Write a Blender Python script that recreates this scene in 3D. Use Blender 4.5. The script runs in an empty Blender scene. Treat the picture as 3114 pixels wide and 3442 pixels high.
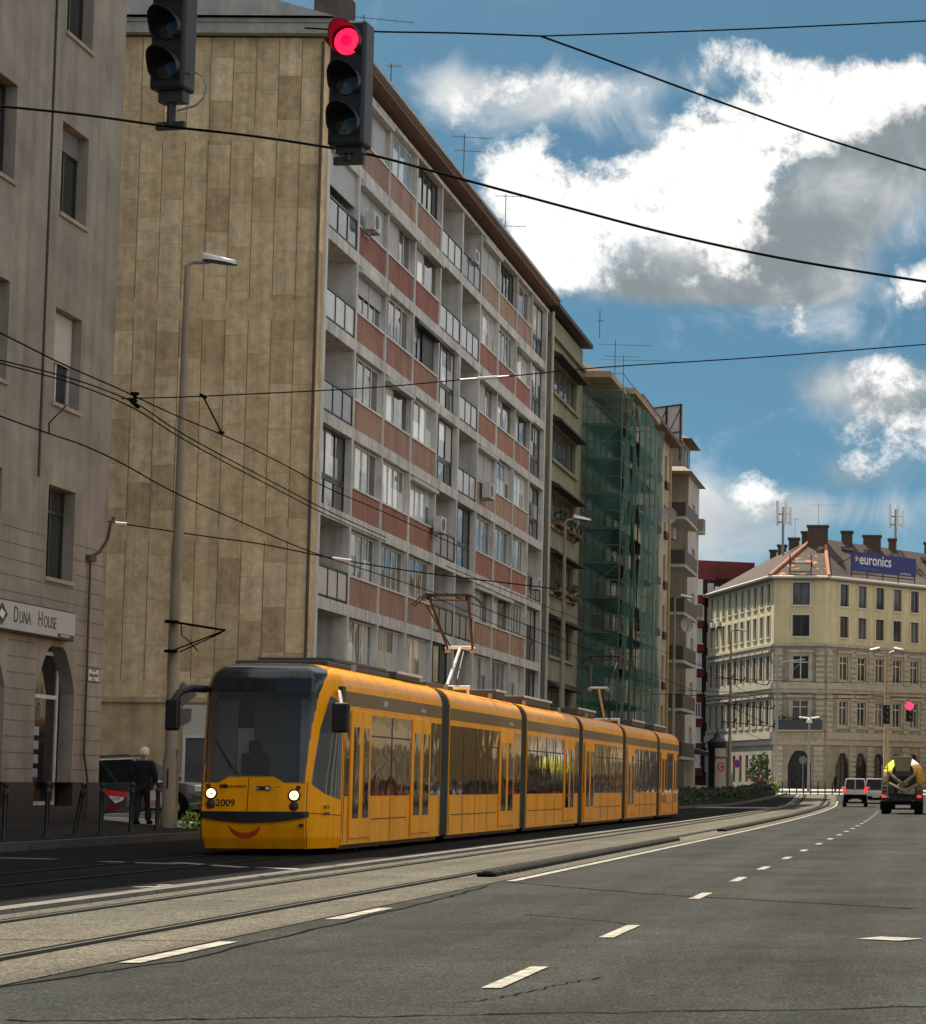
import bpy, bmesh, math, random
from mathutils import Vector, Matrix
random.seed(7)
S = bpy.context.scene
COL = S.collection
PI = math.pi
# ------------------------------------------------------------------ camera model (street axis = +Y, eye 1.22 m above the road)
FPX, CX, CY, PITCH, ROLL, EYE = 7853.0, 3180.0, 1991.0, math.atan(.084), .0066, 1.22
IW, IH = 3114, 3442
CAMM = Matrix.Rotation(PI/2 + PITCH, 3, 'X') @ Matrix.Rotation(ROLL, 3, 'Z')
def un(x, y, ax, v):
    """the point on the plane axis ax = v that a photo pixel measures"""
    d = CAMM @ Vector(((x-CX)/FPX, -(y-CY)/FPX, -1.0))
    c = Vector((0, 0, EYE)); t = (v - c[ax]) / d[ax]
    return c + d*t
D = 1.7072
# ------------------------------------------------------------------ materials
MATS = {}
def nd(nt, t, **k):
    n = nt.nodes.new(t)
    for a, b in k.items(): setattr(n, a, b)
    return n
def mat(name, col, rough=.75, var=.18, scale=2.0, bump=0.0, bscale=30.0, metal=0.0, coat=0.0, spec=.4, streak=0.0, emit=None, estr=0.0, alpha=1.0, var2=None):
    if name in MATS: return MATS[name]
    m = bpy.data.materials.new(name); m.use_nodes = True; nt = m.node_tree; L = nt.links
    b = nt.nodes['Principled BSDF']
    b.inputs['Roughness'].default_value = rough; b.inputs['Metallic'].default_value = metal
    b.inputs['Coat Weight'].default_value = coat; b.inputs['Coat Roughness'].default_value = .04
    b.inputs['Specular IOR Level'].default_value = spec; b.inputs['Alpha'].default_value = alpha
    g = nd(nt, 'ShaderNodeNewGeometry')
    n1 = nd(nt, 'ShaderNodeTexNoise'); n1.inputs['Scale'].default_value = scale; n1.inputs['Detail'].default_value = 6; n1.inputs['Roughness'].default_value = .65
    L.new(g.outputs['Position'], n1.inputs['Vector'])
    mr = nd(nt, 'ShaderNodeMapRange'); mr.inputs[1].default_value = .28; mr.inputs[2].default_value = .72
    mr.inputs[3].default_value = 1-var; mr.inputs[4].default_value = 1+var
    L.new(n1.outputs['Fac'], mr.inputs[0])
    mul = nd(nt, 'ShaderNodeMix', data_type='RGBA', blend_type='MULTIPLY'); mul.inputs[0].default_value = 1
    mul.inputs[6].default_value = (*col, 1); L.new(mr.outputs[0], mul.inputs[7])
    out = mul.outputs[2]
    if streak > 0:
        mp = nd(nt, 'ShaderNodeMapping'); mp.inputs['Scale'].default_value = (3.0, 3.0, .12); L.new(g.outputs['Position'], mp.inputs[0])
        n2 = nd(nt, 'ShaderNodeTexNoise'); n2.inputs['Scale'].default_value = 1.0; n2.inputs['Detail'].default_value = 5; L.new(mp.outputs[0], n2.inputs['Vector'])
        m2 = nd(nt, 'ShaderNodeMapRange'); m2.inputs[1].default_value = .45; m2.inputs[2].default_value = .75; m2.inputs[3].default_value = 1; m2.inputs[4].default_value = 1-streak
        L.new(n2.outputs['Fac'], m2.inputs[0])
        mu2 = nd(nt, 'ShaderNodeMix', data_type='RGBA', blend_type='MULTIPLY'); mu2.inputs[0].default_value = 1
        L.new(out, mu2.inputs[6]); L.new(m2.outputs[0], mu2.inputs[7]); out = mu2.outputs[2]
    L.new(out, b.inputs['Base Color'])
    if bump > 0:
        n3 = nd(nt, 'ShaderNodeTexNoise'); n3.inputs['Scale'].default_value = bscale; n3.inputs['Detail'].default_value = 4; L.new(g.outputs['Position'], n3.inputs['Vector'])
        bp = nd(nt, 'ShaderNodeBump'); bp.inputs['Strength'].default_value = bump; bp.inputs['Distance'].default_value = .02
        L.new(n3.outputs['Fac'], bp.inputs['Height']); L.new(bp.outputs[0], b.inputs['Normal'])
        if coat > 0: L.new(bp.outputs[0], b.inputs['Coat Normal'])
    if emit:
        b.inputs['Emission Color'].default_value = (*emit, 1); b.inputs['Emission Strength'].default_value = estr
    MATS[name] = m; return m

def glass_mat(name, col, wob=.06, spec=.9, ior=1.5, curtain=None, lo=.35):
    """an opaque window: dark room or curtain behind a reflecting pane"""
    if name in MATS: return MATS[name]
    m = bpy.data.materials.new(name); m.use_nodes = True; nt = m.node_tree; L = nt.links
    b = nt.nodes['Principled BSDF']; b.inputs['Roughness'].default_value = .04; b.inputs['IOR'].default_value = ior
    g = nd(nt, 'ShaderNodeNewGeometry')
    if curtain:
        w = nd(nt, 'ShaderNodeTexWave', bands_direction='DIAGONAL'); w.inputs['Scale'].default_value = 2.2; w.inputs['Distortion'].default_value = 3
        mp = nd(nt, 'ShaderNodeMapping'); mp.inputs['Scale'].default_value = (2, 2, .12); L.new(g.outputs['Position'], mp.inputs[0]); L.new(mp.outputs[0], w.inputs['Vector'])
        mx = nd(nt, 'ShaderNodeMix', data_type='RGBA'); mx.inputs[6].default_value = (*col, 1); mx.inputs[7].default_value = (*curtain, 1)
        # every sash about a metre wide has its own curtain: drawn, half drawn or open
        sn = nd(nt, 'ShaderNodeVectorMath', operation='SNAP'); sn.inputs[1].default_value = (50, .93, 3.07); L.new(g.outputs['Position'], sn.inputs[0])
        wn = nd(nt, 'ShaderNodeTexWhiteNoise', noise_dimensions='3D'); L.new(sn.outputs[0], wn.inputs['Vector'])
        mm = nd(nt, 'ShaderNodeMapRange'); mm.inputs[1].default_value = lo; mm.inputs[2].default_value = lo+.18; L.new(wn.outputs['Value'], mm.inputs[0])
        fo = nd(nt, 'ShaderNodeMapRange'); fo.inputs[3].default_value = .72; fo.inputs[4].default_value = 1.0; L.new(w.outputs['Fac'], fo.inputs[0])
        mu = nd(nt, 'ShaderNodeMath', operation='MULTIPLY'); L.new(mm.outputs[0], mu.inputs[0]); L.new(fo.outputs[0], mu.inputs[1])
        L.new(mu.outputs[0], mx.inputs[0]); L.new(mx.outputs[2], b.inputs['Base Color'])
    else:
        n0 = nd(nt, 'ShaderNodeTexNoise'); n0.inputs['Scale'].default_value = 1.1; L.new(g.outputs['Position'], n0.inputs['Vector'])
        mx = nd(nt, 'ShaderNodeMix', data_type='RGBA'); mx.inputs[6].default_value = (*[c*.5 for c in col], 1); mx.inputs[7].default_value = (*[min(1, c*1.6) for c in col], 1)
        L.new(n0.outputs['Fac'], mx.inputs[0]); L.new(mx.outputs[2], b.inputs['Base Color'])
    n1 = nd(nt, 'ShaderNodeTexNoise'); n1.inputs['Scale'].default_value = 1.6; n1.inputs['Detail'].default_value = 1; L.new(g.outputs['Position'], n1.inputs['Vector'])
    bp = nd(nt, 'ShaderNodeBump'); bp.inputs['Strength'].default_value = wob; bp.inputs['Distance'].default_value = .1
    L.new(n1.outputs['Fac'], bp.inputs['Height']); L.new(bp.outputs[0], b.inputs['Normal'])
    MATS[name] = m; return m
# ------------------------------------------------------------------ objects
ORG = {}
def thing(name, label, cat, loc=(0, 0, 0), group=None):
    o = bpy.data.objects.new(name, None); o.empty_display_size = .3; COL.objects.link(o)
    o.location = loc; ORG[o.name] = Vector(loc); return tag(o, label, cat, group)
def tag(o, label=None, cat=None, group=None, kind=None):
    if label: o['label'] = label
    if cat: o['category'] = cat
    if group: o['group'] = group
    if kind: o['kind'] = kind
    return o
def dup(root, loc, rot=None, scale=None):
    r = root.copy(); COL.objects.link(r); r.location = loc
    if rot is not None: r.rotation_euler = (0, 0, rot)
    if scale: r.scale = (scale,)*3
    for ch in list(root.children):
        c = ch.copy(); COL.objects.link(c); c.parent = r
        for g in list(ch.children):
            d = g.copy(); COL.objects.link(d); d.parent = c
    return r
class Fr:
    """a facade frame: u runs along the wall, v up, n out of it"""
    def __init__(s, o, u, n): s.o, s.u, s.n = Vector(o), Vector(u).normalized(), Vector(n).normalized()
    def p(s, u, v, n=0.0): return s.o + s.u*u + Vector((0, 0, v)) + s.n*n
class MB:
    def __init__(s): s.v, s.f = [], []
    def add(s, pts, faces):
        k = len(s.v); s.v += [Vector(p) for p in pts]; s.f += [tuple(i+k for i in f) for f in faces]; return s
    def quad(s, *p): return s.add(p, [tuple(range(len(p)))])
    def hexa(s, b, t):
        return s.add(list(b)+list(t), [(3, 2, 1, 0), (4, 5, 6, 7), (0, 1, 5, 4), (1, 2, 6, 5), (2, 3, 7, 6), (3, 0, 4, 7)])
    def box(s, x0, x1, y0, y1, z0, z1):
        return s.hexa([(x0, y0, z0), (x1, y0, z0), (x1, y1, z0), (x0, y1, z0)], [(x0, y0, z1), (x1, y0, z1), (x1, y1, z1), (x0, y1, z1)])
    def fbox(s, fr, u0, u1, v0, v1, n0, n1):
        return s.hexa([fr.p(u0, v0, n0), fr.p(u1, v0, n0), fr.p(u1, v0, n1), fr.p(u0, v0, n1)], [fr.p(u0, v1, n0), fr.p(u1, v1, n0), fr.p(u1, v1, n1), fr.p(u0, v1, n1)])
    def prism(s, poly, vec):
        n = len(poly); vec = Vector(vec); a = [Vector(p) for p in poly]; b = [p+vec for p in a]
        return s.add(a+b, [tuple(range(n-1, -1, -1)), tuple(range(n, 2*n))] + [(i, (i+1) % n, n+(i+1) % n, n+i) for i in range(n)])
    def tube(s, pts, r, seg=8, caps=True):
        pts = [Vector(p) for p in pts]; n = len(pts); rs = r if isinstance(r, (list, tuple)) else [r]*n
        k = len(s.v); prev = None
        for i, p in enumerate(pts):
            d = (pts[min(i+1, n-1)] - pts[max(i-1, 0)]).normalized()
            if prev is None:
                a = d.orthogonal().normalized()
            else:
                a = (prev - d*prev.dot(d)); a = a.normalized() if a.length > 1e-6 else d.orthogonal().normalized()
            prev = a; b = d.cross(a)
            for j in range(seg):
                t = 2*PI*j/seg; s.v.append(p + (a*math.cos(t)+b*math.sin(t))*rs[i])
        for i in range(n-1):
            for j in range(seg):
                s.f.append((k+i*seg+j, k+i*seg+(j+1) % seg, k+(i+1)*seg+(j+1) % seg, k+(i+1)*seg+j))
        if caps:
            s.f.append(tuple(k+j for j in range(seg-1, -1, -1))); s.f.append(tuple(k+(n-1)*seg+j for j in range(seg)))
        return s
    def lathe(s, c, prof, seg=24, ax='Z'):
        """prof: (r, h) pairs along axis"""
        c = Vector(c); k = len(s.v)
        for r, h in prof:
            for j in range(seg):
                t = 2*PI*j/seg; a, b = r*math.cos(t), r*math.sin(t)
                s.v.append(c + (Vector((a, b, h)) if ax == 'Z' else Vector((a, h, b)) if ax == 'Y' else Vector((h, a, b))))
        n = len(prof)
        for i in range(n-1):
            for j in range(seg):
                s.f.append((k+i*seg+j, k+i*seg+(j+1) % seg, k+(i+1)*seg+(j+1) % seg, k+(i+1)*seg+j))
        s.f.append(tuple(k+j for j in range(seg))); s.f.append(tuple(k+(n-1)*seg+j for j in range(seg)))
        return s
    def grid(s, fn, nu, nv, keep=None):
        k = len(s.v)
        for i in range(nu+1):
            for j in range(nv+1): s.v.append(Vector(fn(i/nu, j/nv)))
        for i in range(nu):
            for j in range(nv):
                if keep is None or keep((i+.5)/nu, (j+.5)/nv):
                    a = k+i*(nv+1)+j; s.f.append((a, a+nv+1, a+nv+2, a+1))
        return s
    def build(s, name, m, parent=None, smooth=False, bevel=0.0, org=None, recalc=True):
        me = bpy.data.meshes.new(name); o = bpy.data.objects.new(name, me); COL.objects.link(o)
        off = Vector((0, 0, 0))
        if parent is not None:
            o.parent = parent; off = ORG[parent.name]
        if org is not None and parent is None: off = Vector(org); o.location = off
        ORG[o.name] = off.copy()
        me.from_pydata([p-off for p in s.v], [], s.f); me.update()
        bm = bmesh.new(); bm.from_mesh(me)
        loose = [v for v in bm.verts if not v.link_faces]
        if loose: bmesh.ops.delete(bm, geom=loose, context='VERTS')
        if smooth: bmesh.ops.remove_doubles(bm, verts=bm.verts, dist=1e-5)
        if recalc: bmesh.ops.recalc_face_normals(bm, faces=bm.faces)
        bm.to_mesh(me); bm.free()
        me.materials.append(m)
        if smooth:
            for p in me.polygons: p.use_smooth = True
            if hasattr(me, 'set_sharp_from_angle'): me.set_sharp_from_angle(angle=math.radians(40))
        if bevel > 0:
            b = o.modifiers.new('bevel', 'BEVEL'); b.width = bevel; b.segments = 2; b.limit_method = 'ANGLE'
        return o
def text(name, s, size, m, parent, fr, u, v, n, align='LEFT', extrude=.004, sx=1.0, bold=0.0):
    c = bpy.data.curves.new(name, 'FONT'); c.body = s; c.size = size; c.extrude = extrude; c.align_x = align; c.offset = bold; c.resolution_u = 4
    t = bpy.data.objects.new(name, c); COL.objects.link(t)
    me = bpy.data.meshes.new_from_object(t.evaluated_get(bpy.context.evaluated_depsgraph_get())); bpy.data.objects.remove(t)
    o = bpy.data.objects.new(name, me); COL.objects.link(o)
    W = fr.p(u, v, n); off = ORG[parent.name]
    for q in me.vertices:
        x, y, z = q.co; q.co = W + fr.u*(x*sx) + Vector((0, 0, y)) + fr.n*z - off
    o.parent = parent; ORG[o.name] = off.copy(); me.materials.clear(); me.materials.append(m); me.update(); return o
def wall(mb, fr, u0, u1, v0, v1, holes, depth, n=0.0):
    """a wall face with real openings and their reveals; hole = (a, b, c, d) or with a fifth value, the height where an arch springs"""
    us = sorted({u0, u1, *[h[0] for h in holes], *[h[1] for h in holes]}); vs = sorted({v0, v1, *[h[2] for h in holes], *[h[3] for h in holes]})
    for i in range(len(us)-1):
        for j in range(len(vs)-1):
            cu, cv = (us[i]+us[i+1])/2, (vs[j]+vs[j+1])/2
            if any(h[0] < cu < h[1] and h[2] < cv < h[3] for h in holes): continue
            mb.quad(fr.p(us[i], vs[j], n), fr.p(us[i+1], vs[j], n), fr.p(us[i+1], vs[j+1], n), fr.p(us[i], vs[j+1], n))
    for h in holes:
        a, b, c, d = h[:4]; q = lambda p0, p1: mb.quad(fr.p(*p0, n), fr.p(*p1, n), fr.p(*p1, n-depth), fr.p(*p0, n-depth))
        if len(h) == 4:
            q((a, c), (a, d)); q((b, c), (b, d)); q((a, c), (b, c)); q((a, d), (b, d))
        else:
            sp = h[4]; N = 14; f = lambda t: sp + (d-sp)*min(1.0, 1.18*math.sin(PI*t))**.85
            q((a, c), (a, sp)); q((b, c), (b, sp)); q((a, c), (b, c))
            for k in range(N):
                t0, t1 = k/N, (k+1)/N; w0, w1 = a+(b-a)*t0, a+(b-a)*t1
                mb.quad(fr.p(w0, f(t0), n), fr.p(w1, f(t1), n), fr.p(w1, d, n), fr.p(w0, d, n)); q((w0, f(t0)), (w1, f(t1)))
    return mb
def window(parent, fr, h, n, fm, gm, cols=2, rows=1, fw=.06, name='window', top=None):
    """frame with bars, and the glazing as one sub-part; n = plane of the frame's back"""
    a, b, c, d = h[:4]; m = MB()
    m.fbox(fr, a, a+fw, c, d, n, n+.06).fbox(fr, b-fw, b, c, d, n, n+.06).fbox(fr, a+fw, b-fw, c, c+fw, n, n+.06).fbox(fr, a+fw, b-fw, d-fw, d, n, n+.06)
    for i in range(1, cols):
        x = a+(b-a)*i/cols; m.fbox(fr, x-fw/2, x+fw/2, c+fw, d-fw, n+.002, n+.057)
    for j in range(1, rows):
        y = c+(d-c)*j/rows; m.fbox(fr, a+fw, b-fw, y-fw/2, y+fw/2, n+.003, n+.054)
    if top: m.fbox(fr, a+fw, b-fw, top-fw/2, top+fw/2, n+.003, n+.054)
    w = m.build(name, fm, parent)
    MB().fbox(fr, a+.01, b-.01, c+.01, d-.01, n+.005, n+.025).build('pane', gm, w)
    return w
def rise(y):
    t = min(1, max(0, (y-150)/75)); return .95*t*t*(3-2*t)
def shift(y): return -.00017*max(0, y-55)**2
def slope(x): return .05*min(45, max(0, -16.45-x))
# ------------------------------------------------------------------ palette
def asphalt(name, col, wear=.35):
    m = bpy.data.materials.new(name); m.use_nodes = True; nt = m.node_tree; L = nt.links; b = nt.nodes['Principled BSDF']; b.inputs['Specular IOR Level'].default_value = .06
    g = nd(nt, 'ShaderNodeNewGeometry')
    def noise(sc, det, rough, lo, hi, o0, o1, mp=None):
        n = nd(nt, 'ShaderNodeTexNoise'); n.inputs['Scale'].default_value = sc; n.inputs['Detail'].default_value = det; n.inputs['Roughness'].default_value = rough
        src = g.outputs['Position']
        if mp: q = nd(nt, 'ShaderNodeMapping'); q.inputs['Scale'].default_value = mp; L.new(src, q.inputs[0]); src = q.outputs[0]
        L.new(src, n.inputs['Vector']); r = nd(nt, 'ShaderNodeMapRange'); r.inputs[1].default_value = lo; r.inputs[2].default_value = hi; r.inputs[3].default_value = o0; r.inputs[4].default_value = o1; L.new(n.outputs['Fac'], r.inputs[0]); return r.outputs[0], n
    cur = None
    grit, gn = noise(36, 4, .85, .36, .64, .3, 1.85); pit, _ = noise(75, 2, .6, .60, .66, 1, .35)
    for f in (grit, pit, noise(9, 9, .88, .36, .66, .62, 1.5)[0], noise(.35, 7, .7, .3, .7, 1-wear, 1+wear)[0], noise(1.0, 4, .6, .35, .7, 1.14, .74, (1.1, .035, 1))[0], noise(6, 5, .75, .62, .74, 1, .55)[0], noise(2.3, 6, .7, .3, .7, .86, 1.14)[0]):
        mx = nd(nt, 'ShaderNodeMix', data_type='RGBA', blend_type='MULTIPLY'); mx.inputs[0].default_value = 1
        if cur is None: mx.inputs[6].default_value = (*col, 1)
        else: L.new(cur, mx.inputs[6])
        L.new(f, mx.inputs[7]); cur = mx.outputs[2]
    # warm and cool drifts in the binder
    w = nd(nt, 'ShaderNodeTexNoise'); w.inputs['Scale'].default_value = .28; w.inputs['Detail'].default_value = 3; L.new(g.outputs['Position'], w.inputs['Vector'])
    wr = nd(nt, 'ShaderNodeValToRGB'); wr.color_ramp.elements[0].position = .38; wr.color_ramp.elements[1].position = .62; wr.color_ramp.elements[0].color = (1.05, .99, .94, 1); wr.color_ramp.elements[1].color = (.96, 1, 1.01, 1); L.new(w.outputs['Fac'], wr.inputs[0])
    mx = nd(nt, 'ShaderNodeMix', data_type='RGBA', blend_type='MULTIPLY'); mx.inputs[0].default_value = 1; L.new(cur, mx.inputs[6]); L.new(wr.outputs[0], mx.inputs[7]); L.new(mx.outputs[2], b.inputs['Base Color'])
    rr, _ = noise(.8, 4, .6, .3, .7, .8, 1.0); L.new(rr, b.inputs['Roughness'])
    bp = nd(nt, 'ShaderNodeBump'); bp.inputs['Strength'].default_value = .9; bp.inputs['Distance'].default_value = .012; L.new(gn.outputs['Fac'], bp.inputs['Height']); L.new(bp.outputs[0], b.inputs['Normal'])
    MATS[name] = m; return m
M_asph = asphalt('asphalt', (.038, .039, .0368), .25)
M_asph2 = mat('asphalt_side', (.11, .108, .1), .9, .25, .9, .4, 50)
M_pave = asphalt('pavement_asphalt', (.032, .031, .03), .3)
M_kerb = mat('kerb_stone', (.10, .097, .09), .85, .3, 3, .3, 20)
M_bed = asphalt('track_concrete', (.1, .094, .077), .2)
M_line = mat('road_paint', (.26, .25, .2), .7, .75, 7, .3, 40)
M_zebra = mat('zebra_paint', (.75, .74, .7), .7, .2, 4)
M_steel = mat('rail_steel', (.07, .068, .06), .6, .4, 4, metal=.3, spec=.2)
M_black = mat('black_rubber', (.006, .006, .006), .9, .2, 5, spec=.03)
M_blk = mat('black_paint', (.014, .014, .015), .4, .2, 6)
M_grey = mat('grey_metal', (.3, .3, .31), .5, .15, 5, metal=.3)
M_white = mat('white_metal', (.72, .72, .7), .45, .08, 5)
M_wframe = mat('white_frame', (.62, .62, .6), .5, .12, 4)
M_dframe = mat('dark_frame', (.03, .029, .028), .5, .2, 5)
M_bframe = mat('brown_frame', (.06, .045, .04), .5, .2, 5)
G_dark = glass_mat('window_glass_dark', (.03, .034, .036))
G_mid = glass_mat('window_glass_room', (.10, .10, .10))
G_curt = glass_mat('window_glass_curtain', (.06, .065, .065), curtain=(.6, .6, .57), lo=.42)
G_white = glass_mat('window_glass_blind_sky', (.12, .125, .13), curtain=(.85, .86, .86), lo=.15)  # pale colour also stands in for bright sky mirrored in the panes
M_shut = mat('roller_shutter', (.42, .43, .45), .6, .1, 3, streak=.1)
# ------------------------------------------------------------------ ground, road and track
YS = [-40, -20, 0, 10, 20, 30, 40, 50, 55, 60, 70, 80, 90, 100, 110, 120, 130, 140, 150, 158, 166, 174, 182, 190, 198, 206, 214, 225, 240, 270, 320]
def sheet(mb, x0, x1, ys, zo):
    f0 = x0 if callable(x0) else (lambda y: x0+shift(y)); f1 = x1 if callable(x1) else (lambda y: x1+shift(y))
    for i in range(len(ys)-1):
        a, b = ys[i], ys[i+1]
        mb.quad((f0(a), a, rise(a)+zo), (f1(a), a, rise(a)+zo), (f1(b), b, rise(b)+zo), (f0(b), b, rise(b)+zo))
    return mb
g = MB(); gx = [-900, -300, -80, -61.45, -16.45, 0, 20, 80, 300, 900]; gy = [-300] + YS + [500, 900, 1600]
for i in range(len(gx)-1):
    for j in range(len(gy)-1):
        z = lambda x, y: rise(y)+slope(x)-.07
        g.quad(*[(x, y, z(x, y)) for x, y in ((gx[i], gy[j]), (gx[i+1], gy[j]), (gx[i+1], gy[j+1]), (gx[i], gy[j+1]))])
tag(g.build('ground', M_pave), 'broad grey ground of the town under the street', 'ground', kind='structure')
rd = sheet(MB(), lambda y: -16.45, lambda y: 7+shift(y), [y for y in YS if y <= 225], 0.0)
tag(rd.build('road', M_asph), 'worn grey asphalt carriageway of the street', 'road', kind='structure')
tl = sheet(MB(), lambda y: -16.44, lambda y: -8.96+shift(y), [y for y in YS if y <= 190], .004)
tag(tl.build('shaded_tram_lane', asphalt('shaded_asphalt', (.0135, .0135, .0135), .3)), 'asphalt of the far tram track lane, coloured dark for shade', 'road', kind='structure')  # sheet coloured darker to deepen the building shade on this lane
ss = MB().quad(*[(x, y, slope(x)+.002-(.002 if x > -17 else 0)) for x, y in ((-16.45, 53.5), (-16.45, 76.5), (-70, 76.5), (-70, 53.5))])
tag(ss.build('side_street', M_asph2), 'asphalt side street between beige shop and stone clad gable', 'road', kind='structure')
def walk(pts, name, label):
    o = MB()
    top = [(x, y, .15+slope(x)+rise(y)) for x, y in pts]
    o.prism([(x, y, z-.2) for x, y, z in top], (0, 0, .2))
    return tag(o.build(name, M_pave), label, 'pavement', kind='structure')
arc = [(-20.6+4*math.cos(t), 54.4+4*math.sin(t)) for t in [i*PI/16 for i in range(9)]]
walk([(-16.6, -30)] + arc + [(-40, 58.4), (-40, 56), (-20.4, 56), (-20.4, -30)], 'pavement', 'grey asphalt pavement behind the black bollards')
arc2 = [(-20.6+4*math.cos(t), 75.6+4*math.sin(t)) for t in [-i*PI/16 for i in range(8, -1, -1)]]
walk([(-40, 71.6)] + arc2 + [(-16.6, 118), (-16.6, 150), (-40, 150), (-40, 118)], 'pavement', 'pavement running along the long panelled apartment block')
kb = MB(); kp = [(-16.52, -30)] + [(-20.6+4.08*math.cos(t), 54.4+4.08*math.sin(t)) for t in [i*PI/16 for i in range(9)]] + [(-40, 58.48)]
kp2 = [(-40, 71.52)] + [(-20.6+4.08*math.cos(t), 75.6+4.08*math.sin(t)) for t in [-i*PI/16 for i in range(8, -1, -1)]] + [(-16.52, 150)]
for path in (kp, kp2):
    for (x0, y0), (x1, y1) in zip(path, path[1:]):
        d = Vector((x1-x0, y1-y0)).normalized(); nx, ny = d.y*.09, -d.x*.09
        kb.hexa([(x+sx*nx, y+sx*ny, slope(x)-.05) for x, y, sx in ((x0, y0, -1), (x0, y0, 1), (x1, y1, 1), (x1, y1, -1))],
                [(x+sx*nx, y+sx*ny, slope(x)+.154) for x, y, sx in ((x0, y0, -1), (x0, y0, 1), (x1, y1, 1), (x1, y1, -1))])
tag(kb.build('kerb', M_kerb), 'pale stone kerb edging the left pavement', 'kerb', kind='structure')
FINE = list(range(-20, 200, 2))
tag(sheet(MB(), -8.66, -5.66, FINE, .006).build('track_bed', M_bed), 'sandy concrete bed of the nearer tram track', 'track bed', kind='structure')
ke = MB()
for i in range(len(FINE)-1):
    a, b = FINE[i], FINE[i+1]
    if a < 20: continue
    w = [(-8.95, 0), (-8.67, 0)]
    ke.hexa([(-8.95+shift(a), a, rise(a)-.02), (-8.67+shift(a), a, rise(a)-.02), (-8.67+shift(b), b-.03, rise(b)-.02), (-8.95+shift(b), b-.03, rise(b)-.02)],
            [(-8.93+shift(a), a, rise(a)+.05), (-8.69+shift(a), a, rise(a)+.05), (-8.69+shift(b), b-.03, rise(b)+.05), (-8.93+shift(b), b-.03, rise(b)+.05)])
tag(ke.build('track_kerb', mat('track_kerb_concrete', (.13, .12, .1), .85, .3, 2, .3, 20)), 'low pale concrete edge between the two tram tracks', 'kerb', kind='structure')
rl = MB(); gv = MB()
for x in (-8.25, -6.55, -12.52, -11.08):
    w = .022
    sheet(rl, x-w, x+w, FINE, .012); sheet(gv, x+w, x+w+.11, FINE, .010); sheet(gv, x-w-.075, x-w, FINE, .010)
tag(rl.build('rails', M_steel), 'grooved steel tram rails set in the street', 'rails', kind='structure')
tag(gv.build('rail_grooves', M_black), 'dark grooves beside the tram rails', 'rails', kind='structure')
ml = MB()
def dash(x, y0, y1, w=.14): sheet(ml, x-w/2, x+w/2, [y0, y1], .008)
for y0, y1 in ((14.2, 15.9), (19.0, 20.7), (25.6, 27.1), (30.4, 31.9), (34.8, 36.2), (40, 41.3), (45, 46.2), (50.4, 51.6)): dash(-2.72, y0, y1, .12)
y = 55.4
while y < 125: dash(-2.72, y, y+1.2, .13); y += 4.9
for y0, y1 in ((16.0, 18.2), (21.3, 23.3), (11, 13.2)): dash(-5.52, y0, y1, .15)
sheet(ml, -5.59, -5.46, list(range(30, 176, 3)), .008)
def cross(p, q, w=.1):
    a, b = un(p[0]*D, p[1]*D, 2, 0), un(q[0]*D, q[1]*D, 2, 0); d = (b-a).normalized(); n = Vector((-d.y, d.x, 0))*w/2; z = Vector((0, 0, .009))
    ml.quad(a-n+z, b-n+z, b+n+z, a+n+z)
for p, q in (((0, 1690), (108, 1692.5)), ((200, 1697), (350, 1702)), ((345, 1699), (482, 1709)), ((512, 1709), (600, 1713))): cross(p, q, .22)
for p, q in (((265, 1748), (375, 1745)), ((310, 1744), (350, 1744))): cross(p, q, .16)
cross((1712, 1848), (1795, 1852), .35)
tag(ml.build('lane_markings', M_line), 'worn pale lane dashes and edge line on the asphalt', 'road marking', kind='structure')
zb = MB()
for k in range(6):
    z0 = 137+k*2.6 if k < 3 else 0
    if k < 3: zb.quad((-16.2, z0, .012), (-9.8, z0-1, .012), (-9.8, z0, .012), (-16.2, z0+1.2, .012))
for k in range(7):
    x = -17.2-k*1.0; zb.quad(*[(xx, yy, slope(xx)+.012) for xx, yy in ((x, 59.3), (x+.5, 59.3), (x+.5, 62.6), (x, 62.6))])  # white stripes put here also brighten the sunlit patch by colour
tag(zb.build('zebra_crossing', M_zebra), 'white crossing stripes, some painted to whiten the sunlit side street', 'road marking', kind='structure')
cr = MB()
def crack(pts, w):
    P = [un(x*D, y*D, 2, 0) for x, y in pts]; Q = []
    for i in range(len(P)-1):
        for k in range(8): Q.append(P[i].lerp(P[i+1], k/8) + Vector((random.uniform(-.03, .03), random.uniform(-.06, .06), 0)))
    Q.append(P[-1])
    for a, b in zip(Q, Q[1:]):
        d = (b-a).normalized(); n = Vector((-d.y, d.x, 0))*w/2*random.uniform(.6, 1.3); z = Vector((0, 0, .004)); cr.quad(a-n+z, b-n+z, b+n+z, a+n+z)
crack([(1000, 1737), (1300, 1762), (1560, 1776), (1800, 1790)], .045)
crack([(0, 2011), (420, 2008), (900, 1999), (1400, 1991), (1824, 1983)], .03)
crack([(0, 1944), (350, 1893), (620, 1830), (870, 1770), (960, 1745)], .04)
crack([(1030, 1800), (1160, 1812), (1260, 1822)], .02); crack([(900, 1975), (1010, 1962), (1100, 1940), (1190, 1925)], .018)
crack([(760, 1722), (880, 1712), (960, 1738)], .05)
for ty in (18.2, 24.4, 30.6, 36.8, 43, 49.2, 56): cr.quad((-8.6, ty, .0105), (-5.7, ty+.02, .0105), (-5.7, ty+.05, .0105), (-8.6, ty+.03, .0105))
tag(cr.build('road_cracks', mat('crack_tar', (.008, .0075, .007), .95, .3, 3, spec=.03)), 'dark tar filled cracks and joints in the road', 'road cracks', kind='structure')
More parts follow.
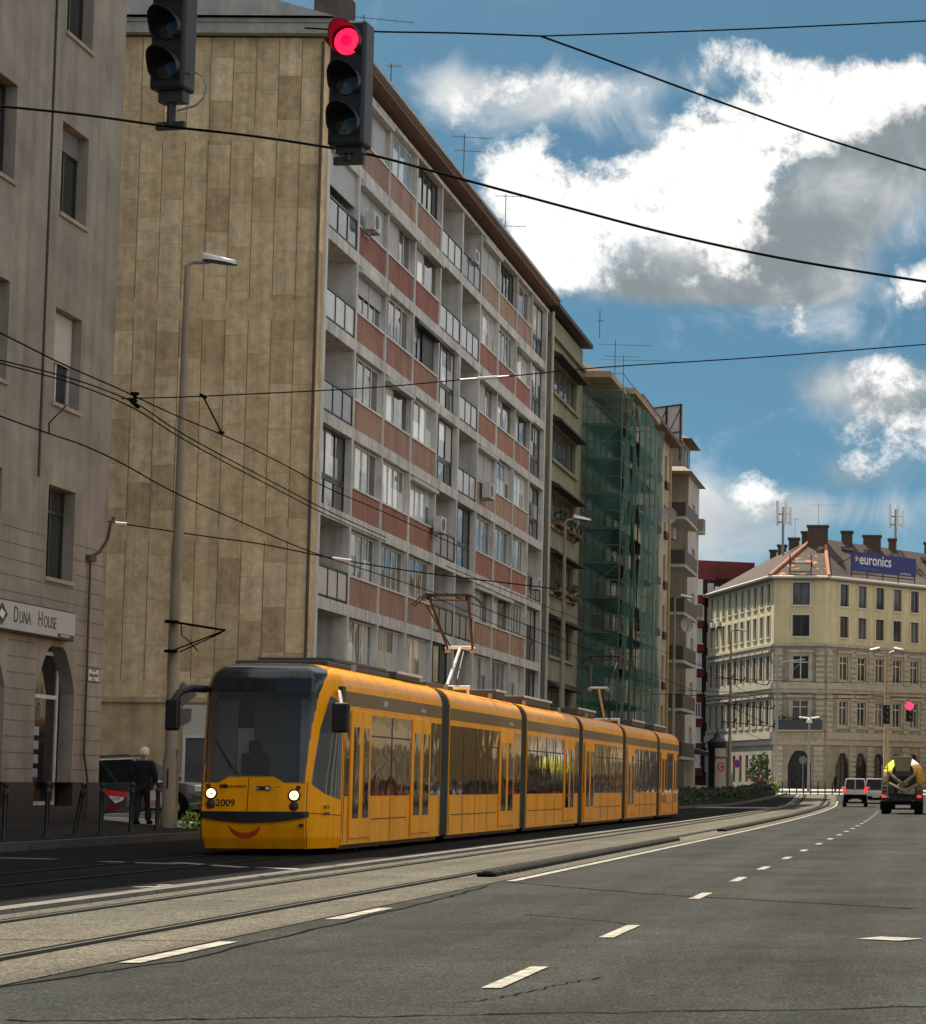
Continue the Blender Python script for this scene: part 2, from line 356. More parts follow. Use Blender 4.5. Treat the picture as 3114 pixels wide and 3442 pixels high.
# ------------------------------------------------------------------ beige corner building on the left (shop below)
FL = Fr((-20.5, 0, 0), (0, 1, 0), (1, 0, 0))
M_beige = mat('beige_render', (.30, .268, .222), .9, .28, .8, .25, 12, streak=.24)
lb = thing('corner_building', 'beige rendered corner building with estate agent shop and dark plinth', 'building', (-20.5, 45, 0))
cols = [(52.98, 54.62), (48.75, 50.33)] + [(44.5-4.25*k, 46.1-4.25*k) for k in range(12)]
rows = [(5.9, 8.02), (9.93, 12.13), (14.35, 16.5), (18.62, 20.8), (22.4, 24.3)]
H = [(a, b, c, d) for a, b in cols for c, d in rows] + [(a-.3 if i == 0 else a-.6, b+.4 if i == 0 else b+.6, .68, 4.35, 3.3) for i, (a, b) in enumerate(cols)]
ends = (20, 56.8)
w = MB(); wall(w, FL, -10, 56.8, 1.23, 25.3, [h if h[2] > 1.23 else (h[0], h[1], 1.23, h[3], h[4]) for h in H], .34)
w.fbox(FL, -10, 56.8, 1.23, 25.3, -14, -.6)          # body behind the front
w.quad(FL.p(56.8, 0, 0), FL.p(56.8, 0, -14), FL.p(56.8, 25.3, -14), FL.p(56.8, 25.3, 0))
w.quad(FL.p(-10, 0, 0), FL.p(-10, 0, -14), FL.p(-10, 25.3, -14), FL.p(-10, 25.3, 0))
w.build('wall', M_beige, lb)
gm = MB()
for k in range(16):                                   # rusticated joints cut as thin dark strips
    v = 3.64+.352*(k-6)
    if v > 1.4 and v < 8.6:
        segs = [(-10, 56.78)]
        for h in H:
            if h[2]-.05 < v < h[3]+.05 and h[2] < 9:
                segs = [s for a, b in segs for s in ((a, min(b, h[0]-.06)), (max(a, h[1]+.06), b)) if s[1]-s[0] > .1]
        for a, b in segs: gm.fbox(FL, a, b, v-.012, v+.012, -.03, .003)
gm.build('mortar_joint', mat('joint_dark', (.155, .13, .1), .95, .3, 4), lb)
p = MB(); wall(p, FL, -10, 56.84, .0, 1.23, [(h[0], h[1], .68, 1.23) for h in H if len(h) == 5], .36, .04); p.fbox(FL, -10, 56.84, 0, 1.2, -14, -.62); p.build('plinth', mat('dark_plinth', (.035, .032, .03), .6, .25, 2, .1, 20), lb)
MB().fbox(FL, -10, 57.2, 25.3, 25.7, -14, .4).build('cornice', M_beige, lb)
for i, (a, b) in enumerate(cols):
    for j, (c, d) in enumerate(rows):
        win = window(lb, FL, (a, b, c, d), -.32, M_dframe if j != 1 else M_wframe, G_dark, 2, 1, .07, top=d-.55)
        if j == 1 and i == 0:
            MB().fbox(FL, a+.03, b-.03, 10.95, d-.02, -.25, -.22).build('roller_blind', mat('pale_blind', (.5, .47, .42), .8, .1, 3), win)
        if j == 2 and i == 0:
            MB().fbox(FL, a+.03, b-.03, 15.95, d-.02, -.25, -.22).build('roller_blind', mat('grey_blind', (.16, .15, .14), .8, .1, 3), win)
        MB().fbox(FL, a-.06, b+.06, c-.09, c, -.3, .06).build('sill', mat('sill_stone', (.34, .3, .25), .8, .2, 4), win)
M_post = mat('photo_card', (.33, .33, .34), .5, .5, 9)
for i, (a, b) in enumerate(cols):
    a0, b0 = (a-.33, b+.2)
    dr = window(lb, FL, (a0, b0, .7, 4.25), -.36, M_wframe, glass_mat('shop_glass', (.02, .022, .023), wob=.02, ior=1.45), 1, 1, .09, 'shop_window', top=3.2)
    if i == 0:
        FS = FL
        pc = MB()
        for r in range(4):
            for c in range(2):
                if (r, c) == (2, 0): continue
                u = 52.98+c*.46; v = 2.5-r*.32; pc.fbox(FS, u, u+.34, v-.2, v, -.33, -.318)
        pc.build('photo_card', M_post, dr)
        MB().fbox(FS, 52.95, 53.34, 1.64, 1.86, -.33, -.318).build('photo_card', mat('photo_card_white', (.75, .75, .72), .5, .2, 9), dr)
        MB().fbox(FS, 52.78, 53.75, .95, 1.35, -.33, -.317).build('poster', mat('blue_poster', (.01, .022, .09), .4, .3, 5), dr)
        MB().lathe(FS.p(53.4, 1.2, -.315), [(.0, 0), (.06, 0), (.06, .006), (0, .006)], 16, 'X').build('badge', M_white, dr)
        text('lettering', 'INGATLAN', .2, M_post, dr, FS, 52.9, 3.0, -.33, sx=.95); text('lettering', 'IRODA', .17, M_post, dr, FS, 53.0, 3.33, -.33, sx=.9)
        text('lettering', 'DUNA HOUSE', .12, M_post, dr, FS, 52.85, .82, -.33, sx=.95)
# conduit and cable on the corner
pm = mat('rusty_conduit', (.07, .05, .04), .7, .3, 4)
MB().tube([FL.p(55.56, 6.57, .06), FL.p(55.6, 3.64, .06), FL.p(55.62, 1.9, .06), FL.p(55.85, 1.2, .09), FL.p(55.85, .3, .09)], .03, 6).build('conduit', pm, lb)
MB().tube([FL.p(52.3, 25, .02), FL.p(52.3, 8.1, .02)], .03, 6).build('facade_cable', pm, lb)
# shop sign
sg = thing('shop_sign', 'white DUNA HOUSE fascia sign above the arched shop window', 'sign', (-20.4, 51, 4.8))
MB().fbox(FL, 48.6, 54.28, 4.49, 5.17, .02, .22).build('sign_box', M_dframe, sg, bevel=.01)
MB().fbox(FL, 48.64, 54.24, 4.53, 5.13, .22, .25).build('sign_face', mat('sign_white', (.42, .43, .44), .4, .06, 2), sg)
MB().fbox(FL, 53.2, 54.2, 4.535, 4.62, .25, .256).build('web_address', mat('sign_navy', (.01, .015, .06), .4, .1, 3), sg)
text('lettering', 'www.dh.hu', .1, M_white, sg, FL, 53.35, 4.55, .257, sx=1.2)
tm = mat('sign_black', (.02, .02, .022), .4, .1, 3)
text('lettering', 'D', .5, tm, sg, FL, 50.62, 4.70, .252, sx=.78); text('lettering', 'UNA', .38, tm, sg, FL, 50.95, 4.70, .252, sx=.8)
text('lettering', 'H', .5, tm, sg, FL, 52.0, 4.70, .252, sx=.78); text('lettering', 'OUSE', .38, tm, sg, FL, 52.33, 4.70, .252, sx=.8)
dm = MB(); q = lambda u, v: FL.p(u, v, .251)
dm.prism([q(50.0, 4.58), q(50.3, 4.83), q(50.0, 5.08), q(49.7, 4.83)], FL.n*.006); em = dm.build('emblem', tm, sg)
MB().prism([FL.p(49.84, 4.8, .258), FL.p(50.05, 4.72, .258), FL.p(50.16, 4.86, .258), FL.p(49.95, 4.94, .258)], FL.n*.004).build('emblem_centre', M_white, em)
# street name plate
npl = thing('street_name_plate', 'small white street name plate on the corner of the beige building', 'street sign', FL.p(56.15, 3.8, 0))
MB().fbox(FL, 55.78, 56.52, 3.64, 3.96, .005, .025).build('plate', mat('enamel_white', (.6, .6, .57), .35, .12, 6), npl)
bd = MB()
for a, b, c, d in ((55.78, 56.52, 3.94, 3.965), (55.78, 56.52, 3.635, 3.66), (55.775, 55.80, 3.635, 3.965), (56.50, 56.525, 3.635, 3.965)): bd.fbox(FL, a, b, c, d, .024, .03)
bd.build('border', tm, npl)
text('lettering', 'XII. KER.', .06, tm, npl, FL, 56.15, 3.89, .026, 'CENTER', sx=1.3); text('lettering', 'Nagy Jenő', .13, tm, npl, FL, 56.15, 3.76, .026, 'CENTER', sx=1.05, bold=.002); text('lettering', 'UTCA', .06, tm, npl, FL, 56.15, 3.67, .026, 'CENTER', sx=1.5)
# wire anchor hook
hk = thing('wire_hook', 'curved dark iron hook holding a span wire on the building corner', 'wall hook', FL.p(56.2, 7, 0))
MB().tube([FL.p(55.6, 6.6, .03), FL.p(55.9, 6.75, .15), FL.p(56.05, 7.1, .28), FL.p(56.05, 7.45, .33), FL.p(56.15, 7.62, .38)], .04, 6).build('hook', pm, hk)
MB().fbox(FL, 55.4, 55.8, 6.5, 6.64, 0, .12).build('foot_plate', pm, hk)
# ------------------------------------------------------------------ long panelled apartment block with the stone gable
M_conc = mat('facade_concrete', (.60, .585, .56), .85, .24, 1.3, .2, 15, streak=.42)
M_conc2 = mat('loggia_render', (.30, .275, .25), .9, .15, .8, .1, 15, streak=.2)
SPAN = {1: ((.37, .21, .155), (.39, .23, .165)), 2: ((.34, .155, .115), (.37, .165, .115)), 3: ((.38, .23, .175), (.42, .27, .19)), 4: ((.35, .175, .135), (.39, .195, .135)),
        5: ((.31, .13, .105), (.35, .15, .115)), 6: ((.34, .21, .165), (.38, .25, .185))}
def limestone():
    m = bpy.data.materials.new('limestone_slabs'); m.use_nodes = True; nt = m.node_tree; L = nt.links; b = nt.nodes['Principled BSDF']; b.inputs['Roughness'].default_value = .8
    M = lambda op, a, c=None: (lambda n: ([L.new(x, n.inputs[i]) if hasattr(x, 'links') else setattr(n.inputs[i], 'default_value', x) for i, x in enumerate((a, c)) if x is not None], n.outputs[0])[1])(nd(nt, 'ShaderNodeMath', operation=op))
    g = nd(nt, 'ShaderNodeNewGeometry'); sp = nd(nt, 'ShaderNodeSeparateXYZ'); L.new(g.outputs['Position'], sp.inputs[0])
    hor = M('ADD', sp.outputs[0], sp.outputs[1])
    col = M('DIVIDE', hor, .743); fl = M('FLOOR', col)
    wn = nd(nt, 'ShaderNodeTexWhiteNoise', noise_dimensions='1D'); L.new(fl, wn.inputs['W'])
    zz = M('ADD', sp.outputs[2], M('MULTIPLY', wn.outputs['Value'], 2.9))
    wz = nd(nt, 'ShaderNodeTexNoise', noise_dimensions='2D'); wz.inputs['Scale'].default_value = .9; cmb0 = nd(nt, 'ShaderNodeCombineXYZ'); L.new(fl, cmb0.inputs[0]); L.new(M('FLOOR', M('DIVIDE', zz, 1.45)), cmb0.inputs[1])
    wn2 = nd(nt, 'ShaderNodeTexWhiteNoise', noise_dimensions='2D'); L.new(cmb0.outputs[0], wn2.inputs['Vector'])
    # each slab's own tone
    r1 = nd(nt, 'ShaderNodeValToRGB'); e = r1.color_ramp.elements
    e[0].color = (.50, .355, .195, 1); e[1].color = (.74, .56, .345, 1); e[0].position = .0; e[1].position = 1
    k = r1.color_ramp.elements.new(.25); k.color = (.61, .445, .255, 1); k = r1.color_ramp.elements.new(.7); k.color = (.67, .495, .29, 1)
    L.new(wn2.outputs['Value'], r1.inputs[0])
    n = nd(nt, 'ShaderNodeTexNoise'); n.inputs['Scale'].default_value = 2.6; n.inputs['Detail'].default_value = 10; n.inputs['Roughness'].default_value = .72; va = nd(nt, 'ShaderNodeVectorMath', operation='MULTIPLY_ADD'); L.new(wn2.outputs['Color'], va.inputs[0]); va.inputs[1].default_value = (40, 40, 40); L.new(g.outputs['Position'], va.inputs[2]); L.new(va.outputs[0], n.inputs['Vector'])
    mr = nd(nt, 'ShaderNodeMapRange'); mr.inputs[1].default_value = .3; mr.inputs[2].default_value = .7; mr.inputs[3].default_value = .66; mr.inputs[4].default_value = 1.3; L.new(n.outputs['Fac'], mr.inputs[0])
    mx = nd(nt, 'ShaderNodeMix', data_type='RGBA', blend_type='MULTIPLY'); mx.inputs[0].default_value = 1; L.new(r1.outputs[0], mx.inputs[6]); L.new(mr.outputs[0], mx.inputs[7])
    # string bands of plain pale slabs
    band = None
    for z0, z1 in ((16.2, 16.85), (9.0, 9.45), (22.1, 22.5), (4.02, 4.5)):
        t = M('MULTIPLY', M('GREATER_THAN', sp.outputs[2], z0), M('LESS_THAN', sp.outputs[2], z1)); band = t if band is None else M('ADD', band, t)
    bx = nd(nt, 'ShaderNodeMix', data_type='RGBA'); L.new(M('MULTIPLY', band, .75), bx.inputs[0]); L.new(mx.outputs[2], bx.inputs[6])
    pale = nd(nt, 'ShaderNodeMix', data_type='RGBA', blend_type='MULTIPLY'); pale.inputs[0].default_value = 1; pale.inputs[6].default_value = (.62, .45, .26, 1); L.new(mr.outputs[0], pale.inputs[7]); L.new(pale.outputs[2], bx.inputs[7])
    # open joints
    fr = M('ABSOLUTE', M('SUBTRACT', M('FRACT', col), .5)); jv = M('GREATER_THAN', fr, .484)
    fz = M('ABSOLUTE', M('SUBTRACT', M('FRACT', M('DIVIDE', zz, 1.45)), .5)); jh = M('MULTIPLY', M('GREATER_THAN', fz, .494), M('SUBTRACT', 1.0, band))
    j = M('MAXIMUM', M('MULTIPLY', M('MULTIPLY', jv, M('SUBTRACT', 1.0, band)), .85), M('MULTIPLY', jh, .35))
    jx = nd(nt, 'ShaderNodeMix', data_type='RGBA'); L.new(j, jx.inputs[0]); L.new(bx.outputs[2], jx.inputs[6]); jx.inputs[7].default_value = (.06, .045, .025, 1)
    mp = nd(nt, 'ShaderNodeMapping'); mp.inputs['Scale'].default_value = (2.2, 2.2, .09); L.new(g.outputs['Position'], mp.inputs[0])
    ns = nd(nt, 'ShaderNodeTexNoise'); ns.inputs['Scale'].default_value = 1.0; ns.inputs['Detail'].default_value = 7; ns.inputs['Roughness'].default_value = .7; L.new(mp.outputs[0], ns.inputs['Vector'])
    ms = nd(nt, 'ShaderNodeMapRange'); ms.inputs[1].default_value = .42; ms.inputs[2].default_value = .72; ms.inputs[3].default_value = 1.05; ms.inputs[4].default_value = .66; L.new(ns.outputs['Fac'], ms.inputs[0])
    sx_ = nd(nt, 'ShaderNodeMix', data_type='RGBA', blend_type='MULTIPLY'); sx_.inputs[0].default_value = 1; L.new(jx.outputs[2], sx_.inputs[6]); L.new(ms.outputs[0], sx_.inputs[7]); L.new(sx_.outputs[2], b.inputs['Base Color'])
    n3 = nd(nt, 'ShaderNodeTexNoise'); n3.inputs['Scale'].default_value = 14; L.new(g.outputs['Position'], n3.inputs['Vector'])
    bp = nd(nt, 'ShaderNodeBump'); bp.inputs['Strength'].default_value = .25; bp.inputs['Distance'].default_value = .02; L.new(n3.outputs['Fac'], bp.inputs['Height']); L.new(bp.outputs[0], b.inputs['Normal'])
    return m
M_lime = limestone()
M_base = mat('stone_base', (.50, .36, .21), .85, .28, 1.3, .2, 20, streak=.25)
ap = thing('apartment_block', 'long apartment block with stone clad gable and red and tan window panels', 'building', (-20.5, 96, 0))
bays = [75.65, 79.95, 84.2, 88.6, 93.1, 97.2, 101.2, 105.4, 109.8, 113.9, 118.3]
LV = [4.1+3.07*k for k in range(8)]
g_ = MB(); g_.box(-36, -20.5, 74.65, 75.6, 3.98, 25.55); g_.build('gable_cladding', M_lime, ap)
gb = MB(); gb.box(-36, -20.52, 74.68, 75.58, 0, 3.8); gb.box(-36, -20.46, 74.58, 75.6, 3.8, 3.98); gb.build('gable_base', M_base, ap)
# framed shop entrance in the base of the gable
FG = Fr((0, 74.68, 0), (1, 0, 0), (0, -1, 0))
dv = MB(); dv.fbox(FG, -24.3, -22.2, .3, 3.72, .0, .12)
dv.build('entrance_surround', mat('pale_render', (.5, .46, .4), .8, .1, 3), ap)
window(ap, FG, (-24.25, -22.3, .5, 2.75), .12, M_wframe, G_mid, 2, 1, .08, 'entrance_window', top=1.2)
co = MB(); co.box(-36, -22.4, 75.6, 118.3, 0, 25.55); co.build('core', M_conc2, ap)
fr_ = MB()
for i, y in enumerate(bays):
    wd = .4 if i in (0, 10) else .2
    y0 = y if i == 0 else (y-wd/2 if i < 10 else y-wd)
    fr_.fbox(FL, y0, y0+wd, 0, 25.55, -1.9, .0)
for k, z in enumerate(LV):
    fr_.fbox(FL, 75.652, 118.298, z-.2, min(z+.2, 25.55), -1.9, -.003 if k < 7 else .05)
fr_.build('facade_frame', M_conc, ap)
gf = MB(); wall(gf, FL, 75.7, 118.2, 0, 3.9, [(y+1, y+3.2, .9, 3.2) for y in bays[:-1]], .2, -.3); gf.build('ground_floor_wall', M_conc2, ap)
for y in bays[:-1]: window(ap, FL, (y+1, y+3.2, .9, 3.2), -.48, M_dframe, G_dark, 2, 1, .08)
balc_style = {0: 'oOgoOSS', 4: 'WooggOO', 5: 'oogOOOo', 9: 'ggogggg'}   # index = storey k 0..6
win_style = {1: 'cc1cssd', 2: 'cd1mdwb', 3: 'cm1wkhd', 6: 'cs1rhcm', 7: 'cm1csmd', 8: 'cc1wswm'}
win_style = {1: 'cccmstt', 2: 'cmwhmsb', 3: 'cmwwkhd', 6: 'csmtsct', 7: 'mhmchmd', 8: 'cmcwhwm'}
rv = random.Random(11)
for i in range(10):
    y0, y1 = bays[i]+(.4 if i == 0 else .1), bays[i+1]-(.4 if i == 9 else .1)
    for k in range(7):
        z0, z1 = LV[k]+.2, LV[k+1]-.2
        if i in balc_style:
            st = balc_style[i][k]
            # loggia side and back are the core and frame; add a door and parapet
            if st in 'oO' or st == 'S':
                dw = MB(); dw.fbox(FL, y0+.3, y0+1.9, z0, z0+2.2, -1.9, -1.86)
                dd = dw.build('balcony_door', M_wframe if st != 'o' else M_bframe, ap); MB().fbox(FL, y0+.4, y0+1.8, z0+.35, z0+2.1, -1.86, -1.85).build('pane', G_dark, dd)
                gl = {'o': mat('railing_glass_dim', (.16, .17, .17), .3, .2, 2, spec=.6), 'O': mat('railing_glass_pale', (.46, .46, .45), .25, .12, 2, spec=.6), 'S': glass_mat('railing_glass_blue', (.07, .09, .1))}[st]
                r = MB(); hh = 1.05
                r.fbox(FL, y0, y1, z0+hh-.03, z0+hh+.04, -.1, -.02).fbox(FL, y0, y1, z0+.06, z0+.1, -.09, -.03)
                for c in range(4): x = y0+.03+(y1-y0-.06)*c/3; r.fbox(FL, x-.03, x+.03, z0, z0+hh-.03, -.095, -.025)
                rr = r.build('balcony_railing', M_blk, ap)
                MB().fbox(FL, y0+.07, y1-.07, z0+.11, z0+hh-.06, -.07, -.05).build('railing_panel', gl, rr)
                if st == 'S':
                    MB().fbox(FL, y0, y1, z0+1.55, z1, -.2, -.14).build('roller_shutter', M_shut, ap)
            else:
                gm = G_white if (k >= 3 and rv.random() < .75) else (G_curt if rv.random() < .6 else G_dark)
                if i == 0: gm = G_curt
                lo = window(ap, FL, (y0, y1, z0, z0+1.02), -.3, M_blk, G_mid if i == 9 or k < 3 else G_curt, 3, 1, .09, 'balcony_glazing')
                up = window(ap, FL, (y0, y1, z0+1.04, z1), -.3, M_blk, gm, 3, 1, .09, 'balcony_glazing')
            continue
        grp = 0 if i < 4 else 1
        st = win_style[i][k]
        if k >= 1:
            c = SPAN[k][grp]; sm = mat('spandrel_%s_%d' % ('tan' if k % 2 else 'red', k*2+grp), c, .85, .2, .9, .15, 25, streak=.35)
            MB().fbox(FL, y0, y1, z0, z0+.98, -.3, -.06).build('spandrel_panel', sm, ap)
            wz = z0+1.05
            MB().fbox(FL, y0, y1, wz-.065, wz, -.3, -.01).build('sill', M_wframe, ap)
        else: wz = z0+.08
        zt = z1-.02
        wh = (y0+.02, y1-.02, wz, zt)
        gmat = {'c': G_curt, 'm': G_mid, 'w': G_white, 'd': G_dark, 's': G_mid, 't': G_dark, 'h': G_white, 'k': G_curt, 'b': glass_mat('window_glass_sky', (.25, .36, .45))}[st]
        fm = M_dframe if st in 'dk' else M_wframe
        win = window(ap, FL, wh, -.26, fm, gmat, rv.choice((4, 4, 3, 5)), 1, .07)
        if st in 'hk':                                   # one half open to a dark room, the other pale
            MB().fbox(FL, (y0+y1)/2+.05, y1-.1, wz+.08, zt-.08, -.19, -.18).build('dark_sash', G_dark if st == 'h' else mat('dark_shutter', (.045, .045, .05), .6, .1, 3), win)
        if st in 'st':
            f = .55 if st == 's' else .92
            half = rv.random() < .5 and st == 's'
            MB().fbox(FL, y0+.05, (y0+y1)/2 if half else y1-.05, zt-(zt-wz)*(.97 if half else f), zt-.02, -.185, -.15).build('roller_shutter', M_shut, win)
            MB().fbox(FL, (y0+y1)/2-.02, (y0+y1)/2+.02, wz, zt-.02, -.149, -.135).build('shutter_rail', M_grey, win)
        if st in 'sth' or (st in 'kw' and rv.random() < .5):
            MB().hexa([FL.p(a, b, n) for a, b, n in ((y0, zt-.22, -.2), (y1, zt-.22, -.2), (y1, zt-.26, .16), (y0, zt-.26, .16))],
                      [FL.p(a, b, n) for a, b, n in ((y0, zt, -.2), (y1, zt, -.2), (y1, zt-.12, .16), (y0, zt-.12, .16))]).build('shutter_box', M_dframe if st == 'k' else mat('shutter_box_grey', (.48, .48, .47), .6, .12, 3), win)
# roof
M_soff = mat('soffit_brown', (.2, .115, .085), .8, .15, 1.5)
M_roofg = mat('roof_grey_sheet', (.4, .385, .36), .8, .25, 1.5, .2, 8, streak=.2)
rf = MB(); rf.box(-36.5, -19.95, 74.25, 118.35, 25.95, 26.08); rf.box(-36.5, -20.0, 74.3, 74.64, 25.6, 25.949)
rf.add([(-36.5, 74.1, 26.12), (-20.0, 74.1, 26.12), (-20.0, 118.3, 26.12), (-36.5, 118.3, 26.12), (-27.5, 74.1, 28.2), (-27.5, 118.3, 28.2)], [(1, 2, 5, 4), (2, 3, 5), (3, 0, 4, 5), (0, 1, 4)])
ro = rf.build('roof', M_roofg, ap)
MB().box(-22, -20.0, 74.65, 118.3, 25.8, 25.945).build('soffit', M_soff, ro)
MB().box(-19.94, -19.82, 74.25, 118.3, 25.97, 26.1).build('gutter', mat('zinc_gutter', (.34, .34, .33), .5, .15, 3, metal=.4), ro)
MB().box(-21.75, -20.9, 78, 80.2, 26.2, 28.6).build('chimney', mat('chimney_dark', (.06, .05, .045), .9, .3, 3), ro)
MB().tube([(-20.25, 118.42, 25.5), (-20.25, 118.42, 0)], .07, 8).build('downpipe', mat('pipe_pale', (.45, .44, .4), .6, .1, 3), ap)
MB().tube([(-20.43, 74.5, 25.4), (-20.43, 74.5, .3)], .055, 8).build('downpipe', mat('pipe_brown', (.1, .07, .045), .7, .15, 3), ap)

def ac_unit(label, c, face='E', s=1.0):
    """c = centre on the wall; the unit sticks out along +X"""
    o = thing('air_conditioner', label, 'air conditioner', c, 'air conditioners on the facades')
    x, y, z = c; w, h, d = .42*s, .29*s, .3*s
    MB().box(x+.06, x+.06+d, y-w, y+w, z-h, z+h).build('casing', mat('ac_white', (.52, .52, .5), .5, .1, 4), o, bevel=.015)
    MB().lathe((x+.061+d, y-.08*s, z), [(0, 0), (.23*s, 0), (.23*s, .012), (.19*s, .02), (0, .01)], 20, 'X').build('fan_grille', M_blk, o)
    br = MB()
    for q in (-.3*s, .3*s): br.box(x, x+d+.05, y+q-.02, y+q+.02, z-h-.05, z-h-.003); br.box(x, x+.03, y+q-.02, y+q+.02, z-h-.3, z-h-.05)
    br.box(x, x+.028, y-.28*s, y+.28*s, z-h-.2, z-h-.15); br.build('bracket', M_grey, o)
    return o
ac_unit('white air conditioner under the shutters beside the upper red panel', (-20.5, 81.0, 20.95), s=1.1)
ac_unit('white air conditioner in the topmost loggia of the panelled block', (-20.7, 99.5, 24.0), s=1.0)
ac_unit('white air conditioner beside a red panel and a loggia in mid facade', (-20.5, 93.0, 11.6), s=1.1)
ac_unit('large pale air conditioner beneath closed shutters in the right window group', (-20.5, 102.6, 14.2), s=1.2)
ac_unit('white air conditioner on the loggia railing at the block end by the downpipe', (-20.5, 115.4, 11.2), s=1.0)
def antenna(label, p, h, bars, yaw=0.0, group='television antennas on the roofs'):
    o = thing('tv_antenna', label, 'antenna', p, group); x, y, z = p
    MB().tube([p, (x, y, z+h)], .02, 6).build('mast', M_dframe, o)
    a = MB(); c, s_ = math.cos(yaw), math.sin(yaw)
    for zz, ln in bars:
        a.tube([(x-ln*.3*c, y-ln*.3*s_, z+zz), (x+ln*.7*c, y+ln*.7*s_, z+zz)], .013, 5)
        for t in range(5):
            u = ln*(-.3+t*.25); a.tube([(x+u*c-.25*s_, y+u*s_+.25*c, z+zz), (x+u*c+.25*s_, y+u*s_-.25*c, z+zz)], .008, 4)
    a.build('aerial_rods', M_dframe, o); return o
antenna('thin aerial with short rods nearest the red signal on the roof edge', (-20.6, 80.2, 26.2), 2.0, ((1.9, 2.4),), .3)
antenna('slim aerial mast over the shaded loggias at the roof edge', (-20.4, 83.5, 26.2), 1.3, ((1.2, .5),))
antenna('tall double aerial on the roof beside the big white cloud', (-20.6, 97.4, 26.2), 2.6, ((2.5, 1.6), (1.9, 1.2)), .2)
antenna('bent aerial with two arms above the last loggia stack', (-20.4, 105.8, 26.2), 2.2, ((2.1, 1.5), (.7, 1.3)), .1)

# ------------------------------------------------------------------ olive building
M_olive = mat('olive_render', (.25, .26, .175), .9, .22, .6, .2, 10, streak=.35)
M_wood = mat('dark_wood', (.035, .028, .022), .7, .25, 4)
ol = thing('olive_building', 'narrow olive green apartment house with dark window hoods', 'building', (-20.5, 124, 0))
rowsO = [(21.65, 23.4), (18.15, 20.05), (14.7, 16.6), (11.25, 13.15), (7.95, 9.75), (4.3, 6.3)]
H = [(120.0, 127.9, a, b) for a, b in rowsO]
w = MB(); wall(w, FL, 118.5, 129.85, 0, 25.6, H, .25); w.fbox(FL, 118.5, 129.8, 0, 25.55, -15, -.5)
w.quad(FL.p(129.85, 0, 0), FL.p(129.85, 0, -15), FL.p(129.85, 25.6, -15), FL.p(129.85, 25.6, 0)); w.build('wall', M_olive, ol)
for a, b in rowsO:
    win = window(ol, FL, (120.0, 127.9, a, b), -.24, M_bframe, G_mid, 5, 1, .12)
    MB().hexa([FL.p(*q) for q in ((119.6, b+.02, 0), (128.5, b+.02, 0), (128.5, b+.0, .6), (119.6, b+.0, .6))], [FL.p(*q) for q in ((119.6, b+.4, 0), (128.5, b+.4, 0), (128.5, b+.1, .6), (119.6, b+.1, .6))]).build('hood', M_wood, win)
    MB().fbox(FL, 119.8, 128.2, a-.16, a, -.2, .16).build('sill', M_olive, win)
MB().fbox(FL, 118.5, 129.9, 24.4, 24.62, 0, .22).build('string_course', M_olive, ol)
MB().box(-36, -19.95, 118.45, 130.0, 25.75, 25.98).build('roof', M_wood, ol)
for i, y in enumerate((118.75, 119.3)): MB().tube([FL.p(y, 25.5, .1), FL.p(y, 0, .1)], .07, 6).build('downpipe', mat('pipe_olive', (.26, .25, .17), .7, .2, 3), ol)
def leafy(mb, c, r, n, size, rnd, flat=1.0):
    for _ in range(n):
        while True:
            p = Vector((rnd.uniform(-1, 1), rnd.uniform(-1, 1), rnd.uniform(-1, 1)))
            if .25 < p.length < 1: break
        p = Vector((p.x*r[0], p.y*r[1], p.z*r[2])) + Vector(c)
        a = Vector((rnd.uniform(-1, 1), rnd.uniform(-1, 1), rnd.uniform(-1, 1))).normalized(); b = a.orthogonal().normalized(); q = a.cross(b)
        s = size*rnd.uniform(.6, 1.4); mb.quad(p-b*s, p+q*s*.6, p+b*s, p-q*s*.6)
M_leaf = mat('foliage_dark', (.04, .055, .022), .8, .5, 3); M_leafb = mat('foliage_bright', (.22, .34, .04), .7, .4, 3); M_leafm = mat('foliage_mid', (.07, .10, .03), .8, .5, 3)
M_terr = mat('terracotta', (.2, .1, .06), .8, .2, 5)
rn = random.Random(3)
for lab, z, ys in (('trailing pot plants on the third sill of the olive house', 14.7, (121, 123, 125.2, 127)), ('bushy pot plants on the lower sill of the olive house', 11.25, (121.2, 122.6, 124.5, 126.6))):
    pl = thing('sill_plants', lab, 'plants', (-20.2, 124, z)); m = MB()
    for y in ys: leafy(m, (-20.15, y, z+.3), (.3, .7, .6), 60, .1, rn)
    m.build('leaves', M_leaf, pl)
    for y in ys: MB().box(-20.38, -19.98, y-.6, y+.6, z+.01, z+.2).build('planter', M_terr, pl)
# ------------------------------------------------------------------ scaffolded building
M_pale = mat('pale_plaster', (.5, .47, .4), .9, .2, .8, .2, 10, streak=.3)
sb = thing('plaster_building', 'pale plastered house half hidden behind green netted scaffolding', 'building', (-20.5, 140, 0))
zr = [4.6+3.1*k for k in range(6)]
H = [(y, y+1.5, z, z+1.9) for y in (131.6, 135, 138.6, 142.4, 146.2) for z in zr]
w = MB(); wall(w, FL, 129.9, 150, 0, 24, H, .25, -.6); w.fbox(FL, 129.95, 150, 0, 23.95, -14, -1.1); w.build('wall', M_pale, sb)
for h in H: window(sb, FL, h, -.86, M_wframe, G_dark if rv.random() < .6 else G_curt, 2, 1, .1)
MB().box(-34, -18.9, 129.9, 136.4, 24.15, 24.5).build('eaves', mat('beige_soffit', (.4, .3, .2), .85, .15, 2), sb)
MB().box(-34, -18.6, 138, 150.2, 24.6, 24.95).build('eaves', mat('beige_soffit', (.4, .3, .2)), sb)
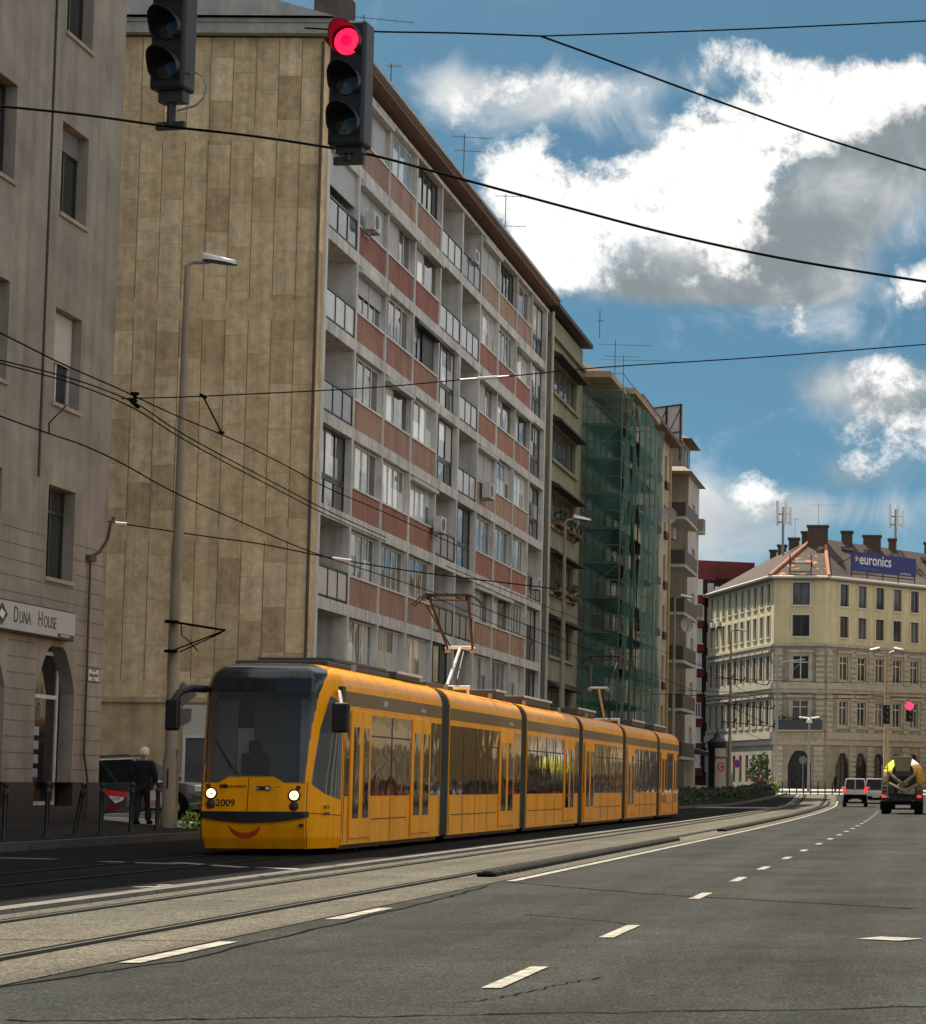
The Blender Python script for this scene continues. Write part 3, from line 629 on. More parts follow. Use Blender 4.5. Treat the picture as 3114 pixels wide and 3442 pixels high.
MB().add([(-34, 130, 24.5), (-19, 130, 24.5), (-19, 150, 24.95), (-34, 150, 24.95), (-26, 133, 27), (-26, 150, 27)], [(0, 1, 4), (1, 2, 5, 4), (2, 3, 5), (3, 0, 4, 5)]).build('roof', mat('roof_tile_brown', (.13, .085, .06), .85, .25, 4), sb)
sc = thing('scaffolding', 'steel scaffolding with plank decks draped in green netting', 'scaffolding', (-19.3, 138, 0))
m = MB(); ys_ = [130.3, 132.6, 135.2, 137.8, 140.4, 143, 145.6]
for y in ys_:
    for x in (-20.6, -18.3): m.tube([(x, y, 0), (x, y, 23.6)], .045, 6)
for z in [2.0+1.95*k for k in range(12)]:
    for x in (-20.6, -18.3): m.tube([(x, 130.3, z), (x, 145.6, z)], .035, 5); m.tube([(x, 130.3, z+1.0), (x, 145.6, z+1.0)], .03, 5)
    for y in ys_: m.tube([(-20.6, y, z), (-18.3, y, z)], .035, 5)
    m.tube([(-20.6, 130.3, z+1.0), (-18.3, 130.3, z+1.0)], .03, 5)
m.build('poles', mat('scaffold_tube', (.2, .22, .2), .5, .25, 4, metal=.4), sc)
m = MB()
for k in range(11):
    z = 2.0+1.95*k; y = 130.3 if k % 2 else 132.6
    m.tube([(-18.3, y, z), (-18.3, 265.2-y-2.3+ (0), z+1.95)] if False else [(-18.3, y, z), (-18.3, 262.9-y, z+1.95)], .03, 5); m.tube([(-20.6 if k % 2 else -18.3, 130.3, z), (-18.3 if k % 2 else -20.6, 130.3, z+1.95)], .03, 5)
m.build('braces', mat('scaffold_tube', (.2, .22, .2)), sc)
for k in range(11):
    z = 2.0+1.95*k; MB().box(-20.5, -18.35, 130.35, 145.5, z+.04, z+.1).build('deck', mat('scaffold_plank', (.06, .075, .06), .9, .3, 3), sc)
def net_mat(name, col, a):
    m = bpy.data.materials.new(name); m.use_nodes = True; nt = m.node_tree; L = nt.links; b = nt.nodes['Principled BSDF']; b.inputs['Roughness'].default_value = .9
    g = nd(nt, 'ShaderNodeNewGeometry'); n = nd(nt, 'ShaderNodeTexNoise'); n.inputs['Scale'].default_value = .7; n.inputs['Detail'].default_value = 5
    mp = nd(nt, 'ShaderNodeMapping'); mp.inputs['Scale'].default_value = (1, 1.5, .35); L.new(g.outputs['Position'], mp.inputs[0]); L.new(mp.outputs[0], n.inputs['Vector'])
    mr = nd(nt, 'ShaderNodeMapRange'); mr.inputs[1].default_value = .35; mr.inputs[2].default_value = .65; mr.inputs[3].default_value = a-.25; mr.inputs[4].default_value = min(1, a+.2); L.new(n.outputs['Fac'], mr.inputs[0]); L.new(mr.outputs[0], b.inputs['Alpha'])
    mx = nd(nt, 'ShaderNodeMix', data_type='RGBA'); mx.inputs[6].default_value = (*[c*.6 for c in col], 1); mx.inputs[7].default_value = (*[c*1.4 for c in col], 1); L.new(n.outputs['Fac'], mx.inputs[0]); L.new(mx.outputs[2], b.inputs['Base Color'])
    return m
M_net = net_mat('green_net_dense', (.036, .112, .09), .8); M_net2 = net_mat('green_net_thin', (.048, .135, .112), .46)
def net(x, y0, y1, z0, z1, m, name='net', amp=.12):
    fn = lambda a, b: (x+amp*math.sin(a*9+b*4)+amp*.6*math.sin(b*23+a*3), y0+(y1-y0)*a, z0+(z1-z0)*b+.15*math.sin(a*7))
    o = MB().grid(fn, 20, 40).build(name, m, sc, smooth=True, recalc=False); return o
net(-18.12, 136.6, 148, 3, 23.7, M_net); net(-18.1, 133.6, 135.2, 2.5, 22.4, M_net); net(-18.15, 130.2, 134, 20.8, 23.7, M_net2); net(-18.15, 130.2, 134.3, 2, 20.8, M_net2)
fn = lambda a, b: (-20.5+2.3*a, 130.15+.08*math.sin(a*8+b*12), 2.5+b*9.5); MB().grid(fn, 10, 30).build('net', M_net2, sc, smooth=True, recalc=False)
fn = lambda a, b: (-20.55+2.35*a, 130.12+.06*math.sin(a*8+b*12), 12+b*11.6); MB().grid(fn, 8, 30).build('net', M_net2, sc, smooth=True, recalc=False)
antenna('double aerial standing on the scaffolded house', (-19.6, 136.2, 24.5), 3.0, ((2.7, 3.0), (2.0, 2.0)), .15)
antenna('long rodded aerial behind the scaffolded house', (-19.8, 141.2, 24.9), 2.6, ((2.3, 4.4),), .1)
antenna('plain aerial on the ridge over the first eaves', (-19.4, 128.6, 26.1), 1.6, ((1.0, .3),), .1)
# ------------------------------------------------------------------ tan building
M_tan = mat('tan_render', (.44, .365, .275), .9, .2, .7, .2, 10, streak=.3)
tb = thing('tan_building', 'tan rendered apartment house with two window columns beyond the scaffolding', 'building', (-20.5, 161, 0))
rT = [(23.35-3.65*k, 25.3-3.65*k) for k in range(6)]
H = [(y, y+1.25, a, b) for y in (164.4, 168.6) for a, b in rT]
w = MB(); wall(w, FL, 150.0, 171.7, 0, 26.3, H, .22); w.fbox(FL, 150.0, 171.6, 0, 26.2, -14, -.5); w.quad(FL.p(150, 0, 0), FL.p(150, 0, -14), FL.p(150, 26.3, -14), FL.p(150, 26.3, 0)); w.build('wall', M_tan, tb)
for h in H:
    win = window(tb, FL, h, -.2, M_bframe, G_dark if rv.random() < .5 else G_mid, 2, 1, .1)
    MB().fbox(FL, h[0]-.1, h[1]+.1, h[2]-.5, h[2], .0, .2).build('flower_box', M_wood, win)
MB().box(-34, -19.7, 150, 172.2, 26.3, 26.6).build('roof', mat('roof_tile_brown', (.13, .085, .06)), tb)
for a, b in rT[:5]:
    z = a-1.0; bl = MB(); bl.box(-20.5, -19.85, 153.5, 158.5, z-.15, z); bo = bl.build('balcony', M_tan, tb)
    r = MB(); r.box(-19.91, -19.87, 153.5, 158.5, z, z+1.1); r.box(-20.5, -19.92, 153.5, 153.54, z, z+1.1); r.build('railing', M_blk, bo)
MB().tube([FL.p(171.3, 26, .12), FL.p(171.3, 0, .12)], .09, 6).build('downpipe', mat('pipe_ochre', (.42, .31, .12), .7, .1, 3), tb)
# ------------------------------------------------------------------ grey building with balconies
M_gr = mat('grey_render', (.43, .41, .39), .9, .18, .7, .2, 10, streak=.25); M_gr2 = mat('taupe_render', (.27, .225, .18), .9, .18, .7, .2, 10, streak=.25)
gb = thing('balcony_building', 'grey apartment house with a stack of balconies and a set back top storey', 'building', (-20.5, 182, 0))
w = MB(); H = [(187.3, 189.6, 21.9-3.6*k, 24-3.6*k) for k in range(6)]
wall(w, FL, 184.4, 192.4, 0, 26.0, H, .25); w.box(-34, -21.0, 184.4, 192.4, 0, 26.0); w.build('wall', M_gr, gb)
w = MB(); w.box(-34, -22.2, 171.75, 184.4, 0, 26.0); w.quad((-22.2, 184.38, 0), (-20.5, 184.38, 0), (-20.5, 184.38, 26), (-22.2, 184.38, 26)); w.build('recess_wall', M_gr2, gb)
for h in H: window(gb, FL, h, -.24, M_wframe, G_dark, 2, 1, .12)
for k in range(6):
    z = 21.2-3.55*k; bo = MB().box(-22.2, -19.3, 172.0, 180.5, z-.22, z).build('balcony', M_gr, gb)
    MB().box(-19.36, -19.31, 172.0, 180.5, z, z+1.05).box(-22.2, -19.37, 172.0, 172.05, z, z+1.05).build('railing', mat('railing_dark', (.05, .04, .035), .6, .3, 4), bo)
    MB().box(-22.2, -22.15, 173.5, 177, z, z+2.3).build('balcony_door', G_dark, bo)
    b2 = MB().box(-20.5, -19.95, 191, 192.4, z+1.0-.2, z+1.0).build('balcony', M_gr, gb) if k in (0, 2) else None
    if b2: MB().box(-20.0, -19.95, 191, 192.4, z+1.0, z+2.0).box(-20.5, -20.01, 191, 191.05, z+1.0, z+2.0).build('railing', M_gr2, b2)
MB().hexa([(-34, 181.6, 25.9), (-20.0, 181.6, 25.9), (-20.0, 192.9, 25.9), (-34, 192.9, 25.9)], [(-34, 182.4, 26.35), (-20.7, 182.4, 26.35), (-20.7, 192.4, 26.35), (-34, 192.4, 26.35)]).build('eaves', M_gr2, gb)
st = MB(); st.box(-33, -21.2, 186, 191.4, 26.3, 29.0); st.box(-33, -23.5, 172, 186, 26.0, 27.2); so = st.build('set_back_storey', M_gr2, gb)
MB().hexa([(-30, 185, 29.0), (-20.4, 185, 29.0), (-20.4, 192.2, 29.0), (-30, 192.2, 29.0)], [(-29, 186, 29.45), (-21.4, 186, 29.45), (-21.4, 191.4, 29.45), (-29, 191.4, 29.45)]).build('eaves', mat('eaves_dark', (.12, .1, .085), .85, .2, 3), gb)
for y in (187, 189.4): MB().box(-21.2, -21.16, y, y+.8, 26.9, 28.6).build('window', G_dark, so)
def dish(label, c, r, yaw):
    o = thing('satellite_dish', label, 'satellite dish', c, 'satellite dishes on the facades')
    prof = [(r*t/6, .18*r*(t/6)**2*2) for t in range(7)]
    m = MB(); m.lathe((0, 0, 0), prof + [(p[0]*.97, p[1]+.02) for p in prof[::-1]], 24, 'Y'); R = Matrix.Rotation(yaw, 3, 'Z'); m.v = [R @ Vector((v.x, -v.y, v.z)) + Vector(c) for v in m.v]
    m.build('reflector', mat('dish_grey', (.33, .32, .3), .5, .12, 4), o, smooth=True)
    a = R @ Vector((0, -.8*r, 0)); MB().tube([Vector(c)+R @ Vector((0, -.3*r, -.9*r)), Vector(c)+a], .02, 5).tube([Vector(c), (c[0]-.6, c[1]+.4, c[2]-.1)], .03, 5).build('arm', M_blk, o); return o
dish('larger grey satellite dish high on the tan house wall', (-20.0, 166.5, 20.6), .62, .5)
dish('smaller grey satellite dish lower down beside the balconies', (-19.2, 172.0, 13.1), .55, .7)
ac_unit('boxy air conditioner hanging between two balconies of the grey house', (-20.9, 175, 20.2), s=1.35)
# roof hoarding seen from the back
hb = thing('roof_hoarding', 'large roof hoarding seen from behind its steel posts', 'billboard', (-22.5, 190, 26.3))
FH = Fr((-25.4, 187.5, 0), (.78, -.62, 0), (-.62, -.78, 0))
MB().fbox(FH, -1.5, 5.6, 28.6, 31.5, 0, .08).build('hoarding_panel', mat('hoarding_back', (.42, .36, .36), .7, .1, 1), hb)
m = MB()
for u in (-1.4, .3, 2.1, 3.9, 5.5): m.fbox(FH, u-.06, u+.06, 27, 31.55, .082, .2); m.tube([FH.p(u, 31.2, .2), FH.p(u-.6, 28.6, 1.2)], .045, 5)
m.fbox(FH, -1.5, 5.6, 29.3, 29.38, .083, .17).fbox(FH, -1.5, 5.6, 31.48, 31.58, .083, .17); m.build('support_frame', M_blk, hb)
# ------------------------------------------------------------------ red building
M_red = mat('oxblood_panel', (.17, .03, .03), .75, .2, .8, .1, 8, streak=.2); M_redd = mat('maroon_wall', (.055, .014, .016), .8, .2, 1)
rb = thing('red_building', 'dark red panelled apartment tower with white bay windows', 'building', (-29, 268, 1))
FR = Fr((-33.5, 262.5, 1.05), (.92, .39, 0), (.39, -.92, 0))
w = MB(); w.fbox(FR, -4, 7.8, 0, 25.0, -16, 0); w.build('wall', M_redd, rb)
MB().fbox(FR, -4, 7.85, 23.7, 25.2, -16.1, .12).build('parapet', M_red, rb); MB().fbox(FR, 6.2, 13.5, 24.2, 26.2, -14, -3).build('roof_storey', M_red, rb)
for k in range(8):
    z = 22.0-2.8*k
    if z < 0: break
    MB().fbox(FR, 4.4, 6.5, z-.98, z-.1, .0, .3).build('spandrel', M_red, rb)
    window(rb, FR, (4.75, 6.3, z, z+1.72), .1, M_white, G_white if k % 3 != 2 else G_curt, 4, 1, .14)
    MB().fbox(FR, 4.65, 6.4, z-.1, z, .0, .4).build('sill', M_white, rb)
    window(rb, FR, (6.9, 7.6, z-.5, z+1.3), .02, M_white, G_dark if k % 2 else G_curt, 2, 1, .12)
    MB().fbox(FR, 1.6, 3.6, z-.2, z+1.8, .0, .1).build('window', G_curt, rb)
# ------------------------------------------------------------------ yellow corner building
M_yel = mat('yellow_render', (.58, .50, .30), .9, .14, .6, .15, 8, streak=.22)
M_ston = mat('weathered_stone', (.30, .265, .21), .9, .28, 1.0, .4, 6, streak=.3); M_stonl = mat('stone_trim', (.40, .355, .285), .9, .22, 1.5, .3, 8)
M_tile = mat('roof_tiles', (.068, .05, .038), .9, .3, 1.2, .3, 6); M_ora = mat('orange_tiles', (.36, .17, .095), .85, .25, 3)
yb = thing('yellow_corner_building', 'yellow and stone corner building with chamfered front and tiled roof', 'building', (-15, 242, 1))
LL, C0, C1, R1 = Vector((-26.9, 264, 0)), Vector((-17.69, 240, 0)), Vector((-12.33, 240, 0)), Vector((15.4, 271.5, 0))
FY = {'left': (Fr(LL, C0-LL, (-.934, -.358, 0)), (C0-LL).length), 'front': (Fr(C0, (1, 0, 0), (0, -1, 0)), (C1-C0).length), 'right': (Fr(C1, R1-C1, (.751, -.66, 0)), (R1-C1).length)}
uc = {'left': [1.6+2.47*i for i in range(10)], 'front': [2.8], 'right': [2.7+2.72*i for i in range(14)]}
ww = {'left': 1.15, 'front': 1.75, 'right': 1.3}
rowz = [(20.0, 22.3), (16.75, 18.95), (12.3, 14.8), (7.6, 10.2)]
M_wst = mat('stone_white_frame', (.55, .53, .47), .6, .1, 3)
for key, (f, ln) in FY.items():
    hw = ww[key]/2
    HU = [(u-hw, u+hw, a, b) for u in uc[key] for a, b in rowz[:2]]; HL = [(u-hw, u+hw, a, b) for u in uc[key] for a, b in rowz[2:]]
    if key == 'left': HG = [(u-.5, u+.5, 1.8, 4.6) for u in uc[key]]
    elif key == 'front': HG = [(1.6, 4.0, .9, 5.0, 3.6)]
    else: HG = [(u-1.0, u+1.0, 1.2, 4.8, 3.5) for u in uc[key][::1]]
    w = MB(); wall(w, f, 0, ln, 15.9, 22.9, HU, .25); w.build('upper_wall', M_yel, yb)
    w = MB(); wall(w, f, 0, ln, .5, 15.9, HL+HG, .3); w.build('lower_wall', M_ston, yb)
    # cornices and string courses
    for v0, v1, n in ((15.75, 16.0, .18), (11.35, 12.0, .3), (10.95, 11.35, .16), (6.2, 6.9, .3), (5.6, 6.2, .14)): MB().fbox(f, 0, ln, v0, v1, .003, n).build('string_course', M_stonl, yb)
    for u in uc[key]:
        for ri, (a, b) in enumerate(rowz):
            big = ri < 2
            win = window(yb, f, (u-hw, u+hw, a, b), -.22, M_bframe if (big or key == 'left') else M_wst, rv.choice((G_dark, G_dark, G_mid, G_dark)), 2, 1, .1, top=None if big else b-.7)
            s = MB(); t = .16 if big else .3
            s.fbox(f, u-hw-t, u-hw, a-t, b+t, .0, .07).fbox(f, u+hw, u+hw+t, a-t, b+t, .0, .07).fbox(f, u-hw, u+hw, b, b+t, .0, .07).fbox(f, u-hw, u+hw, a-t, a, .0, .12)
            if not big: s.fbox(f, u-hw-.45, u+hw+.45, b+t, b+t+.25, .0, .3)
            s.build('surround', M_wst if big else M_stonl, win)
    if key != 'left':                                     # blocky pilasters and quoins on the lower storeys
        for u in ([.55, ln-.55] if key == 'front' else [.5]+[(x+y)/2 for x, y in zip(uc[key], uc[key][1:])]):
            for z0, z1 in ((12.0, 15.5), (6.9, 10.9)):
                q = MB().fbox(f, u-.36, u+.36, z0, z1, .003, .08); zz = z0+.05
                while zz < z1-.3: q.fbox(f, u-.42, u+.42, zz, zz+.36, .004, .2); zz += .55
                q.build('pilaster', M_stonl, yb)
        for u in ([.6, ln-.6] if key == 'front' else [(x+y)/2 for x, y in zip(uc[key], uc[key][1:])]):
            zz = 1.4; q = MB().fbox(f, u-.45, u+.45, 1.2, 5.5, .003, .05)
            while zz < 5.2: q.fbox(f, u-.5, u+.5, zz, zz+.34, .004, .14); zz += .52
            q.build('rusticated_pier', M_stonl, yb)
    for h in HG:
        if key == 'left': window(yb, f, h, -.26, M_bframe, G_dark, 2, 1, .1)
        else: window(yb, f, h[:4], -.32, M_wood, G_dark, 2, 1, .12, 'arched_doorway' if key == 'front' else 'arched_window', top=h[4])
body = MB(); bp_ = [LL, C0, C1, R1]; body.prism([(p.x*1.0 + (0), p.y+.9, .6) for p in (LL+Vector((.9, .4, 0)), C0+Vector((.5, .3, 0)), C1+Vector((-.4, .3, 0)), R1+Vector((-.8, .4, 0)), Vector((-4, 290, 0)))], (0, 0, 22.2)); body.build('core', M_redd, yb)
f = FY['front'][0]
bo = MB().fbox(f, .3, 5.1, 6.95, 7.1, .3, 1.2).build('balcony', M_stonl, yb); MB().fbox(f, .3, 5.1, 7.1, 8.1, 1.1, 1.2).fbox(f, .3, .4, 7.1, 8.1, .31, 1.1).fbox(f, 5.0, 5.1, 7.1, 8.1, .31, 1.1).build('railing', mat('slate_railing', (.045, .05, .06), .6, .2, 4), bo)
m = MB()
for i in range(9): leafy(m, f.p(.7+i*.5, 8.25, 1.1), (.25, .25, .22), 14, .12, rn)
m.build('flowers', M_leaf, bo)
# roof
eo = .55
e = [LL+Vector((-.7, .8, 22.9)), C0+Vector((-.45, -.5, 22.9)), C1+Vector((.3, -.5, 22.9)), R1+Vector((.6, .1, 22.9))]
rL, r0, r1, rR = Vector((-20.6, 268, 27.3)), Vector((-14.1, 246.6, 27.5)), Vector((-12.9, 246.6, 27.5)), Vector((9.6, 275.5, 27.3))
roo = MB().quad(e[0], e[1], r0, rL).quad(e[2], e[3], rR, r1).quad(e[0], rL, rR, e[3]).quad(rL, r0, r1, rR).build('roof', M_tile, yb)
def patch_tile():
    m = M_tile.copy(); m.name = 'roof_tiles_patched'; nt = m.node_tree; L = nt.links; b = nt.nodes['Principled BSDF']; src = b.inputs['Base Color'].links[0].from_socket
    g = nd(nt, 'ShaderNodeNewGeometry'); n = nd(nt, 'ShaderNodeTexVoronoi'); n.inputs['Scale'].default_value = 1.5; L.new(g.outputs['Position'], n.inputs['Vector'])
    n2 = nd(nt, 'ShaderNodeTexNoise'); n2.inputs['Scale'].default_value = .55; L.new(g.outputs['Position'], n2.inputs['Vector'])
    a = nd(nt, 'ShaderNodeMath', operation='MULTIPLY'); L.new(n2.outputs['Fac'], a.inputs[0]); sp = nd(nt, 'ShaderNodeSeparateColor'); L.new(n.outputs['Color'], sp.inputs[0]); L.new(sp.outputs[0], a.inputs[1])
    c = nd(nt, 'ShaderNodeMath', operation='GREATER_THAN'); c.inputs[1].default_value = .47; L.new(a.outputs[0], c.inputs[0])
    mx = nd(nt, 'ShaderNodeMix', data_type='RGBA'); mx.inputs[7].default_value = (.36, .18, .10, 1); L.new(c.outputs[0], mx.inputs[0]); L.new(src, mx.inputs[6]); L.new(mx.outputs[2], b.inputs['Base Color']); return m
MB().quad(e[1], e[2], r1, r0).build('patched_slope', patch_tile(), roo)
rt = MB(); up = Vector((0, 0, .08)); rt.tube([e[1]+up, r0+up], .22, 6).tube([e[2]+up, r1+up], .2, 6); rt.build('ridge_tiles', M_ora, roo)
gu = MB()
for i in range(3): gu.tube([e[i]+Vector((0, 0, -.05)), e[i+1]+Vector((0, 0, -.05))], .14, 6)
gu.build('gutter', M_wst, roo)
so = MB()
for i, key in enumerate(('left', 'front', 'right')):
    f, ln = FY[key]; so.fbox(f, -.1, ln+.1, 22.55, 22.88, .0, .45)
so.build('eaves', mat('eaves_grey', (.16, .14, .12), .8, .2, 3), roo)
M_brk = mat('chimney_brick', (.085, .06, .045), .95, .35, 4, .3, 10)
def chim(p, w, h, d=1.2):
    c = MB().box(p.x-w/2, p.x+w/2, p.y-d/2, p.y+d/2, p.z-1.5, p.z+h).build('chimney', M_brk, roo)
    MB().box(p.x-w/2-.12, p.x+w/2+.12, p.y-d/2-.12, p.y+d/2+.12, p.z+h, p.z+h+.2).build('chimney_cap', M_stonl if w < 0 else M_brk, c)
ridge = lambda t: r1.lerp(rR, t)
for t, w, h in ((-.03, 2.1, 1.15), (.10, 1.15, 1.0), (.215, 1.9, .95), (.31, .8, .9), (.50, 1.6, 1.15), (.66, 1.5, 1.1)): chim(ridge(t), w, h)
ridl = lambda t: r0.lerp(rL, t)
for t, w, h in ((.16, .75, 1.0), (.40, 1.1, .9), (.66, .9, .75), (.86, .7, .65)): chim(ridl(t), w, h)
for t in (.09, .19, .31, .45): 
    c = r1.lerp(rR, t)*.8 + e[2].lerp(e[3], t)*.2; nn = Vector((.50, -.44, .74)); a = (e[3]-e[2]).normalized(); b = (c - (e[2].lerp(e[3], t))).normalized()
    MB().prism([c-a*.9-b*.4, c+a*.9-b*.4, c+a*.9+b*.4, c-a*.9+b*.4], nn*.12).build('roof_window', M_blk, roo)
# billboard on the roof
bb = thing('roof_billboard', 'blue and white euronics billboard on the tiled roof', 'billboard', (-8, 245, 24.6))
f = FY['right'][0]
MB().fbox(f, 3.1, 13.1, 23.75, 25.75, .5, .62).build('board', mat('billboard_blue', (.02, .024, .16), .5, .12, 1), bb)
text('lettering', 'euronics', 1.55, mat('billboard_white', (.62, .64, .72), .5, .05, 2), bb, f, 4.25, 24.55, .63, sx=.92, bold=.02)
text('lettering', 'ezek mi vagyunk', .42, mat('billboard_faint', (.13, .13, .3), .5, .05, 2), bb, f, 4.4, 24.0, .63, sx=1.05)
text('lettering', 'euronics.hu', .36, mat('billboard_white', (.62, .64, .72)), bb, f, 10.6, 23.9, .63, sx=1.0)
s = MB(); c = f.p(3.85, 25.05, .63); pts = []
for k in range(10):
    r = .42 if k % 2 == 0 else .17; t = PI/2+k*PI/5; pts.append(c + f.u*r*math.cos(t) + Vector((0, 0, r*math.sin(t))))
s.prism(pts, f.n*.01); s.build('star_emblem', mat('billboard_gold', (.45, .38, .2), .5, .1, 3), bb)
m = MB()
for u in (3.2, 5.6, 8, 10.4, 13): m.tube([f.p(u, 25.7, .5), f.p(u, 23.1, .5)], .07, 5); m.tube([f.p(u, 25.2, .48), f.p(u, 24.4, -2)], .05, 5)
m.tube([f.p(3.1, 23.5, .5), f.p(13.1, 23.5, .5)], .07, 5); m.build('support_frame', M_blk, bb)
def cell_mast(label, p, h):
    o = thing('cell_mast', label, 'antenna mast', p); x, y, z = p
    MB().tube([p, (x, y, z+h)], .14, 8).build('mast', M_grey, o)
    for k in range(5):
        t = k*2*PI/5; c, s_ = math.cos(t), math.sin(t); zz = z+h*.62 + (k % 2)*.7
        MB().box(x+.75*c-.14, x+.75*c+.14, y+.75*s_-.1, y+.75*s_+.1, zz, zz+1.9).build('panel_antenna', M_white, o)
    m = MB()
    for zz in (.68, .85): 
        for k in range(5): t = k*2*PI/5; m.tube([(x, y, z+h*zz), (x+.7*math.cos(t), y+.7*math.sin(t), z+h*zz)], .04, 4)
    m.build('bracket', M_blk, o)
cell_mast('pale mobile phone mast by the small chimneys left of the ridge', (-17.6, 250.5, 26.2), 5.2)
cell_mast('white mobile phone mast on the ridge behind the billboard', (-5.6, 257, 26.6), 5.4)
antenna('broad aerial above the widest chimney of the yellow building', (-13.6, 247, 28.6), 2.8, ((2.6, 3.2),), .05)
antenna('thin bent aerial beside the widest chimney', (-16.2, 249, 27.4), 2.6, ((2.5, .8),), .1)
rs = thing('roof_stand', 'dark steel stand with a pale box on the chamfered roof edge', 'roof stand', (-15, 240.3, 23))
m = MB()
for x in (-16.1, -13.9): m.tube([(x, 239.9, 22.9), (x, 239.9, 25.2)], .06, 5); m.tube([(x, 241.4, 23.6), (x, 241.4, 24.6)], .06, 5)
for z in (23.4, 24.3): m.tube([(-16.1, 239.9, z), (-13.9, 239.9, z)], .06, 5)
m.build('frame', M_blk, rs); MB().box(-15.4, -14.5, 239.7, 240.2, 24.32, 24.6).build('box', M_white, rs)
for lab, u in (('small air conditioner at the far end of the yellow side wall', 2.6), ('second small air conditioner nearer along the yellow side wall', 5.2)):
    f = FY['left'][0]; p = f.p(u, 19.2, .1); o = thing('air_conditioner', lab, 'air conditioner', p, 'air conditioners on the facades')
    MB().fbox(f, u-.4, u+.4, 19.0, 19.6, .05, .4).build('casing', mat('ac_white', (.52, .52, .5)), o); MB().fbox(f, u-.3, u+.3, 18.8, 18.98, .0, .3).build('bracket', M_blk, o)
# ------------------------------------------------------------------ sunny side of the street (out of the frame, seen in the tram's and windows' reflections)
def opposite(y0, y1, h, m, label, x=13):
    o = thing('apartment_house', label, 'building', (x, (y0+y1)/2, 0)); fo = Fr((x, y1, 0), (0, -1, 0), (-1, 0, 0)); ln = y1-y0; n = int(ln/3.6)
    H = [(u*ln/n+1.0, u*ln/n+2.5, 1.5+3.4*k, 3.7+3.4*k) for u in range(n) for k in range(1, int(h/3.4))]; G = [(u*ln/n+.5, u*ln/n+3.0, .25, 3.6) for u in range(n)]
    w = MB(); wall(w, fo, 0, ln, 0, h, H+G, .3); w.fbox(fo, 0, ln, 0, h, -10, -.6); w.build('wall', m, o)
    for q in G: window(o, fo, q, -.28, M_dframe, G_dark, 2, 1, .1, 'shop_window', top=2.8)
    w0 = window(o, fo, H[0], -.28, M_wframe, G_dark, 2, 1, .1)
    for hh in H[1:]:
        c = w0.copy(); COL.objects.link(c); c.parent = o; c.location = fo.p(hh[0], hh[2])-fo.p(H[0][0], H[0][2]); p = w0.children[0].copy(); COL.objects.link(p); p.parent = c
    MB().fbox(fo, 0, ln, h, h+.4, -10, .5).build('cornice', m, o)
for y0, y1, h, x, m, lab in ((64, 92, 17, 13, ('cream_render', (.62, .55, .42)), 'low cream rendered house across the street'), (98, 124, 21, 15, ('ochre_render', (.55, .36, .17)), 'tall ochre rendered house across the street'), (134, 150, 24, 13, ('sand_render', (.6, .45, .26)), 'narrow sand coloured house across the street'),
        (157, 171, 19, 17, ('cream_render', (.62, .55, .42)), 'short cream rendered house set back across the street'), (178, 200, 23, 13, ('ochre_render', (.55, .36, .17)), 'broad ochre rendered house across the street'), (209, 222, 26, 15, ('white_render', (.7, .68, .62)), 'white rendered house across the street'), (232, 252, 22, 12, ('sand_render', (.6, .45, .26)), 'sand coloured house at the far end across the street')):
    opposite(y0, y1, h, mat(m[0], m[1], .9, .15, .8, streak=.25), lab, x)
rs_ = MB().box(8, 13, -30, 260, -.05, .15); tag(rs_.build('pavement', M_pave), 'pavement on the sunny side of the street', 'pavement', kind='structure')
# ------------------------------------------------------------------ the tram
M_ty = mat('tram_yellow', (1.0, .385, .003), .3, .12, 1.1, .05, 1.5, coat=.14, spec=.12, streak=.22)
M_tb = mat('tram_dark_band', (.085, .058, .03), .35, .2, 1.5, coat=.15)
M_tg = glass_mat('tram_glass', (.012, .013, .012), wob=.06, ior=1.65)
M_tw = glass_mat('tram_windscreen', (.085, .092, .095), wob=.03, ior=1.5)
M_ts = M_tw.copy(); M_ts.name = 'tram_windscreen_clear'; M_ts.node_tree.nodes['Principled BSDF'].inputs['Alpha'].default_value = .42
M_hd = mat('tram_header', (.009, .011, .013), .18, .15, 2, coat=.4)
M_bel = mat('tram_bellows', (.03, .033, .03), .7, .25, 3)
M_bump = mat('tram_bumper', (.018, .019, .018), .5, .2, 3)
M_rfbox = mat('tram_roof_box', (.05, .052, .055), .5, .2, 2)
XC, XR, XL = -11.8, -10.6, -13.0
tr = thing('tram', 'long yellow six part tram with lit headlights and a red smile', 'tram', (XC, 67, 0))
PRO = [(1.2, .16), (1.2, .6), (1.2, 1.2), (1.2, 2.0), (1.2, 2.6), (1.2, 2.86), (1.192, 2.95), (1.165, 3.05), (1.11, 3.15), (1.02, 3.235), (.88, 3.3), (.7, 3.335), (0, 3.35)]
ring = [(XC+x, z) for x, z in PRO] + [(XC-x, z) for x, z in PRO[-2::-1]]
BEL = [49.7, 59.0, 68.25, 77.5, 86.75]
secs = [(41.3, 49.28)] + [(BEL[i]+.42, BEL[i+1]-.42) for i in range(4)] + [(87.17, 93.3)]
DOORS = [[(41.75, 43.15), (46.55, 48.15)], [(55.75, 57.5)], [(65.2, 66.9)], [(69.0, 70.7)], [(78.2, 79.9)], [(87.6, 89.2), (91.4, 92.6)]]
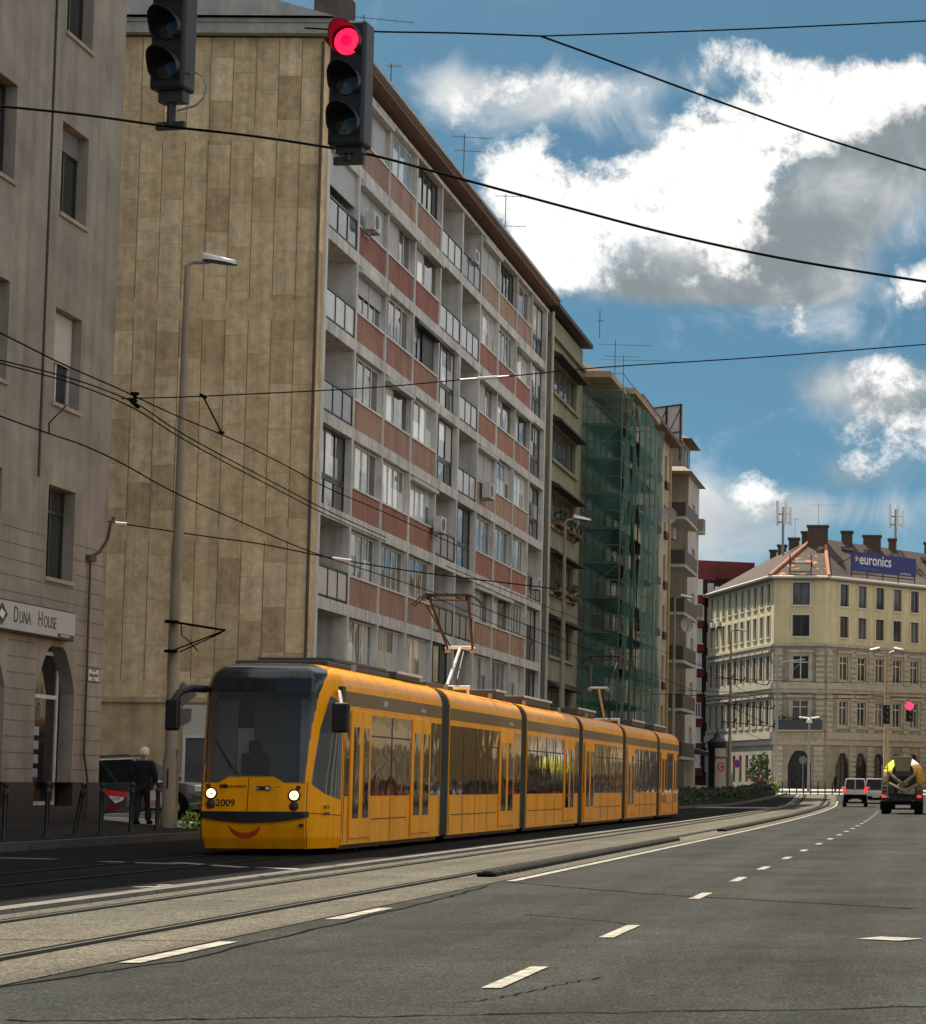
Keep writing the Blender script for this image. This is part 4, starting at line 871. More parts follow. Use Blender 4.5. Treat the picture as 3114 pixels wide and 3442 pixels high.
for si, (a, b) in enumerate(secs):
    m = MB(); n = len(ring)
    for y in (a, b): m.v += [Vector((x, y, z)) for x, z in ring]
    for i in range(n-1): m.f.append((i, i+1, n+i+1, n+i))
    m.f.append(tuple(range(n))); m.f.append(tuple(range(n, 2*n))); m.f.append((0, n, 2*n-1, n-1))
    sec = m.build('car_section', M_ty, tr, smooth=True)
    for X0, sg in ((XR, 1), (XL, -1)):
        x0, x1 = sorted((X0, X0+sg*.008)); w = MB(); y = a+.06; dl = DOORS[si]
        edges = sorted([(d0-.05, d1+.05) for d0, d1 in dl]); cur = a+.05; sp = []
        for d0, d1 in edges: sp.append((cur, d0)); cur = d1
        sp.append((cur, b-.05))
        wb = MB(); mu = MB(); hat = MB()
        for p, q in sp:
            if q-p < .15: continue
            MB().box(x0, x1, p, q, 1.02, 2.5).build('window', M_tg, sec)
            k = max(1, round((q-p)/1.5))
            for t in range(1, k): yy = p+(q-p)*t/k; mu.box(*sorted((X0+sg*.008, X0+sg*.014)), yy-.03, yy+.03, 1.02, 2.5)
            if q-p > 1.2: mu.box(*sorted((X0+sg*.008, X0+sg*.013)), p, q, 2.1, 2.13)
            for t in range(0, k+1): yy = p+.02+(q-p-.04)*t/k; hat.box(*sorted((X0, X0+sg*.006)), yy-.008, yy+.008, .2, 1.0)
            if q-p > 1.2: hat.box(*sorted((X0, X0+sg*.007)), p+.2, q-.3, .58, .6)
        (mu.build('window_bar', M_blk, sec) if mu.v else None); hat.build('panel_seam', mat('seam_brown', (.1, .045, .01), .6, .1, 4), sec)
        MB().box(x0, x1, a+.03, b-.03, 2.62, 2.87).build('upper_band', M_tb, sec)
        for d0, d1 in dl:
            mid = (d0+d1)/2
            for p, q in ((d0, mid-.02), (mid+.02, d1)):
                MB().box(*sorted((X0, X0+sg*.03)), p, q, .26, 2.55).build('door_leaf', M_ty, sec, bevel=.012)
                MB().box(*sorted((X0+sg*.03, X0+sg*.036)), p+.13, q-.13, .62, 2.25).build('door_glass', M_tg, sec)
            MB().box(*sorted((X0, X0+sg*.004)), mid-.02, mid+.02, .26, 2.55).build('door_gap', M_blk, sec)
    MB().box(XC-1.12, XC+1.12, a, b, .08, .15).build('underframe', M_blk, sec)
FT = Fr((XR, 0, 0), (0, 1, 0), (1, 0, 0))
M_lab = mat('tram_label', (.62, .6, .52), .5, .2, 5)
for s_, (u, v) in (('2009', (44.1, 2.69)), ('Alkotás', (47.3, 2.69)), ('Budapest', (57.0, 2.69))):
    text('lettering', s_, .15 if s_ == '2009' else .11, M_lab, tr, FT, u, v, .009, sx=1.2)
for y in BEL:
    bm_ = MB(); prof = [(XC+(x-XC)*.985, z*.99+.01) for x, z in ring]; n = len(prof); ysb = [y-.42+.84*i/14 for i in range(15)]
    for i, yy in enumerate(ysb):
        s2 = 1.006 if i % 2 else .985
        bm_.v += [Vector((XC+(x-XC)*s2, yy, .2+(z-.2)*(1.0 if i % 2 else .985))) for x, z in prof]
    for i in range(14):
        for j in range(n-1): bm_.f.append((i*n+j, i*n+j+1, (i+1)*n+j+1, (i+1)*n+j))
    bm_.build('bellows', M_bel, tr)
# ---- cab ends: one lofted surface, cut into glass, paint and bumper
def lerp_tab(tab, z):
    if z <= tab[0][0]: return tab[0][1]
    for (z0, a), (z1, b) in zip(tab, tab[1:]):
        if z <= z1: t = (z-z0)/(z1-z0); return a+(b-a)*t
    return tab[-1][1]
REC = [(.12, .20), (.3, .08), (.5, .02), (.75, 0), (1.33, .05), (2.8, .32), (3.05, .40), (3.18, .50), (3.26, .62), (3.31, .80), (3.34, 1.05), (3.35, 1.3)]
WID = [(.12, .97), (.3, 1), (2.86, 1), (2.95, .993), (3.05, .971), (3.15, .925), (3.235, .85), (3.3, .733), (3.335, .583), (3.35, .3)]
def nose(t, z, Y0=40.0, sgn=1, out=0.0):
    a = abs(t)
    if a < .62: x = .88*a/.62; yp = .05*(a/.62)**2; g_ = 0
    else:
        q = (a-.62)/.38; x = .88+.32*(1-(1-q)**1.35); yp = .05+1.25*q**1.1; g_ = q
    yy = lerp_tab(REC, z)*(1-g_)+yp*(1-.0*g_)
    bulge = .05*max(0, 1-abs(z-.65)/.12)*(1 if a < .66 else 0)
    return Vector((XC+math.copysign(x, t)*lerp_tab(WID, z)*(1+out*.02), Y0+sgn*(yy-out), z))
ZR = [.12, 3.35]
def zmap(v): return .12+3.23*v
def tw(z): return lerp_tab([(1.2, .605), (1.6, .615), (2.2, .64), (2.8, .69), (3.1, .75), (3.3, .84)], z)
def zb(t): return 1.235+.10*max(0, min(1, (.40-abs(t+.03))/.12))
def cabwin(t, z):
    a = abs(t); tl = lerp_tab([(1.15, .672), (1.6, .69), (2.2, .725), (2.7, .80)], z)
    lo = lerp_tab([(.66, 1.24), (.80, 1.06), (.97, .95)], a); hi = lerp_tab([(.75, 2.74), (.98, 2.52)], a)
    return tl < a < .975 and lo < z < hi
def lb(t): return .56+.10*min(1, (abs(t)/.66)**2)
def tl(z): return lerp_tab([(.9, .664), (1.15, .672), (1.6, .69), (2.2, .725), (2.7, .80), (2.8, .82)], z)
def p_screen(a, b):
    z = zb((2*a-1)*.61); z = z+(2.80-z)*b; return (2*a-1)*tw(z), z
def p_header(a, b):
    z = 2.803+.525*b; q = 2*a-1; return q*tw(z), z-.10*b*max(0, abs(q)-.86)/.14
def p_cab(sg):
    def f(a, b):
        A = .672+.3*a; lo = lerp_tab([(.66, 1.24), (.80, 1.06), (.97, .95)], A); hi = lerp_tab([(.672, 2.76), (.80, 2.72), (.98, 2.52)], A); z = lo+(hi-lo)*b
        t = tl(z)+(.975-tl(z))*a; return sg*t, z
    return f
def p_bump(a, b): t = (2*a-1)*.668; return t, lb(t)+(.755-lb(t))*b
def p_smile(a, b):
    th = PI*(1.08+.84*a); r0, c0 = .285, .575; x = r0*math.cos(th); zo = c0+r0*math.sin(th); zi = .735-math.sqrt(max(1e-6, .345**2-x*x)); zi = max(zi, zo+.002)
    X = -11.93+x; return .62*(X-XC)/.88, zo+(min(zi, .52)-zo)*b
def patch(name, f, out, m, Y0, sgn, nu, nv, parent=None):
    return MB().grid(lambda a, b: nose(*f(a, b), Y0, sgn, out), nu, nv).build(name, m, parent or tr, smooth=True)
M_seam = mat('seam_black', (.02, .012, .006), .6, .1, 4)
hole = lambda a, b: not (abs(2*a-1) < tw(zmap(b))-.006 and zb(2*a-1)+.012 < zmap(b) < 2.80)
for Y0, sgn in ((40.0, 1), (94.6, -1)):
    n = 1 if sgn > 0 else .5
    shell = MB().grid(lambda a, b: nose(a*2-1, zmap(b), Y0, sgn, 0), int(120*n), int(120*n), keep=hole).build('cab_shell', M_ty, tr, smooth=True)
    MB().grid(lambda a, b: nose(a*2-1, zmap(b), Y0, sgn, -.03), int(120*n), int(120*n), keep=hole).build('cab_lining', M_blk, tr, smooth=True)
    patch('windscreen', p_screen, .007, M_ts, Y0, sgn, int(90*n), int(60*n)); patch('destination_header', p_header, .007, M_hd, Y0, sgn, int(90*n), int(24*n)); patch('bumper', p_bump, .055, M_bump, Y0, sgn, int(80*n), 8)
    for sg in (-1, 1): patch('cab_side_window', p_cab(sg), .008, M_tw, Y0, sgn, int(40*n), int(50*n))
    if sgn > 0: patch('smile_decal', p_smile, .006, mat('smile_red', (.5, .05, .02), .45, .15, 4), Y0, sgn, 50, 10)
    def seam(pts): MB().tube([nose(t, z, Y0, sgn, .002) for t, z in pts], .008, 5).build('panel_seam', M_seam, shell)
    zr_ = lambda a, b, k=14: [a+(b-a)*i/k for i in range(k+1)]
    for sg in (-1, 1):
        seam([(sg*.634, z) for z in zr_(.15, 1.26)]); seam([(sg*t, .735-.15*(t-.63)) for t in zr_(.67, .99)]); seam([(sg*.99, z) for z in zr_(.2, 2.6)])
    seam([(-.06, z) for z in zr_(.76, 1.33)])
    MB().box(XC-1.05, XC+1.05, *sorted((Y0+sgn*1.28, Y0+sgn*1.34)), .2, 3.2).build('cab_bulkhead', M_blk, tr)
for x0, x1, z0, z1, c_, nm in ((-12.85, -12.45, 1.0, 2.7, (.22, .23, .22), 'dark'), (-12.44, -12.16, 1.0, 2.2, (.5, .5, .42), 'olive'), (-12.15, -11.35, 1.0, 2.7, (.13, .14, .14), 'black'), (-11.34, -10.85, .9, 2.72, (.8, .84, .88), 'pale')):  # pale right panel stands in for the reflection in the windscreen
    MB().box(x0, x1, 41.18, 41.24, z0, z1).build('partition_and_reflection', mat('partition_'+nm, c_, .6, .2, 1.5), tr)
MB().box(-12.3, -11.85, 40.95, 41.08, 1.0, 1.75).box(-12.18, -11.97, 40.95, 41.05, 1.76, 1.98).build('driver_seat', mat('seat_dark', (.02, .02, .024), .8, .2, 5), tr, bevel=.03)
MB().box(-12.7, -10.95, 40.25, 40.75, 1.0, 1.2).build('dashboard', M_blk, tr, bevel=.03)
FF = Fr((0, 40.0, 0), (1, 0, 0), (0, -1, 0))
def onnose(x, z, out=.012):
    t = .62*(x-XC)/.88
    if abs(t) > .62: t = math.copysign(.66, t)
    return nose(t, z) + Vector((x-nose(t, z).x, -out, 0))
M_lit = mat('headlight_lit', (.9, .85, .7), .2, .05, 3, emit=(1, .74, .36), estr=2.2); M_fog = mat('lamp_maroon', (.07, .03, .022), .3, .2, 4, coat=.5)
for x, z in ((-12.52, 1.06), (-11.10, 1.03)):
    c = onnose(x, z)
    h = MB().lathe((c.x, c.y+.03, z), [(0, 0), (.074, 0), (.074, -.05), (.068, -.055), (0, -.06)], 20, 'Y').build('headlight', M_lit, tr)
    for k in range(6): MB().lathe((c.x+.047*math.cos(k*PI/3+.3), c.y-.03, z+.047*math.sin(k*PI/3+.3)), [(0, 0), (.022, 0), (.014, -.008), (0, -.01)], 8, 'Y').build('reflector_facet', mat('headlight_amber', (.8, .55, .2), .2, .2, 20, emit=(1, .55, .12), estr=.9), h)
    MB().lathe((c.x, c.y+.03, z), [(.108, 0), (.108, -.045), (.077, -.058), (.077, 0)], 20, 'Y').build('bezel', M_fog, h)
    MB().lathe((c.x+.01, c.y-.035, z-.005), [(0, 0), (.018, 0), (.018, -.008), (0, -.01)], 10, 'Y').build('bulb', M_dframe, h)
    c2 = onnose(x+.0, z-.18); MB().lathe((c2.x, c2.y+.03, z-.185), [(0, 0), (.08, 0), (.08, -.04), (0, -.05)], 20, 'Y').build('fog_lamp', M_fog, tr)
    sx = -1 if x < XC else 1; c3 = onnose(x+sx*.06, z+.15); MB().lathe((c3.x, c3.y+.02, z+.13), [(0, 0), (.04, 0), (.04, -.03), (0, -.035)], 14, 'Y').build('marker_lamp', M_fog, tr)
def flab(s, x, z, size, m=M_blk, sx=1.0, bold=0): 
    c = onnose(x, z, .01); fr = Fr((0, c.y, 0), (1, .02, 0), (0, -1, 0)); text('lettering', s, size, m, tr, fr, x, z, 0.0, sx=sx, bold=bold)
flab('2009', -12.36, .845, .165, sx=1.0, bold=.004); flab('BUDAPEST', -12.22, 1.155, .062, sx=1.25, bold=.002); 
c = onnose(-12.30, 1.17, .012); bk = MB()
for k in range(3): bk.box(c.x-.075+k*.05, c.x-.035+k*.05, c.y-.006, c.y, 1.15, 1.22-.01*abs(k-1))
bk.build('city_emblem', M_blk, tr)
c = onnose(-11.62, 1.15, .012); MB().box(-11.75, -11.56, c.y-.006, c.y+.01, 1.115, 1.185).lathe((-11.555, c.y+.004, 1.15), [(0, 0), (.052, 0), (.052, -.012), (0, -.012)], 18, 'Y').build('badge', M_blk, tr)
MB().lathe((-11.555, c.y-.009, 1.15), [(.02, 0), (.034, 0), (.034, -.006), (.02, -.006)], 16, 'Y').build('badge_ring', M_lab, tr)
flab('AKKU', -11.735, 1.133, .042, M_lab, .9); 
for i, s_ in enumerate(('tiszta energiával', 'járunk')): flab(s_, -11.46, 1.165-.05*i, .034, mat('label_ochre', (.3, .12, .01), .5, .1, 4), .9)
MB().box(-12.71, -12.67, 39.98, 40.05, .5, .54).box(-10.99, -10.93, 39.99, 40.06, .5, .55).build('tow_cover', M_blk, tr)
fs = Fr((-10.66, 40.95, 0), (.25, .97, 0), (.97, -.25, 0)); text('lettering', 'BKV', .09, mat('label_brown', (.12, .05, .01), .5, .1, 4), tr, fs, -.45, .80, .06, sx=1.3); text('lettering', '2009', .08, mat('label_brown', (.12, .05, .01)), tr, fs, -.45, .69, .06, sx=1.3)
# wiper
pw = [onnose(x, z, .03) for x, z in ((-12.05, 1.36), (-12.2, 1.55), (-12.42, 1.85))]
MB().tube(pw, .014, 5).tube([onnose(-12.52, 1.99, .03), onnose(-12.2, 1.5, .035)], .012, 5).build('wiper', M_blk, tr)
# mirrors
ml_ = MB(); ml_.tube([(-12.82, 40.55, 2.86), (-12.98, 40.2, 2.86), (-13.1, 40.0, 2.78), (-13.17, 39.9, 2.62)], [.07, .07, .065, .06], 8); a = ml_.build('mirror_arm', M_blk, tr, smooth=True)
MB().box(-13.3, -13.06, 39.85, 39.97, 2.12, 2.66).build('mirror_housing', M_blk, a, bevel=.04)
ml_ = MB(); ml_.tube([(-10.72, 41.2, 2.86), (-10.6, 40.9, 2.84), (-10.52, 40.75, 2.62)], [.03, .03, .03], 8); a = ml_.build('mirror_arm', M_white, tr)
MB().box(-10.66, -10.36, 40.62, 40.76, 2.12, 2.64).build('mirror_housing', M_blk, a, bevel=.04)
MB().box(-10.78, -10.58, 41.05, 41.3, 2.66, 2.95).build('mirror_base', M_blk, tr, bevel=.02)
# roof gear
def rbox(x0, x1, y0, y1, z0, z1, m=M_rfbox, nm='roof_box'): return MB().box(x0, x1, y0, y1, z0, z1).build(nm, m, tr, bevel=.03)
rbox(XC-.95, XC+.72, 41.9, 46.6, 3.34, 3.44); rbox(XC-.7, XC+.7, 42.4, 46.4, 3.441, 3.52)
o = rbox(XC-.2, XC+.78, 46.9, 49.0, 3.34, 3.5); MB().box(XC+.80, XC+.83, 46.9, 49.0, 3.45, 3.5).build('sunlit_edge', M_white, o)  # white strips paint the sunlight on the roof box edges
rbox(XC-.8, XC+.6, 50.4, 53.2, 3.34, 3.46)
for y0, y1 in ((57.2, 58.4), (61.0, 65.2), (70.0, 73.5), (82.2, 85.6), (88.4, 92.0)):
    o = rbox(XC-.8, XC+.8, y0, y1, 3.34, 3.56); MB().box(XC+.815, XC+.84, y0, y1, 3.52, 3.57).build('sunlit_edge', M_white, o)
for y in (43, 51, 56, 60.5, 66, 71, 76): 
    m = MB().tube([(XC+.9, y, 3.3), (XC+.9, y, 3.42)], .05, 6).build('insulator', M_grey, tr)
def panto(yb, dirn):
    """half scissor: base frame, lower arm up to the knee, two upper rods, head with horns"""
    M_pt = mat('panto_red', (.04, .018, .016), .5, .2, 4); M_pb = mat('panto_bright', (.75, .74, .72), .3, .1, 4, metal=.3)
    k = yb+dirn*1.45
    b = MB().tube([(XC-.55, yb, 3.53), (XC+.55, yb, 3.53)], .045, 8).tube([(XC-.5, yb, 3.35), (XC-.5, yb, 3.55)], .04, 6).tube([(XC+.5, yb, 3.35), (XC+.5, yb, 3.55)], .04, 6)
    p = b.build('pantograph', M_pb, tr)
    MB().tube([(XC, yb, 3.55), (XC, k, 4.55)], .04, 8).tube([(XC-.3, k, 4.56), (XC+.3, k, 4.56)], .04, 8).build('lower_arm', M_pb, p)
    MB().tube([(XC+.18, yb+dirn*.1, 3.5), (XC+.1, k-dirn*.1, 4.45)], .02, 5).build('control_rod', M_pt, p)
    MB().tube([(XC-.30, k, 4.5), (XC-.46, yb, 5.66)], .035, 6).tube([(XC+.30, k, 4.5), (XC+.46, yb, 5.66)], .035, 6).tube([(XC-.25, k, 4.6), (XC-.55, yb, 5.5)], .02, 5).tube([(XC-.46, yb, 5.6), (XC+.46, yb, 5.6)], .025, 5).build('upper_arm', M_pt, p)
    h = MB()
    for y in (yb-.15, yb+.15): h.tube([(XC-.85, y, 5.45), (XC-.66, y, 5.64), (XC-.5, y, 5.72), (XC+.5, y, 5.72), (XC+.66, y, 5.64), (XC+.85, y, 5.45)], [.015, .02, .03, .03, .02, .015], 6)
    h.box(XC-.5, XC-.42, yb-.16, yb+.16, 5.6, 5.69).box(XC+.42, XC+.5, yb-.16, yb+.16, 5.6, 5.69); h.build('collector_head', M_blk, p)
    for x in (-.3, .3): MB().lathe((XC+x, k, 4.5), [(0, -.06), (.07, -.06), (.07, .06), (0, .06)], 12, 'X').build('pivot', M_grey, p)
panto(55.3, 1); panto(81.0, -1)
# bogies
for y in (44.8, 54.4, 63.6, 72.9, 82.1, 90.6):
    w = MB()
    for dy in (-.8, .8):
        for x in (XC-.72, XC+.72): w.lathe((x, y+dy, .32), [(0, -.06), (.3, -.06), (.32, -.02), (.32, .06), (0, .06)], 20, 'X')
    bg = w.build('wheelset', M_steel, tr); MB().box(XC-.9, XC+.9, y-1.2, y+1.2, .2, .3).build('bogie_frame', M_blk, bg)
# ------------------------------------------------------------------ signals over the road, wires
M_sig = mat('signal_black', (.013, .014, .016), .45, .2, 5)
def signal(label, c, yaw, lit, h=.98, drop=.1):
    """a hanging traffic signal; its face looks along -Y before the turn by yaw"""
    o = thing('traffic_light', label, 'traffic light', c); o.rotation_euler = (0, 0, yaw)
    ORG[o.name] = Vector((0, 0, 0)); o.scale = (.765,)*3
    MB().box(-.145, .145, -.08, .12, -h/2, h/2).build('housing', M_sig, o, bevel=.025)
    for k in range(3):
        z = h/2-.17-k*.32
        on = (k == 0 and lit)
        ln = MB().lathe((0, -.085, z), [(0, -.02), (.1, -.005), (.108, .01), (0, .01)], 24, 'Y').build('lens', mat('lens_red_lit', (.6, .02, .05), .3, .02, 3, emit=(1, .008, .04), estr=1.2) if on else mat('lens_dark', (.012, .012, .014), .15, .2, 3, coat=.5), o)
        if on: MB().lathe((0, -.108, z), [(0, -.004), (.045, 0), (0, .004)], 16, 'Y').build('lens_centre', mat('lens_red_deep', (.3, .01, .03), .3, .02, 3, emit=(.55, .0, .03), estr=1.0), ln)
        v = MB()                                                  # visor: an open hood round the lens, 8 mm thick
        for i in range(18):
            t0, t1 = [PI*(-.28)+PI*1.56*(j/18) for j in (i, i+1)]
            L0, L1 = [.06+.13*max(0, math.sin(max(0, min(PI, t)))) if 0 <= t <= PI else .07 for t in (t0, t1)]
            P = lambda r, t, y: (r*math.cos(t), y, z+r*math.sin(t))
            v.hexa([P(.118, t0, -.08), P(.126, t0, -.08), P(.126, t1, -.08), P(.118, t1, -.08)], [P(.118, t0, -.08-L0), P(.126, t0, -.08-L0), P(.126, t1, -.08-L1), P(.118, t1, -.08-L1)])
        v.build('visor', M_sig, o)
    MB().tube([(0, .02, -h/2), (0, .02, -h/2-drop)], .035, 8).box(-.09, .12, -.03, .07, -h/2-.09 if drop > .15 else -h/2-.05, -h/2).box(-.12, .12, .0, .04, -h/2-drop-.03, -h/2-drop+.03).build('clamp', M_dframe, o)
    return o
c = un(690*D, 168*D, 1, 13.5); s1 = signal('black traffic light showing red on the thick span wire', c, -.13, True)
c2 = un(341*D, 60*D, 1, 13.7); s2 = signal('unlit black traffic light on the wire near the beige building', c2, -.2, False, drop=.27)
MB().tube([(.12, .02, -.36), (.2, .02, -.34), (.26, .02, -.38), (.29, .02, -.46), (.27, .02, -.55), (.2, .02, -.61), (.05, .02, -.64)], .009, 6).build('feed_cable', M_grey, s2)
M_wire = mat('wire_black', (.006, .006, .006), .95, .2, 3, spec=.05)
def wire(label, pts, ax, v, r, kind='overhead_wire', extra=None, m=M_wire, grp=None):
    P = [un(x*D, y*D, ax, v) if isinstance(v, (int, float)) else un(x*D, y*D, ax, v[i]) for i, (x, y) in enumerate(pts)]
    Q = []
    for i in range(len(P)-1):                                     # smooth sag between measured points
        p0, p1, p2, p3 = P[max(0, i-1)], P[i], P[i+1], P[min(len(P)-1, i+2)]
        for k in range(6):
            t = k/6; Q.append(.5*((2*p1)+(p2-p0)*t+(2*p0-5*p1+4*p2-p3)*t*t+(3*p1-p0-3*p2+p3)*t**3))
    Q.append(P[-1])
    o = thing(kind, label, 'wire', tuple(P[0]), grp)
    MB().tube(Q, r, 6).build('cable', m, o)
    return o, P
wire('thick black span wire carrying the two near traffic lights', [(-60, 205), (0, 209), (165, 226), (332, 249), (500, 268), (682, 296), (760, 312), (900, 350), (1130, 412), (1340, 466), (1580, 516), (1900, 566)], 1, 13.55, .0078)
wire('thin wire along the top of the sky from the red signal', [(600, 55), (735, 62), (900, 65), (1065, 71)], 1, 30, .012)
wire('thin wire rising gently right from the branching point', [(1065, 71), (1450, 58), (1824, 41), (1950, 35)], 1, 30, .010)
wire('wire sloping down right from the branching point across the white cloud', [(1065, 71), (1200, 120), (1430, 205), (1640, 278), (1900, 358)], 1, 30, .014)
wire('lone thin wire crossing the blue sky at middle height', [(240, 785), (400, 780), (720, 764), (905, 748), (1000, 741), (1190, 723), (1500, 703), (1900, 672)], 1, 46, .012)
ins = thing('wire_insulator', 'white rod insulators on the thin wire before the red panels', 'insulator', tuple(un(955*D, 744*D, 1, 46)))
a, b = un(907*D, 748*D, 1, 46), un(1002*D, 741*D, 1, 46)
MB().tube([a.lerp(b, .35), a.lerp(b, .75)], .035, 8).build('rod', M_white, ins); MB().tube([a, a.lerp(b, .34)], .025, 6).tube([a.lerp(b, .76), b], .025, 6).build('end_fitting', M_grey, ins)
wire('upper feeder wire of the far tram track', [(-60, 628), (0, 655), (120, 715), (240, 768), (340, 815), (465, 868), (560, 915), (650, 963), (760, 1010), (900, 1074)], 0, -11.9, .011)
w_, P = wire('upper strand of the double messenger wire over the tram track', [(-60, 695), (0, 709), (150, 748), (265, 793), (345, 845), (430, 893), (520, 940), (640, 1003), (760, 1058)], 0, -11.4, .010)
wire('lower strand of the double messenger wire over the tram track', [(-60, 700), (0, 715), (150, 757), (262, 803), (345, 855), (430, 903), (520, 950), (640, 1012), (760, 1066)], 0, -11.4, .010)
wire('contact wire above the far tram track', [(-60, 795), (0, 819), (95, 853), (165, 877), (240, 912), (345, 970), (480, 1030), (612, 1086), (760, 1135), (860, 1168)], 0, -11.8, .011)
a = un(480*D, 1030*D, 0, -11.8)
cw = thing('overhead_wire', 'far stretch of contact wire running on beyond the tram', 'wire', (-11.8, 60, 5.75)); MB().tube([(-11.8, 55, 5.74), (-11.8, 90, 5.72), (-11.9, 130, 5.75), (-13, 180, 5.8)], .012, 5).build('cable', M_wire, cw)
hd = thing('wire_hanger', 'black insulator hanger joining the double messenger wire', 'hanger', tuple(un(265*D, 796*D, 0, -11.4)))
q = un(265*D, 795*D, 0, -11.4); m = MB(); m.tube([q+Vector((0, -.15, .03)), q+Vector((0, .15, -.02))], .03, 6).lathe(q+Vector((0, 0, .02)), [(.02, 0), (.05, .02), (.02, .05), (.02, .09), (.06, .11), (.06, .14), (0, .15)], 10); m.build('insulator', M_black, hd)
dh = thing('wire_hanger', 'slanting black drop arm from the thin wire to the feeder by the lamp pole', 'hanger', tuple(un(400*D, 782*D, 0, -11.9)))
p, q = un(402*D, 784*D, 0, -11.9), un(436*D, 850*D, 0, -11.9); MB().tube([p, q], .014, 5).tube([un(400*D, 780*D, 0, -11.9)+Vector((0, -.1, 0)), un(400*D, 780*D, 0, -11.9)+Vector((0, .12, 0))], .03, 6).tube([q+Vector((0, -.08, -.02)), q+Vector((0, .1, 0))], .028, 6).build('arm', M_black, dh)
dh2 = thing('wire_hanger', 'bent thin drop arm at the contact wire before the beige building', 'hanger', tuple(un(100*D, 853*D, 0, -11.8)))
MB().tube([un(97*D, 853*D, 0, -11.8), un(97*D, 833*D, 0, -11.8), un(132*D, 797*D, 0, -11.8)], .01, 5).build('arm', M_black, dh2)
sp, P = wire('span wire from the iron hook to the right behind the lamp pole', [(210, 1026), (260, 1034), (345, 1047), (420, 1058), (520, 1072), (660, 1100), (780, 1120), (900, 1136), (1100, 1160)], 1, 56.9, .016)
i2 = MB(); a, b = un(228*D, 1030*D, 1, 56.9), un(250*D, 1032*D, 1, 56.9); i2.tube([a, b], .04, 8); i2.build('insulator', M_white, sp)
a, b = un(655*D, 1099*D, 1, 56.9), un(692*D, 1104*D, 1, 56.9); MB().tube([a, b], .035, 8).build('insulator', M_white, sp)
for i, (lab, p) in enumerate((('faint catenary wire across the lower red panels', [(840, 1168), (1000, 1240), (1150, 1300), (1290, 1350)]), ('faint catenary wire above the pantograph of the rear', [(880, 1115), (1040, 1180), (1250, 1262), (1420, 1325)]))):
    wire(lab, p, 0, -11.4, .010)
for lab, z, y in (('cross span wire high in front of the yellow building', 9.2, 172), ('cross span wire lower in front of the yellow building', 7.4, 150), ('cross span wire with signals at the far junction', 6.6, 136)):
    o = thing('overhead_wire', lab, 'wire', (-17, y, z)); MB().tube([(-17.1, y, z), (-9, y, z-.25), (0, y, z-.1), (9, y, z+.3)], .018, 5).build('cable', M_wire, o)
# ------------------------------------------------------------------ lamp posts
M_pole = mat('pole_paint', (.30, .255, .19), .7, .2, 1.5, .1, 12, streak=.3)
M_lamp = mat('lamp_head_grey', (.045, .045, .045), .5, .1, 3)
lp = thing('lamp_post', 'tall tapering lamp post at the side street corner with wire bracket', 'lamp post', (-17.73, 53.65, .2), 'lamp posts along the left pavement'); ORG[lp.name] = Vector((0, 0, 0))
H0 = 13.05
MB().lathe((0, 0, 0), [(.19, 0), (.19, .35), (.165, .4), (.165, 1.55), (.135, 1.62), (.118, 6), (.085, 10), (.06, H0)], 20).build('pole', M_pole, lp, smooth=True)
MB().tube([(.17, 0, .35), (.17, 0, 1.75)], .03, 8).tube([(.17, 0, 1.75), (.17, 0, 1.8)], .045, 8).build('conduit', M_pole, lp)
MB().box(-.02, .02, -.17, -.16, .9, 1.35).build('hatch', M_dframe, lp)
MB().tube([(0, 0, H0-.02), (.12, 0, H0+.08), (.5, 0, H0+.08)], .045, 8).build('arm', M_grey, lp)
def lamphead(parent, x, z, sgn=1, s=1.0):
    m = MB(); N = 14
    def P(a, b):
        u = a; w = .2*math.sin(PI*min(1, .12+.95*u))**.6*s; t = b*2*PI; h = .18*s*(1-.5*u)
        return (x+sgn*(u*.78*s), w*math.cos(t), z+.0-.10*u*s+ (h*math.sin(t) if math.sin(t) > 0 else .045*s*math.sin(t)))
    top = MB().grid(P, N, 16, keep=lambda a, b: b < .5).build('lamp_head', M_white, parent, smooth=True)
    MB().grid(P, N, 16, keep=lambda a, b: b >= .5).build('lamp_glass', M_lamp, top, smooth=True)
lamphead(lp, .38, H0+.14)
# small brackets only the first post carries
bk = thing('wire_bracket', 'black triangular wire bracket fixed to the near lamp post', 'bracket', (-17.7, 53.4, 5.2))
pA, pB, pC = un(338*D, 1224*D, 1, 53.4), un(444*D, 1241*D, 1, 53.4), un(337*D, 1282*D, 1, 53.4)
m = MB(); m.tube([pA, pB], .028, 6).tube([pC, pB], .018, 5).tube([pC+Vector((.2, 0, -.02)), pB+Vector((-.08, 0, -.05))], .016, 5); kx = un(372*D, 1268*D, 1, 53.4)
m.tube([un(357*D, 1228*D, 1, 53.4), un(358*D, 1252*D, 1, 53.4), un(368*D, 1258*D, 1, 53.4), un(390*D, 1282*D, 1, 53.4)], .014, 5); m.build('arm', M_black, bk)
for p_ in (pA, pC): MB().lathe(p_, [(.15, -.03), (.15, .03)], 16).build('clamp_ring', M_black, bk)
for x, y, lab in ((-17.1, 104.2, 'lamp post before the olive building, pole hidden by the tram'), (-17.1, 147, 'lamp post standing before the tan and grey houses'), (-16.9, 184, 'farthest left lamp post, before the yellow side wall')):
    r = dup(lp, (x, y, rise(y)+.0)); r['label'] = lab
    for n in list(r.children):
        if n.name.startswith('hatch'): bpy.data.objects.remove(n)
ds = thing('road_sign', 'diamond shaped road sign seen from behind on the lamp post', 'road sign', (-17.5, 53.9, 3.6))
c = un(600*1.0, 2333, 1, 53.9); c = Vector((-17.6, 53.95, c.z)); r = .30
